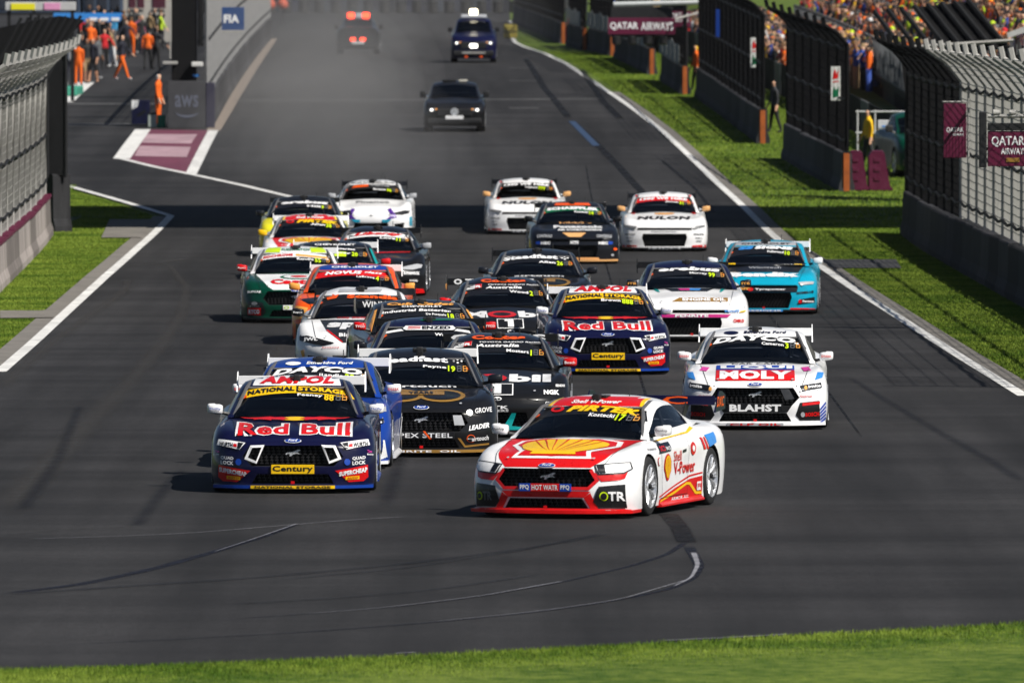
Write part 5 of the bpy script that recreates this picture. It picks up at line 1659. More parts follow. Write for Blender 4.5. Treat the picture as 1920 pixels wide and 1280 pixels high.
# ------------------------------------------------------------------ the field, front to back
def shell_livery(c, main=True):
    c.poly([(-.50, .615), (.50, .615), (.62, .70), (.70, .80), (.78, .905), (-.78, .905), (-.70, .80), (-.62, .70)], 'red', 0, 'bonnet_panel')
    w = [(-.60, .88), (-.64, .83), (-.42, .775), (-.47, .705), (.47, .705), (.42, .775), (.64, .83), (.60, .88), (.35, .91), (-.35, .91)]
    c.poly(w, 'white', 1, 'shell_outline')
    w2 = [(-.54, .875), (-.575, .835), (-.36, .783), (-.405, .727), (-.06, .727), (0, .722), (.06, .727), (.405, .727), (.36, .783), (.575, .835), (.54, .875), (.33, .903), (-.33, .903)]
    c.poly(w2, 'red', 2, 'shell_field')
    n = 16
    fan = [(-.27, .742), (.27, .742), (.25, .765), (.40, .79), (.50, .825)] + [(.50*math.cos(t), .835 + .062*math.sin(t)) for t in np.linspace(.15, math.pi - .15, n)] + [(-.50, .825), (-.40, .79), (-.25, .765)]
    c.poly(fan, 'yellow', 3, 'shell_fan')
    for k in range(-3, 4):
        a = k * .32; tx = .47*math.sin(a); tz = .835 + .058*math.cos(a)
        c.poly([(k*.03 - .002, .775), (k*.03 + .002, .775), (tx + .011, tz), (tx - .011, tz)], 'red', 4, 'shell_ray', su=.2)
    c.poly([(-.52, 1.325), (.52, 1.325), (.47, 1.42), (-.47, 1.42)], 'red', 0, 'roof_panel')
    for sd in (-1, 1):
        c.poly([(sd*.525, 1.32), (sd*.565, 1.315), (sd*.515, 1.42), (sd*.475, 1.42)], 'yellow', 1, 'roof_stripe')
    c.text('Shell V-Power', -.28, .30, 1.343, 1.378, 'white', 2, .03, .2)
    c.banner('black')
    c.text('PIRTEK', -.27, .60, 1.255, 1.325, 'yellow', 2, .06, .25, arch=.17)
    n = 18
    c.ell(-.40, 1.275, .085, .036, 'red', 2, 'roundel'); c.ell(-.40, 1.275, .045, .016, 'black', 3, 'roundel')
    c.ford(.625)

c = Car('mustang', 'white and red car number 17 leading the field with a yellow shell on its bonnet', 1024, 972, 15.5, 'white', wing='navy', mirror='white', splitter='red', skirt='red', lamp='white', grp=None)
shell_livery(c)
c.driver('Kostecki', '17', 'lime', 1.195, '81')
c.poly([(.545, .565), (.60, .54), (.84, .555), (.88, .585), (.86, .50), (.80, .475), (.63, .46)], 'red', 1, 'bumper_stripe', mirror=True)
c.poly([(.535, .64), (.885, .678), (.912, .61), (.845, .553), (.59, .533)], 'dgrey', 2, 'lamp_outline', mirror=True)
c.poly([(.552, .628), (.875, .664), (.895, .61), (.838, .568), (.605, .548)], 'white', 3, 'lamp_cover', mirror=True)
c.poly([(.56, .627), (.64, .636), (.67, .56), (.61, .553)], 'dark', 4, 'lamp_inner', mirror=True)
# red outline of the grille and lower lip
g = [(-.525, .605), (.525, .605), (.61, .47), (.50, .355), (-.50, .355), (-.61, .47)]
for i in range(6):
    if i == 0: continue
    a, b = Vector(g[i]), Vector(g[(i+1) % 6]); d = (b - a).normalized(); n = Vector((-d.y, d.x)) * -.018
    c.poly([tuple(a + n*.1), tuple(b + n*.1), tuple(b + n*2.2), tuple(a + n*2.2)], 'red', 1, 'grille_outline')
c.poly([(-.52, .345), (.52, .345), (.44, .27), (-.44, .27)], 'red', 1, 'bumper_panel')
c.poly([(.44, .27), (.515, .33), (.60, .115), (.515, .115)], 'red', 2, 'intake_outline', mirror=True)
c.poly([(-.90, .125), (.90, .125), (.90, .09), (-.90, .09)], 'red', 2, 'lower_lip')
c.pods('black', 3)
c.text('TR', .70, .86, .235, .345, 'white', 4, .03, mirror=False)
c.ell(.655, .29, .045, .055, 'lime', 4, 'ring_letter'); c.ell(.655, .29, .032, .04, 'black', 5, 'ring_letter')
c.text('TR', -.76, -.64, .225, .335, 'grey', 4, .03); c.ell(-.80, .28, .035, .05, 'lime', 4, 'ring_letter'); c.ell(-.80, .28, .024, .036, 'black', 5, 'ring_letter')
yb = c.K['yf'](0, .33) - .02
for x0, x1, col, t, bl in ((-.305, -.17, 'blue', 'PPQ', .03), (-.168, .168, 'red', 'HOT WATR', .02), (.17, .305, 'blue', 'PPQ', .03)):
    MB().box(x0, x1, yb - .01, yb + .02, .312, .40, b=.004).build('number_plate', dmat(col), c.root)
    text_on('plate_lettering', t, dmat('white'), c.root, (x0 + .015, yb - .0125, .327), (1, 0, 0), (0, 0, 1), x1 - x0 - .03, .06, 0, bl)
c.horse()
# flank
c.poly([(1.36, .115), (3.30, .115), (3.30, .36), (2.75, .345), (2.1, .27), (1.36, .165)], 'red', 0, 'door_panel', 'right', su=.12, sv=.05)
c.poly([(1.36, .185), (2.1, .29), (2.75, .368), (3.30, .385), (3.30, .405), (2.75, .39), (2.1, .31), (1.36, .205)], 'red', 0, 'pinstripe', 'right', su=.12, sv=.05)
c.poly([(1.4, .135), (2.05, .205), (2.6, .285), (2.72, .28), (3.0, .16), (3.28, .15), (3.28, .18), (3.04, .19), (2.78, .305), (2.6, .315), (2.05, .235), (1.4, .155)], 'yellow', 1, 'yellow_sweep', 'right', su=.12, sv=.05)
pe = [(1.74 + .17*math.cos(t)*(1 if math.sin(t) > -.3 else .75), .52 + .155*math.sin(t)) for t in np.linspace(0, 2*math.pi, 22)[:-1]]
c.poly(pe, 'red', 1, 'shell_emblem', 'right', su=.1, sv=.06)
c.poly([(1.74 + (x - 1.74)*.82, .525 + (y - .52)*.84) for x, y in pe], 'yellow', 2, 'shell_emblem', 'right', su=.1, sv=.06)
for k in range(-2, 3): c.poly([(1.74 + k*.012, .41), (1.742 + k*.012, .41), (1.748 + k*.065, .635 - .01*k*k), (1.738 + k*.065, .635 - .01*k*k)], 'red', 3, 'shell_ray', 'right', su=.2, sv=.06)
c.text('Shell', 2.02, 2.36, .575, .69, 'red', 1, .01, proj='right'); c.text('V-Power', 2.03, 2.98, .42, .565, 'red', 1, .02, proj='right')
c.ell(2.88, .69, .11, .075, 'red', 1, 'roundel', 'right'); c.ell(2.88, .69, .05, .035, 'white', 2, 'roundel', 'right')
c.poly([(1.38, .685), (1.90, .70), (1.96, .80), (1.44, .79)], 'dark', 1, 'series_panel', 'right'); c.text('SCS', 1.44, 1.66, .71, .765, 'red', 2, .03, proj='right'); c.text('RACE', 1.70, 1.88, .715, .75, 'white', 2, .02, proj='right')
c.poly([(1.5, .815), (2.3, .838), (3.0, .858), (3.35, .90), (3.35, .925), (3.0, .872), (2.3, .85), (1.5, .826)], 'yellow', 1, 'belt_stripe', 'right', sv=.04)
c.poly([(3.33, .66), (3.42, .66), (3.30, .80), (3.22, .80)], 'red', 1, 'quarter_stripe', 'right'); c.poly([(3.46, .66), (3.53, .66), (3.42, .80), (3.36, .80)], 'red', 1, 'quarter_stripe', 'right')
c.poly([(3.56, .68), (3.9, .72), (3.9, .84), (3.45, .82)], 'skyblue', 1, 'quarter_panel', 'right')
c.text('W.Industries', .95, 1.32, .735, .765, 'dgrey', 1, .01, proj='right'); c.ell(1.33, .60, .06, .05, 'red', 1, 'roundel', 'right'); c.ell(1.33, .60, .05, .042, 'white', 2, 'roundel', 'right')
c.poly([(3.05, .20), (3.22, .20), (3.22, .30), (3.05, .30)], 'white', 2, 'sponsor_square', 'right'); c.text('ppq', 3.07, 3.20, .22, .28, 'red', 3, .02, proj='right')
c.text('ARMOR ALL', 1.9, 2.7, .13, .17, 'white', 2, .02, proj='right')
c.mirror_text('Dunlop', 'navy')
text_on('endplate_lettering', 'DXC', dmat('orange'), c.wing, (.802, 4.62, 1.10), (0, 1, 0), (0, 0, 1), .34, .12, 0, .02, .3)
c.wingtext('X  C', -.5, .45, 'orange', .02)
lead = c

def bull_livery(c, drv, num, ncol='yellow', led='88'):
    c.poly([(-.53, 1.335), (.53, 1.335), (.49, 1.435), (-.49, 1.435)], 'white', 0, 'roof_panel')
    c.text('AMPOL', -.45, .45, 1.345, 1.422, 'red', 2, .05, .25)
    c.banner('yellow', z0=1.238, z1=1.332)
    c.text('NATIONAL', -.58, -.02, 1.258, 1.312, 'black', 2, .045, arch=.17)
    xs = np.linspace(.0, .60, 9)
    c.poly([(x, 1.246 - .17*x*x) for x in xs] + [(x, 1.324 - .17*x*x) for x in xs[::-1]], 'black', 1, 'banner_box')
    c.text('STORAGE', .02, .585, 1.258, 1.312, 'yellow', 2, .045, arch=.17)
    c.driver(drv, num, ncol, 1.185, led)
    c.text('Red Bull', -.69, .70, .69, .862, 'white', 1, .10, bow=.22)
    c.text('Red Bull', -.66, .67, .703, .85, 'red', 2, .03, bow=.22)
    c.ell(0, .892, .17, .022, 'yellow', 2, 'sun_disc')
    for sd in (-1, 1):
        b = [(.06, .885), (.14, .905), (.24, .903), (.30, .912), (.42, .902), (.55, .898), (.66, .905), (.60, .89), (.48, .885), (.50, .873), (.42, .882), (.33, .875), (.28, .868), (.27, .88), (.18, .876), (.13, .868), (.12, .88)]
        c.poly([(sd*x, z) for x, z in b], 'red', 3, 'charging_bull')
    c.ford(.645)
    c.poly([(.56, .63), (.88, .672), (.90, .612), (.63, .556)], 'white', 2, 'lamp_cover', mirror=True)
    c.poly([(.58, .623), (.645, .632), (.655, .575), (.625, .565)], 'dark', 3, 'lamp_inner', mirror=True)
    c.text('WURTH', .71, .87, .588, .635, 'black', 3, .03, tilt=.12, mirror=True)
    c.poly([(.66, .615), (.70, .62), (.70, .585), (.66, .58)], 'red', 3, 'sponsor_mark', mirror=True)
    c.nostrils('white'); c.horse()
    c.bumper('yellow', 'Century', 'black', .255, z0=.258, z1=.375, bold=.03)
    c.poly([(.50, .30), (.70, .335), (.88, .375), (.885, .22), (.83, .16), (.66, .145)], 'red', 1, 'corner_panel', mirror=True)
    c.text('SUPERCHEAP', .545, .87, .255, .315, 'white', 2, .05, tilt=.2, mirror=True)
    c.poly([(.62, .175), (.78, .19), (.78, .235), (.62, .22)], 'yellow', 2, 'sponsor_box', mirror=True); c.text('AUTO', .635, .765, .192, .22, 'red', 3, .03, tilt=.09, mirror=True)
    c.text('QUAD', .70, .85, .43, .475, 'white', 2, .03, tilt=.1, mirror=True); c.text('LOCK', .70, .85, .375, .42, 'white', 2, .03, tilt=.1, mirror=True)
    c.ell(.64, .405, .035, .04, 'blue', 2, 'sponsor_mark'); c.ell(-.64, .405, .035, .04, 'blue', 2, 'sponsor_mark')
    c.text('Tim', .87, .92, .52, .55, 'pink', 2, .03, mirror=True); c.text('Buddy', .87, .94, .485, .51, 'white', 2, .02, mirror=True)
    c.splitter_text(.50, 'yellow', 'NATIONAL STORAGE')
    c.mirror_text('Thrifty', 'blue')
    c.poly([(1.4, .2), (3.3, .2), (3.3, .34), (1.4, .28)], 'blue', 0, 'door_panel', 'right', su=.2, sv=.06)
c = Car('mustang', 'navy energy drink car number 88 with yellow windscreen banner, nearest on the left', 549, 925, 0.2, 'navy', wing='white', mirror='white', splitter='royal', skirt='royal', grp=None)
bull_livery(c, 'Feeney', '88')
c = Car('mustang', 'navy energy drink car number 888 in mid field between black and white cars', 1140, 703, -1.6, 'navy', wing='white', mirror='white', splitter='royal', skirt='royal', grp=None)
bull_livery(c, 'Brown', '888', 'lime', '11')

# blue Etheridge car behind 88
def etheridge(c, base):
    t = 'white' if base == 'royal' else 'navy'
    c.text('Etheridge Ford', -.16, .42, 1.345, 1.383, t, 1, .04, .15); c.ell(-.33, 1.362, .10, .02, t, 1, 'badge')
    c.banner('black'); c.text('DAYCO.', -.58, .60, 1.252, 1.33, 'white', 2, .06, .25, arch=.17)
c = Car('mustang', 'bright blue car with white wing half hidden behind the navy number 88', 583, 880, 1.8, 'royal', wing='white', mirror='white', splitter='white', skirt='white', lamp='lens', grp=None)
etheridge(c, 'royal'); c.driver('Randle', '25', 'lime', 1.195, '93'); c.ford()
for k in range(6):
    c.poly([(.62 + k*.05, .64 + k*.02), (.66 + k*.05, .645 + k*.02), (.60 + k*.06, .80), (.56 + k*.06, .80)], 'white' if k % 2 == 0 else 'silver', 1, 'fender_chequer')
    c.poly([(1.4 + k*.32, .13), (1.55 + k*.32, .13), (1.95 + k*.32, .52), (1.88 + k*.32, .52)], 'white', 1, 'door_slash', 'right', su=.15, sv=.06)
    c.poly([(.80 + .02*k, .12 + k*.01), (.83 + .02*k, .12 + k*.01), (.90, .20 + k*.04), (.88, .20 + k*.04)], 'white', 1, 'corner_slash')
c.poly([(.62, .40), (.86, .43), (.87, .20), (.62, .22)], 'black', 0, 'air_dam', mirror=True); c.text('BOSCH', .66, .85, .26, .31, 'red', 2, .04, mirror=True)
c.text('BILSTEIN', .62, .85, .34, .39, 'red', 2, .05, mirror=True)
c.poly([(.60, .62), (.88, .665), (.88, .61), (.63, .56)], 'dark', 2, 'lamp_cover', mirror=True); c.text('Ignite', .66, .86, .59, .63, 'white', 3, .03, tilt=.1, mirror=True)
c.mirror_text('SHARK', 'red'); c.horse()

# black 19 and 26
def steadfast(c, drv, num, led):
    c.banner('black', z0=1.20)
    c.text('Steadfast', -.60, .36, 1.262, 1.335, 'white', 2, .045, arch=.16)
    for dx, dz in ((0, .022), (0, -.022), (-.05, 0), (.05, 0), (.095, 0)):
        c.poly([(.485 + dx, 1.268 + dz + .012), (.485 + dx + .03, 1.268 + dz), (.485 + dx, 1.268 + dz - .012), (.485 + dx - .03, 1.268 + dz)], 'white', 2, 'sponsor_diamond')
    c.driver(drv, num, 'lime', 1.175, led)
    c.text('airtouch', -.42, .46, .90, .935, 'white', 1, .03)
    for ro, ri, sd in ((.30, .24, 1), (.30, .24, -1)):
        n = 22
        o = [(sd*.27 + ro*math.cos(t), .80 + .075*math.sin(t)) for t in np.linspace(0, 2*math.pi, n + 1)[:-1]]; i_ = [(sd*.27 + ri*math.cos(t), .80 + .055*math.sin(t)) for t in np.linspace(0, 2*math.pi, n + 1)[:-1]]
        c.poly(o, 'gold', 1, 'gold_ring'); c.poly(i_, 'black', 2, 'ring_centre')
    c.poly([(-.30, .80), (.30, .80), (.30, .845), (-.30, .845)], 'gold', 3, 'gold_bar'); c.text('YEARS', -.16, .16, .805, .838, 'black', 4, .03)
    c.ford(.652); c.horse()
    c.bumper('black', 'APEX STEEL', 'white', .42, bold=.01)
    c.poly([(.10, .262), (.13, .262), (.05, .36), (.02, .36)], 'orange', 6, 'sponsor_mark')
    c.text('GROVE', .68, .89, .60, .655, 'white', 3, .01, tilt=.12, mirror=True)
    for sd in (-1, 1): MB().lathe([(-.012, .001), (-.01, .03), (.0, .04), (.02, .042)], 12, 'x').build('driving_lamp', LAMPW if sd > 0 else LENS, c.root, loc=(sd*.615, c.K['yf'](.615, .56) - .015, .563), rot=(0, 0, math.pi/2))
    c.text('LEADER', .60, .86, .39, .455, 'white', 2, .045, .2, tilt=.18, mirror=True); c.text('airtouch', .64, .85, .235, .30, 'white', 2, .02, tilt=.12, mirror=True)
    c.ell(.63, .262, .055, .058, 'orange', 1, 'orange_ring'); c.ell(.63, .262, .045, .048, 'black', 2, 'ring_centre')
    c.ell(-.63, .262, .055, .058, 'orange', 1, 'orange_ring'); c.ell(-.63, .262, .045, .048, 'black', 2, 'ring_centre')
    c.poly([(.46, .27), (.50, .265), (.56, .16), (.86, .20), (.86, .175), (.55, .13)], 'gold', 1, 'gold_edge', mirror=True)
    c.text('NB', .90, .96, .34, .42, 'white', 2, .05, .2)
    c.splitter_text(.55, 'gold', 'PENRITE  OIL', 'white')
    c.poly([(.40, .57), (.51, .57), (.55, .44), (.42, .44)], 'silver', 1, 'lamp_panel'); 
c = Car('mustang', 'black and gold car number 19 behind the leader with one lamp lit', 790, 857, -1.0, 'black', wing='white', mirror='dark', splitter='gold', grp=None)
steadfast(c, 'Payne', '19', '84')
c = Car('mustang', 'black and gold car number 26 further back above the Mobil number 2 car', 1010, 612, -.5, 'black', wing='black', mirror='dark', splitter='gold', grp=None, far=True)
steadfast(c, 'Allen', '26', '17')

# white 3
c = Car('mustang', 'white car number 3 with red and blue bonnet sign, right of the leader', 1416, 806, 1.3, 'white', wing='white', mirror='white', splitter='white', skirt='white', grp=None)
etheridge(c, 'white'); c.driver('Cameron', '3', 'lime', 1.195, '86'); c.ford(.635)
c.poly([(-.53, .825), (.53, .825), (.525, .885), (-.525, .885)], 'blue', 1, 'bonnet_sign'); c.poly([(-.535, .69), (.535, .69), (.53, .823), (-.53, .823)], 'red', 1, 'bonnet_sign')
c.text('LIQUI', -.47, .50, .832, .878, 'white', 2, .06); c.text('MOLY', -.48, .49, .705, .812, 'white', 2, .06)
c.text('MAGIC OUR', -.34, .40, .925, .945, 'dgrey', 1, .02); c.text('CAR CARE', -.32, .36, .898, .918, 'dgrey', 1, .02)
c.poly([(.60, .628), (.88, .668), (.89, .61), (.64, .56)], 'dark', 2, 'lamp_cover', mirror=True); c.text('ignite', .71, .87, .593, .64, 'white', 3, .04, tilt=.12, mirror=True); c.ell(.675, .60, .02, .025, 'amber', 3, 'sponsor_dot'); c.ell(-.60, .585, .02, .025, 'amber', 3, 'sponsor_dot')
c.pods('black', 1); c.text('BOSCH', .67, .85, .205, .27, 'red', 3, .05, tilt=.08, mirror=True); c.ell(.635, .232, .028, .04, 'silver', 3, 'sponsor_ring'); c.ell(-.87, .245, .02, .04, 'silver', 3, 'sponsor_ring')
c.poly([(.63, .355), (.86, .385), (.86, .42), (.63, .395)], 'red', 3, 'sponsor_box', mirror=True); c.text('Gabriel', .60, .76, .478, .505, 'red', 2, .02, mirror=True)
c.poly([(-.49, .355), (.49, .355), (.43, .262), (-.43, .262)], 'black', 1, 'bumper_panel')
c.bumper('black', 'BLAHST', 'white', .37, z0=.262, z1=.392, bold=.05); c.horse()
for k in range(5): c.poly([(.865, .12 + k*.05), (.875, .10 + k*.05), (.945, .17 + k*.055), (.94, .20 + k*.055)], 'blue', 2, 'corner_slash')
c.poly([(.33, .59), (.45, .585), (.52, .45), (.40, .43)], 'dgrey', 6, 'lamp_panel')
c.poly([(.62, .86), (.72, .87), (.76, .82), (.66, .81)], 'pink', 1, 'fender_decal', mirror=True)
c.poly([(.80, .70), (.90, .73), (.92, .80), (.84, .80)], 'skyblue', 1, 'fender_decal', mirror=True)
c.splitter_text(.38, 'silver', 'CLP OIL', 'red'); c.mirror_text('SHARK', 'red')

# black Mobil cars 1 and 2
def mobil(c, drv, num, led, wing, wcol):
    c.banner('black', z0=1.18, z1=1.34)
    c.text('Coates', -.36, .36, 1.352, 1.40, 'orange', 1, .06)
    c.poly([(-.60, 1.225), (-.36, 1.265), (-.35, 1.325), (-.56, 1.30)], 'white', 2, 'sponsor_box'); c.poly([(-.46, 1.248), (-.36, 1.265), (-.35, 1.325), (-.45, 1.312)], 'red', 3, 'sponsor_box')
    c.text('GR', -.54, -.37, 1.258, 1.295, 'white', 4, .06, .2)
    c.text('Australia', -.30, .28, 1.245, 1.29, 'white', 2, .04, .2); c.text('TOYOTA GAZOO Racing', -.26, .56, 1.302, 1.325, 'white', 2, .03, .15)
    c.driver(drv, num, 'lime', 1.18, led)
    c.text('M', -.72, -.33, .755, .855, 'white', 1, .06); c.text('bil', .16, .72, .755, .855, 'white', 1, .06)
    n = 20
    c.ell(-.10, .805, .23, .05, 'red', 1, 'red_letter_o'); c.ell(-.10, .805, .14, .025, 'black', 2, 'red_letter_o')
    c.poly([(-.20, .595), (.22, .595), (.22, .735), (-.20, .735)], 'white', 1, 'number_box'); c.poly([(-.185, .605), (.205, .605), (.205, .725), (-.185, .725)], 'black', 2, 'number_box')
    c.poly([(-.03, .612), (.06, .612), (.06, .718), (-.08, .718), (-.08, .695), (-.03, .695)], 'white', 3, 'race_number')
    c.ell(.01, .545, .06, .022, 'white', 2, 'badge'); c.ell(.01, .545, .045, .013, 'black', 3, 'badge'); c.text('T', -.012, .032, .53, .56, 'white', 4, .05, name='badge_lettering')
    c.text('NGK', .62, .82, .60, .655, 'white', 3, .05, mirror=True); c.text('CORESTAFF', .64, .88, .475, .51, 'white', 2, .03, mirror=True)
    c.text('NTK', -.16, .16, .41, .455, 'white', 2, .04); c.text('FILTERS', -.16, .16, .375, .40, 'white', 2, .03)
    c.poly([(.20, .36), (.26, .36), (.20, .16), (.46, .13), (.46, .10), (.05, .10), (.10, .16)], 'teal', 3, 'teal_fang')
    c.poly([(-.26, .36), (-.20, .36), (-.10, .16), (-.05, .10), (-.46, .10), (-.46, .13), (-.20, .16)], 'teal', 3, 'teal_fang')
    c.text('BENDIX', .78, .90, .70, .73, 'white', 1, .03, mirror=True)
    c.wingtext(wing, -.68, .62, wcol, .05)
c = Car('supra', 'black car number 1 with orange roof lettering directly behind the leader', 931, 820, .6, 'black', wing='black', mirror='red', splitter='black', grp=None)
mobil(c, 'Mostert', '1', '85', 'OPTUS', 'white'); c.mirror_text('Bosch', 'white')
c = Car('supra', 'black car number 2 with truck lettering on its wing, left of navy 888', 957, 682, -3.0, 'black', wing='black', mirror='red', splitter='black', grp=None)
mobil(c, 'Wood', '2', '89', 'O TRUCK ASSIST', 'white')

# dark blue Enzed Mustang
c = Car('mustang', 'dark blue car with white oval hose banner, between gold number 18 and black 19', 803, 782, 0, 'dark', roof='navy', wing='black', mirror='dark', grp=None)
xs = np.linspace(-.64, .64, 11)
c.banner('black', z0=1.19)
c.poly([(x, 1.272 - .17*x*x) for x in xs] + [(x, 1.305 - .17*x*x) for x in xs[::-1]], 'white', 1, 'banner_stripe')
c.poly([(-.34, 1.245), (.34, 1.245), (.39, 1.275), (.34, 1.325), (-.34, 1.325), (-.39, 1.275)], 'black', 2, 'banner_oval')
c.poly([(-.33, 1.252), (.33, 1.252), (.37, 1.277), (.33, 1.318), (-.33, 1.318), (-.37, 1.277)], 'white', 3, 'banner_oval')
c.text('ENZED', -.10, .30, 1.262, 1.308, 'black', 4, .05); c.poly([(-.30, 1.265), (-.12, 1.272), (-.12, 1.282), (-.30, 1.276)], 'red', 4, 'arrow_mark'); c.poly([(-.28, 1.29), (-.12, 1.295), (-.12, 1.306), (-.30, 1.302)], 'red', 4, 'arrow_mark')
c.poly([(-.14, 1.39), (.30, 1.395), (.34, 1.41), (-.10, 1.408)], 'green', 1, 'roof_claw'); c.driver('Waters', '6', 'lime', 1.175, '81'); c.ford()
for x in (-.5, .45): c.poly([(x, 1.32), (x + .05, 1.32), (x + .03, 1.40), (x, 1.40)], 'navy', 1, 'roof_stripe')

# gold 18 Camaro
c = Car('camaro', 'black car number 18 with orange pillars and white battery lettering', 812, 738, -5, 'dark', roof='black', wing='dark', mirror='red', grp=None)
c.banner('black', z0=1.19)
c.text('Cub Cadet', -.50, .50, 1.355, 1.39, 'amber', 1, .05, .3); c.text('CHEVROLET', -.30, .30, 1.325, 1.347, 'white', 2, .03); c.text('Industrial Batteries', -.60, .42, 1.262, 1.302, 'white', 2, .04, .15, arch=.12)
c.poly([(.46, 1.25), (.60, 1.235), (.56, 1.27), (.50, 1.29)], 'dgrey', 2, 'sponsor_mark'); c.driver('De Pasquale', '18', 'lime', 1.195, '87')
for sd in (-1, 1):
    c.poly([(sd*.655, 1.30), (sd*.69, 1.28), (sd*.845, .93), (sd*.80, .92)], 'amber', 2, 'pillar_stripe')
    c.poly([(sd*.72, .84), (sd*.78, .86), (sd*.90, .70), (sd*.84, .66)], 'amber', 2, 'fender_stripe')
c.text('MOBIL', -.55, .5, .88, .925, 'red', 1, .05); c.mirror_text('TYCO', 'white', .04)
c.poly([(-.95, .62), (-.70, .64), (-.72, .30), (-.95, .30)], 'orange', 0, 'corner_panel')
c.wingtext('WINNING ADVANTAGE', -.7, .7, 'white')

# white and black 8 Supra
c = Car('supra', 'white and black car with orange heating banner, front left of the orange car 4', 672, 707, 0.5, 'white', wing='dark', mirror='black', splitter='black', grp=None)
c.banner('black', z0=1.19, z1=1.335); c.text('Scandia', -.22, .58, 1.262, 1.325, 'orange', 2, .06, arch=.1)
c.poly([(-.52, 1.235), (-.38, 1.265), (-.34, 1.33), (-.40, 1.31), (-.44, 1.335), (-.46, 1.29), (-.54, 1.28)], 'orange', 2, 'sponsor_mark')
c.driver('Heimgartner', '8', 'lime', 1.19, '83')
c.poly([(-.62, .90), (.62, .90), (.50, .74), (.34, .63), (.24, .56), (-.24, .56), (-.34, .63), (-.50, .74)], 'dgrey', 0, 'bonnet_panel')
c.poly([(-.50, .74), (-.34, .63), (-.24, .56), (-.24, .575), (-.32, .64), (-.48, .75)], 'red', 1, 'bonnet_edge', mirror=True)
c.text('sp', -.50, -.02, .755, .855, 'white', 1, .06, .1); c.text('ares', .02, .50, .755, .855, 'white', 1, .06, .1); c.text('R&J Batteries', -.35, .35, .915, .94, 'red', 2, .04); c.text('BlackHawk', -.30, .30, .65, .70, 'white', 1, .03)
c.poly([(.36, .555), (.56, .61), (.80, .665), (.905, .66), (.90, .60), (.70, .54), (.55, .52)], 'black', 2, 'lamp_cover', mirror=True); c.text('JWL', .62, .84, .575, .635, 'white', 3, .04, mirror=True)
c.text('BOSCH', .30, .55, .475, .495, 'red', 2, .02, mirror=True); c.poly([(.84, .46), (.89, .44), (.86, .34), (.82, .36)], 'amber', 1, 'side_marker', mirror=True)
c.text('MERCURY', .58, .78, .24, .30, 'grey', 3, .02, mirror=True); c.poly([(-.36, 1.36), (.3, 1.365), (.32, 1.40), (-.34, 1.40)], 'silver', 1, 'roof_panel')
c.mirror_text('Repco', 'white')

# orange 4 Camaro
c = Car('camaro', 'orange car number 4 with blue and red windscreen banner on the left', 656, 648, .5, 'orange', wing='white', mirror='amber', splitter='black', grp=None)
c.banner('red', z0=1.235, z1=1.335); c.poly([(-.58, 1.335), (.58, 1.335), (.55, 1.41), (-.55, 1.41)], 'royal', 0, 'roof_panel')
c.text('CHEVROLET', -.36, .42, 1.36, 1.388, 'white', 1, .05); c.text('NOVUS', -.46, .16, 1.252, 1.312, 'white', 2, .06, .2, arch=.12); c.text('glass', .18, .50, 1.258, 1.312, 'white', 2, .03, .3, arch=.12)
c.driver('LeBrocq', '4', 'lime', 1.185, '12')
c.poly([(-.76, .90), (.76, .90), (.66, .985), (-.66, .985)], 'black', 1, 'screen_base'); c.text('MACK', -.58, .60, .925, .975, 'white', 2, .07)
c.poly([(-.85, .80), (-.4, .86), (.4, .86), (.85, .80), (.7, .72), (-.7, .72)], 'dark', 0, 'bonnet_panel')
for sd in (-1, 1): c.poly([(sd*.70, .66), (sd*.92, .70), (sd*.94, .46), (sd*.74, .50)], 'amber', 1, 'corner_panel')
c.poly([(.70, .38), (.90, .40), (.90, .20), (.70, .18)], 'dark', 1, 'corner_panel', mirror=True)

# green and white 55
c = Car('mustang', 'green and white car number 55 on the far left edge of the pack', 556, 606, -1.5, 'dgreen', roof='white', wing='white', mirror='red', splitter='black', skirt='green', grp=None)
c.poly([(-.72, .90), (.72, .90), (.62, .68), (.50, .63), (-.42, .63), (-.50, .68)], 'white', 0, 'bonnet_panel')
c.banner('white', z0=1.245, z1=1.33); c.text('SIDCHROME', -.58, -.05, 1.262, 1.308, 'red', 2, .04, arch=.17); c.poly([(0, 1.265), (.56, 1.215), (.56, 1.25), (0, 1.305)], 'amber', 1, 'banner_box')
c.poly([(-.55, 1.335), (-.28, 1.335), (-.26, 1.41), (-.50, 1.41)], 'lime', 1, 'roof_panel'); c.poly([(.28, 1.335), (.55, 1.335), (.50, 1.41), (.26, 1.41)], 'lime', 1, 'roof_panel')
c.text('FUELWATCH', -.25, .25, 1.355, 1.39, 'green', 2, .04); c.driver('Randle', '55', 'lime', 1.185, '14')
n = 20
c.ell(.05, .845, .34, .045, 'green', 1, 'castrol_ring'); c.ell(.05, .845, .28, .033, 'white', 2, 'castrol_ring'); c.ell(.05, .845, .15, .018, 'red', 3, 'castrol_ring')
c.text('Castrol', -.46, .56, .715, .80, 'red', 2, .06)
c.text('SUPCAR', -.86, -.62, .575, .61, 'white', 3, .03); c.pods('black', 1); c.poly([(.63, .15), (.86, .17), (.86, .31), (.63, .30)], 'red', 2, 'sponsor_box', mirror=True); c.text('RYCO', .65, .84, .185, .275, 'white', 3, .06, mirror=True)
c.ell(.74, .385, .05, .035, 'grey', 3, 'sponsor_mark'); c.ell(-.74, .385, .05, .035, 'grey', 3, 'sponsor_mark'); c.text('TYRES', .65, .83, .322, .345, 'grey', 3, .03, mirror=True)
c.bumper('white', 'O TECH', 'lime', .24); c.mirror_text('Ryco', 'white'); c.horse(); c.ford(.61)

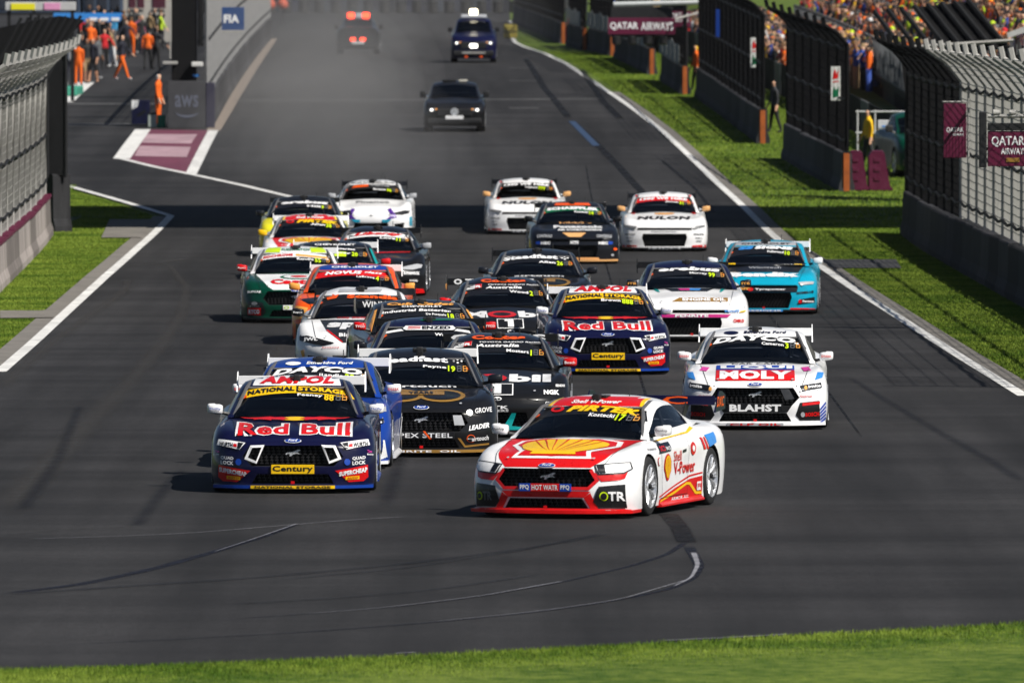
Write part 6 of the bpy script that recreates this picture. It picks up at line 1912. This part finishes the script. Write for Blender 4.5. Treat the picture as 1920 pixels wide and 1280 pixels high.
# teal 20 Camaro
c = Car('camaro', 'black car number 20 with teal pillars and lime number panel behind orange 4', 622, 592, 0, 'dark', roof='black', wing='white', mirror='red', grp=None, far=True)
c.banner('black', z0=1.19); c.text('CHEVROLET', -.35, .4, 1.35, 1.38, 'white', 1, .04); c.text('Industrial Batteries', -.55, .40, 1.268, 1.305, 'white', 2, .04, .15, arch=.12)
c.poly([(.02, 1.14), (.24, 1.13), (.24, 1.225), (.02, 1.235)], 'lime', 1, 'name_panel'); c.driver('Gray', '20', 'lime', 1.185, '86')
for sd in (-1, 1): c.poly([(sd*.655, 1.30), (sd*.69, 1.28), (sd*.845, .93), (sd*.80, .92)], 'teal', 2, 'pillar_stripe')
c.poly([(-.7, .86), (.7, .86), (.6, .70), (-.6, .70)], 'teal', 0, 'bonnet_panel')

# Liberty
c = Car('supra', 'black and red car with white finance windscreen banner, right of white 38', 703, 556, .8, 'black', roof='dark', wing='black', mirror='silver', splitter='red', grp=None, far=True)
c.banner('white', z0=1.235, z1=1.33); c.text('Liberty', -.46, .50, 1.25, 1.32, 'red', 2, .05, .35, arch=.15); c.driver('Love', '11', 'lime', 1.18, '21')
c.poly([(-.62, .90), (-.40, .90), (-.36, .85), (-.60, .84)], 'red', 1, 'bonnet_mark'); c.poly([(-.35, .87), (.65, .90), (.66, .885), (-.35, .855)], 'red', 1, 'bonnet_line')
c.poly([(.38, .56), (.56, .61), (.80, .665), (.90, .655), (.88, .60), (.72, .555)], 'silver', 2, 'lamp_cover', mirror=True); c.text('SUPASHOCK', .55, .85, .46, .52, 'white', 2, .05, mirror=True)
c.poly([(.60, .16), (.92, .17), (.92, .13), (.60, .12)], 'red', 2, 'lower_lip', mirror=True); c.text('NGK', .66, .82, .33, .37, 'white', 3, .05)

# white 38
c = Car('mustang', 'white and red car number 38 with a yellow shell, far back on the left', 579, 526, -.5, 'white', wing='white', mirror='yellow', splitter='red', lamp='white', grp=None, far=True)
shell_livery(c); c.driver('Allen', '38', 'lime', 1.195, '22'); c.pods('black', 1)

# yellow erebus and white erebus 99
def erebus(c):
    c.banner('black', z0=1.19, z1=1.335); c.text('erebus', -.50, .54, 1.262, 1.33, 'white', 2, .06, .15, arch=.1)
c = Car('camaro', 'yellow car with black windscreen banner at the back left of the pack', 568, 482, -.5, 'fluoro', roof='black', wing='dark', mirror='dark', splitter='black', grp=None, far=True)
erebus(c); c.driver('Hill', '9', 'lime', 1.185, '10'); c.poly([(-.70, .88), (.70, .88), (.60, .64), (-.60, .64)], 'dark', 0, 'bonnet_panel'); c.pods('dark', 1)
c = Car('camaro', 'white car number 99 with gold engine oil lettering beside the cyan car', 1297, 641, -1.0, 'white', roof='navy', wing='black', mirror='dark', splitter='black', grp=None)
erebus(c); c.driver('Murray', '99', 'lime', 1.195, '13')
c.text('QUARTZ', -.60, .62, .785, .85, 'gold', 1, .05, .1); c.poly([(-.33, .705), (.62, .705), (.62, .765), (-.20, .765)], 'gold', 1, 'bonnet_bar'); c.text('ENGINE OIL', -.15, .58, .712, .757, 'white', 2, .05)
c.poly([(-.42, .925), (.42, .925), (.30, .875), (-.30, .875)], 'dark', 1, 'bonnet_scoop'); c.poly([(-.2, .915), (0, .92), (0, .885), (-.16, .885)], 'magenta', 2, 'bonnet_flash'); c.poly([(0, .92), (.2, .915), (.16, .885), (0, .885)], 'skyblue', 2, 'bonnet_flash')
c.poly([(.55, .93), (.62, .92), (.55, .87), (.50, .86)], 'teal', 1, 'bonnet_flash', mirror=True)
c.poly([(-.80, .50), (.66, .50), (.60, .445), (-.55, .445), (-.72, .46)], 'magenta', 2, 'nose_band'); c.poly([(-.80, .50), (-.50, .50), (-.50, .448), (-.72, .46)], 'purple', 3, 'nose_band'); c.text('PENRITE', -.28, .28, .45, .495, 'white', 4, .05)
c.text('CHIKO', .70, .88, .36, .42, 'red', 2, .05, mirror=True); c.text('BOOST', .55, .80, .535, .575, 'skyblue', 4, .04); c.poly([(.80, .55), (.90, .57), (.90, .55), (.80, .53)], 'yellow', 4, 'lamp_mark'); c.mirror_text('ITB', 'amber')

# cyan 10
c = Car('camaro', 'cyan car number 10 beside the right edge line', 1432, 590, 2.2, 'cyan', roof='cyan', wing='white', mirror='white', splitter='black', grp=None)
c.poly([(-.58, 1.34), (.58, 1.34), (.55, 1.40), (-.55, 1.40)], 'silver', 0, 'roof_panel'); c.text('CHEVROLET', -.45, .45, 1.352, 1.378, 'dgrey', 1, .04)
c.banner('black', z0=1.18); c.text('SS', -.50, -.22, 1.265, 1.325, 'skyblue', 2, .08, .15, arch=.1); c.text('SIGNS', -.20, .50, 1.265, 1.325, 'white', 2, .08, .15, arch=.1); c.driver('Fullwood', '10', 'lime', 1.195, '85')
c.poly([(-.76, .98), (.76, .98), (.62, .80), (-.62, .80)], 'dark', 0, 'bonnet_panel'); c.text('Wingtech', -.30, .30, .855, .90, 'silver', 1, .03); c.poly([(-.68, .93), (-.54, .94), (-.54, .975), (-.68, .97)], 'yellow', 1, 'screen_sticker'); c.poly([(.54, .925), (.68, .92), (.68, .955), (.54, .96)], 'yellow', 1, 'screen_sticker')
c.text('Bendix', -.64, .64, .715, .79, 'white', 2, .08)
c.text('Tyrepower', -.16, .40, .47, .515, 'white', 6, .05); c.text('mm', -.50, -.24, .485, .53, 'amber', 6, .05); c.ell(-.24, .495, .05, .035, 'red', 6, 'sponsor_mark')
c.poly([(-.62, .53), (.62, .53), (.60, .45), (-.60, .45)], 'dark', 2, 'nose_band')
c.text('MOMBLUE', .60, .90, .42, .465, 'dark', 2, .04, tilt=.1, mirror=True); c.poly([(.60, .20), (.92, .25), (.92, .36), (.66, .31)], 'dark', 1, 'corner_panel', mirror=True); c.text('Shannons', .70, .90, .255, .30, 'white', 2, .05, mirror=True); c.ell(.66, .27, .03, .04, 'red', 2, 'sponsor_mark')
c.poly([(.62, .615), (.66, .625), (.90, .64), (.89, .60), (.68, .575)], 'silver', 3, 'lamp_cover', mirror=True); c.splitter_text(.35, 'skyblue', 'SSSIGNS', 'white'); c.poly([(.48, .13), (.92, .13), (.92, .095), (.48, .095)], 'red', 3, 'lower_lip', mirror=True)

# 31 and 777 white
def nulon(c, ban, drv, num, led):
    c.banner(ban, z0=1.235, z1=1.335)
    c.text('1300 WE HIRE', -.54, .54, 1.255, 1.315, 'white', 2, .05, .1, arch=.12); c.driver(drv, num, 'lime', 1.18, led)
    c.text('NULON', -.62, .60, .75, .83, 'dark', 1, .05, .15); c.text('HINO', -.20, .24, .88, .91, 'amber', 1, .05); c.ell(0, .89, .22, .022, 'amber', 0, 'bonnet_oval')
    c.poly([(.62, .60), (.90, .64), (.90, .60), (.66, .545)], 'grey', 3, 'lamp_cover', mirror=True); c.text('PENTANA', -.30, .28, .475, .50, 'grey', 2, .03)
    c.text('NULON', .66, .88, .41, .45, 'dgrey', 2, .04, mirror=True); c.text('SHELL', .70, .86, .33, .36, 'grey', 2, .03, mirror=True); c.text('NGK', .72, .84, .25, .29, 'grey', 2, .04, mirror=True)
    c.poly([(.62, .15), (.93, .18), (.93, .12), (.62, .11)], 'red', 2, 'lower_lip', mirror=True); c.splitter_text(.36, 'silver', 'HIRE', 'dark')
    c.poly([(.60, 1.37), (.64, 1.36), (.60, 1.30), (.55, 1.32)], 'red', 1, 'roof_corner', mirror=True); c.poly([(.62, .93), (.70, .94), (.74, .89), (.66, .88)], 'red', 1, 'cowl_mark', mirror=True)
c = Car('camaro', 'white car number 31 with a red hire banner near the right grass', 1246, 472, 0, 'white', wing='dark', mirror='peach', splitter='dark', grp=None, far=True)
nulon(c, 'red', 'James', '31', '18')
c = Car('camaro', 'white car number 777 with a black hire banner behind the black car 14', 990, 440, -1, 'white', wing='dark', mirror='peach', splitter='dark', grp=None, far=True)
nulon(c, 'black', 'Tickford', '777', '11')

# black 14
c = Car('camaro', 'black car number 14 with a green windscreen banner and gold lower lip', 1077, 495, -.8, 'dark', roof='black', wing='black', mirror='black', splitter='peach', grp=None, far=True)
c.poly([(-.4, 1.35), (.4, 1.35), (.36, 1.40), (-.36, 1.40)], 'orange', 0, 'roof_panel')
c.banner('green', z0=1.235, z1=1.335); c.text('SCHAEFFLER', -.56, .56, 1.252, 1.318, 'white', 2, .06, arch=.12); c.driver('Kostecki', '14', 'lime', 1.18, '12')
c.text('MIDDY’S', -.30, .40, .905, .945, 'peach', 1, .04); c.text('Panasonic', -.44, .62, .80, .865, 'white', 1, .06); c.text('AIR CONDITIONING', -.36, .60, .745, .782, 'white', 1, .04)
c.poly([(-.26, .70), (.26, .70), (.14, .615), (-.12, .615)], 'peach', 2, 'nose_flash'); c.text('NTPS', -.09, .09, .46, .535, 'white', 6, .05); c.text('CONTROLS', .48, .80, .60, .655, 'silver', 4, .03, mirror=True)
c.text('NEC', .52, .72, .455, .52, 'white', 3, .06, mirror=True); c.poly([(.72, .46), (.82, .46), (.82, .52), (.74, .53)], 'blue', 3, 'sponsor_mark', mirror=True); c.ell(.88, .36, .04, .03, 'orange', 3, 'side_lamp'); c.ell(.82, .22, .03, .03, 'silver', 3, 'fog_lamp')
c.splitter_text(.55, 'peach'); c.poly([(-.52, .15), (.52, .15), (.54, .10), (-.54, .10)], 'peach', 3, 'lower_lip')

# white and purple 96 Supra
c = Car('supra', 'white car number 96 with purple fangs at the rear left of the pack', 696, 444, .3, 'white', wing='dark', mirror='silver', splitter='cyan', grp=None, far=True)
c.poly([(-.52, 1.35), (.52, 1.35), (.50, 1.40), (-.50, 1.40)], 'dgrey', 0, 'roof_panel'); c.text('pizza hotline', -.42, .44, 1.355, 1.39, 'white', 1, .04)
c.banner('dgrey', z0=1.225, z1=1.335); c.poly([(-.50, 1.235), (-.10, 1.27), (-.10, 1.325), (-.44, 1.30)], 'orange', 1, 'banner_box'); c.text('Toyota', -.06, .40, 1.27, 1.31, 'silver', 2, .04, arch=.1); c.driver('Evans', '96', 'lime', 1.18, '15')
c.text('Finance', -.38, .42, .83, .88, 'grey', 1, .03); c.poly([(.38, .68), (.46, .70), (.62, .50), (.34, .42), (.46, .55)], 'purple', 2, 'purple_fang', mirror=True)
c.poly([(.40, .56), (.56, .61), (.80, .665), (.90, .655), (.88, .60), (.72, .555)], 'dgrey', 2, 'lamp_cover', mirror=True); c.poly([(.26, .44), (.48, .44), (.40, .38), (.26, .38)], 'cyan', 2, 'teal_flash', mirror=True)
c.poly([(.90, .52), (.95, .52), (.95, .30), (.90, .30)], 'cyan', 2, 'corner_panel'); c.text('T', -.05, .05, .52, .55, 'dgrey', 2, .04)

# ------------------------------------------------------------------ drivers seen through the glass
def helmet_driver(car_root, label, suit, helm):
    J = [(0, 0, .55), (0, .02, .72), (0, .04, .86), (0, .02, .96), (0, -.01, 1.05)]
    J += [(-.17, .02, .84), (-.20, -.18, .72), (-.10, -.42, .82), (-.09, -.50, .86), (.17, .02, .84), (.20, -.18, .72), (.10, -.42, .82), (.09, -.50, .86)]
    E = [(0, 1), (1, 2), (2, 3), (3, 4), (2, 5), (5, 6), (6, 7), (7, 8), (2, 9), (9, 10), (10, 11), (11, 12)]
    rad = [.16, .15, .17, .08, .13, .07, .055, .045, .045, .07, .055, .045, .045]
    me = skin_body(J, E, rad)
    me.materials.append(cmat(suit)); me.materials.append(pmat('helmet_' + helm, CLOTH[helm], .25, coat=1)); me.materials.append(pmat('visor', (.01, .012, .02), .1))
    for p in me.polygons:
        c = p.center
        p.material_index = 0 if c.z < .985 else (2 if c.y < -.07 and 1.0 < c.z < 1.1 else 1)
    me.polygons.foreach_set('use_smooth', [True]*len(me.polygons))
    o = link('person', me); tag(o, label, 'person')
    o.matrix_world = car_root.matrix_basis @ Matrix.Translation((.31, 2.48, 0))
for k, (num, suit, helm) in enumerate((('17', 'white', 'navy'), ('88', 'navy', 'blue'), ('3', 'white', 'white'), ('888', 'navy', 'blue'), ('19', 'black', 'grey'), ('1', 'black', 'red'))):
    for o in list(SC.objects):
        if o.name.startswith('race_car') and (' car number ' + num + ' ') in o['label'] + ' ':
            helmet_driver(o, 'driver in ' + helm + ' helmet inside ' + {'17': 'the leading white and red car', '88': 'the nearest navy car', '3': 'the white car 3', '888': 'the mid field navy car', '19': 'the black and gold car 19', '1': 'the black car 1'}[num], suit, helm)
# ================================================================== course vehicles far down the straight
def util_spec(zs):
    s = derive(MUST, bow=.22, nose=([.05, .2, .5, .8, 1.1], [0, -.03, -.03, 0, .04]), grille=[])
    s['zt'] = [[z*zs for z in r] for r in s['zt']]
    c = s['cab']; c['zc'] = [z*zs for z in c['zc']]; c['xr'] = [x*1.0 + .05*min(1, max(0, i-1)/3) for i, x in enumerate(c['xr'])]
    return s
def course_vehicle(name, label, px, py, yaw, col, zs, away=False, cat='car', lights='front', bar=None):
    spec = util_spec(zs)
    verts, faces = shell_grid(spec)
    cl = .10
    verts = [(x, y, z + cl) for x, y, z in verts]
    V, parts = cabin_scaled(spec, zs)
    V = [Vector((v.x, v.y, v.z + cl)) for v in V]
    cut = []
    for ax_ in (AXF, AXR):
        for s in (-1, 1):
            n = 20
            ring = [(math.cos(2*math.pi*i/n)*.44, math.sin(2*math.pi*i/n)*.44) for i in range(n)]
            cut.append(([(x, ax_ + q[0], .40 + q[1]) for x in (s*.62, s*1.2) for q in ring], [(i, (i+1) % n, n + (i+1) % n, n + i) for i in range(n)] + [tuple(range(n))[::-1], tuple(range(n, 2*n))]))
    p = P(px, py)
    if away: p = Vector((p.x, p.y + 4.75, gz(p.y + 4.75)))
    rt = thing(name, label, cat, p, R(-yaw) + (math.pi if away else 0))
    me = boolean(verts, faces, cut, paint(col), VOID)
    for q in me.polygons:
        if q.material_index == 0 and q.normal.z > .5 and 1.4 < q.center.y < 4.0 and abs(q.center.x) < .74: q.material_index = 1
    me.polygons.foreach_set('use_smooth', [True]*len(me.polygons)); me.set_sharp_from_angle(angle=R(35))
    link('body', me, rt)
    roof = link('roof', sub(V, parts['roof'], 'roof', [paint(col)]), rt)
    for k, nm in (('windscreen', 'windscreen'), ('rear_window', 'rear_window'), ('wl', 'side_window'), ('wr', 'side_window')): link(nm, sub(V, parts[k], nm, [GLASS]), rt)
    K = KIND['mustang']
    for ya in (AXF, AXR):
        for sd in (-1, 1):
            w = link('wheel', K['tyre'], rt); w.location = (sd*.97, ya, .40); w.scale = (1, 1.18, 1.18)
            if sd > 0: w.rotation_euler = (0, 0, math.pi)
            link('rim', K['rim'], w)
    H = lambda z: z*zs + cl
    for sd in (-1, 1):
        MB().box(sd*1.0 - .10, sd*1.0 + .10, 1.5, 1.62, H(.86), H(.86) + .2, b=.04).tube([(sd*.78, 1.56, H(.82)), (sd*.95, 1.56, H(.88))], .03, 6).build('mirror', BLACKPL, rt)
    yf = lambda x, z: next((h[0].y for h in [bv.ray_cast(Vector((x, -2, z)), Vector((0, 1, 0)))] if h[0] is not None), .2)
    bv = BVHTree.FromPolygons([Vector(v) for v in verts], faces)
    MB().box(-.55, .55, yf(0, H(.45)) - .03, yf(0, H(.45)) + .1, H(.36), H(.56), b=.03).build('grille', BLACKPL, rt)
    MB().box(-.86, .86, yf(.3, H(.22)) - .05, yf(.3, H(.22)) + .25, H(.15), H(.30), b=.05).build('front_bumper', BLACKPL, rt)
    for sd in (-1, 1):
        y = yf(sd*.68, H(.52)) - .03
        MB().box(sd*.68 - .13, sd*.68 + .13, y, y + .1, H(.48), H(.57), b=.03).build('headlamp', LENS, rt)
        if lights == 'front':
            MB().lathe([(-.02, .001), (-.02, .035), (.03, .045)], 12, 'x').build('lamp_bulb', LAMPW, rt, loc=(sd*.72, y - .02, H(.525)), rot=(0, 0, math.pi/2))
            MB().box(sd*.55 - .05, sd*.55 + .05, y - .03, y, H(.53), H(.56), b=.01).build('indicator', pmat('amber_lens', srgb(230, 130, 30), .4, emit=(1, .45, .08, .8)), rt)
    return rt, H, yf, roof
def cabin_scaled(spec, zs):
    import copy
    s2 = copy.deepcopy(spec); s2['cab']['zc'] = [z/zs for z in s2['cab']['zc']]
    V, parts = cabin(s2, 'mustang')
    return [Vector((v.x, v.y, v.z*zs)) for v in V], parts

rt, H, yf, roof = course_vehicle('course_car', 'black course car alone in the middle of the hazy straight', 852, 248, 0, 'black', 1.14)
MB().box(-.28, .28, yf(0, H(.3)) - .07, yf(0, H(.3)) - .05, H(.27), H(.37), b=.008).build('number_plate', dmat('white'), rt)
MB().box(-.26, .26, yf(0, H(.62)) + .14, yf(0, H(.62)) + .20, H(.645), H(.67), b=.008).build('bonnet_badge', dmat('silver'), rt)
MB().lathe([(-.02, .01), (-.02, .12), (.0, .13)], 14, 'x').build('badge', CHROME, rt, loc=(0, yf(0, H(.48)) - .03, H(.47)), rot=(0, 0, math.pi/2))
MB().box(.12, .40, 2.4, 2.7, H(1.29), H(1.29) + .06, b=.025).build('roof_beacon', pmat('pale_beacon', (.6, .58, .5), .4), roof)
MB().box(-.4, .05, 2.4, 2.7, H(1.29), H(1.29) + .07, b=.03).build('roof_beacon', BLACKPL, roof)
rt, H, yf, roof = course_vehicle('pickup_truck', 'dark blue pickup with white roof light bar and lit lamps near the far right verge', 888, 118, 0, 'navy', 1.40, cat='truck')
MB().box(-.55, .55, 2.2, 2.5, H(1.28), H(1.28) + .14, b=.04).build('light_bar', pmat('white_housing', (.6, .62, .66), .4), roof)
MB().box(-.18, .16, 2.2, 2.45, H(1.28) + .14, H(1.28) + .38, b=.05).build('beacon', pmat('lit_beacon', (.9, .85, .7), .3, emit=(1, .9, .65, 5)), roof)
MB().box(-.16, .16, yf(0, H(.4)) - .06, yf(0, H(.4)) - .03, H(.38), H(.5), b=.03).build('spot_lamp', LAMPW, rt)
MB().box(-.5, .5, yf(0, H(.22)) - .12, yf(0, H(.22)) - .05, H(.20), H(.25), b=.02).build('bull_bar', STEEL, rt)
for sd in (-1, 1): MB().box(sd*.32 - .06, sd*.32 + .06, yf(0, H(.15)) - .08, yf(0, H(.15)) - .02, H(.08), H(.14), b=.02).build('tow_hook', dmat('orange'), rt)
rt, H, yf, roof = course_vehicle('safety_car', 'grey car driving away with lit red tail and roof lamps far down the straight', 671, 103, 0, 'dgrey', 1.16, away=True, lights='none')
REDL = pmat('lit_red_lamp', (.6, .03, .02), .4, emit=(1, .06, .02, 5))
for sd in (-1, 1):
    MB().box(sd*.22 - .12, sd*.22 + .12, 4.76, 4.84, H(.42), H(.55), b=.03).build('tail_lamp', REDL, rt)
    MB().box(sd*.34 - .16, sd*.34 + .16, 2.5, 2.75, H(1.30), H(1.30) + .24, b=.05).build('roof_lamp', REDL, roof)
MB().box(-.15, .15, 2.5, 2.75, H(1.30), H(1.30) + .22, b=.04).build('roof_lamp', pmat('white_housing', (.6, .62, .66), .4), roof)
MB().box(-.6, .6, 2.48, 2.8, H(1.27), H(1.30), b=.02).build('light_bar', BLACKPL, roof)
MB().box(-.28, .28, 4.78, 4.83, H(.30), H(.40), b=.01).build('number_plate', dmat('white'), rt)
rt, H, yf, roof = course_vehicle('parked_car', 'green and silver parked car half hidden behind the near right fence', 1752, 332, -8, 'dgreen', 1.30, lights='none')
MB().box(-.5, .5, yf(0, H(.5)) - .06, yf(0, H(.5)) - .035, H(.50), H(.54), b=.01).build('chrome_bar', CHROME, rt)
# ------------------------------------------------------------------ dusty air over the track
hz = bpy.data.materials.new('haze_volume'); hz.use_nodes = True
N = hz.node_tree.nodes; N.remove(N['Principled BSDF'])
pv = N.new('ShaderNodeVolumePrincipled')
pv.inputs['Color'].default_value = (.82, .82, .84, 1); pv.inputs['Density'].default_value = .00003; pv.inputs['Anisotropy'].default_value = .2
hz.node_tree.links.new(pv.outputs[0], N['Material Output'].inputs['Volume'])
o = MB().box(-1000, 1000, -60, 2700, -1.5, 45).build('haze', hz); o['kind'] = 'stuff'
# dust kicked up by the cars, hanging over the left half of the straight
def dust(x, y, rx, ry, rz, dens):
    m = bpy.data.materials.new('dust_volume'); m.use_nodes = True
    n = m.node_tree.nodes; n.remove(n['Principled BSDF'])
    v = n.new('ShaderNodeVolumePrincipled'); v.inputs['Color'].default_value = (.80, .77, .73, 1)
    v.inputs['Density'].default_value = dens; v.inputs['Anisotropy'].default_value = .3
    m.node_tree.links.new(v.outputs[0], n['Material Output'].inputs['Volume'])
    V = []; F = []; nu, nv = 24, 12
    for i in range(nv + 1):
        ph = -math.pi/2 + math.pi*i/nv
        for k in range(nu):
            t = 2*math.pi*k/nu
            V.append((x + rx*math.cos(ph)*math.cos(t), y + ry*math.cos(ph)*math.sin(t), gz(y) + .4 + rz*math.sin(ph)))
    for i in range(nv):
        for k in range(nu): F.append((i*nu+k, i*nu+(k+1) % nu, (i+1)*nu+(k+1) % nu, (i+1)*nu+k))
    o = link('dust_cloud', mesh('dust_cloud', V, F, [m], None, True)); o['kind'] = 'stuff'
for f_ in (1.0, .82, .64, .46):
    dust(-6.6, 395, 4.4*f_, 62*f_, 4.2*f_, .0026)
    dust(-5.5, 565, 9.5*f_, 75*f_, 6.0*f_, .0006)
    dust(-5.2, 322, 4.2*f_, 26*f_, 3.0*f_, .0026)
    dust(-3.0, 296, 4.0*f_, 15*f_, 2.0*f_, .0016)
bpy.context.view_layer.update()
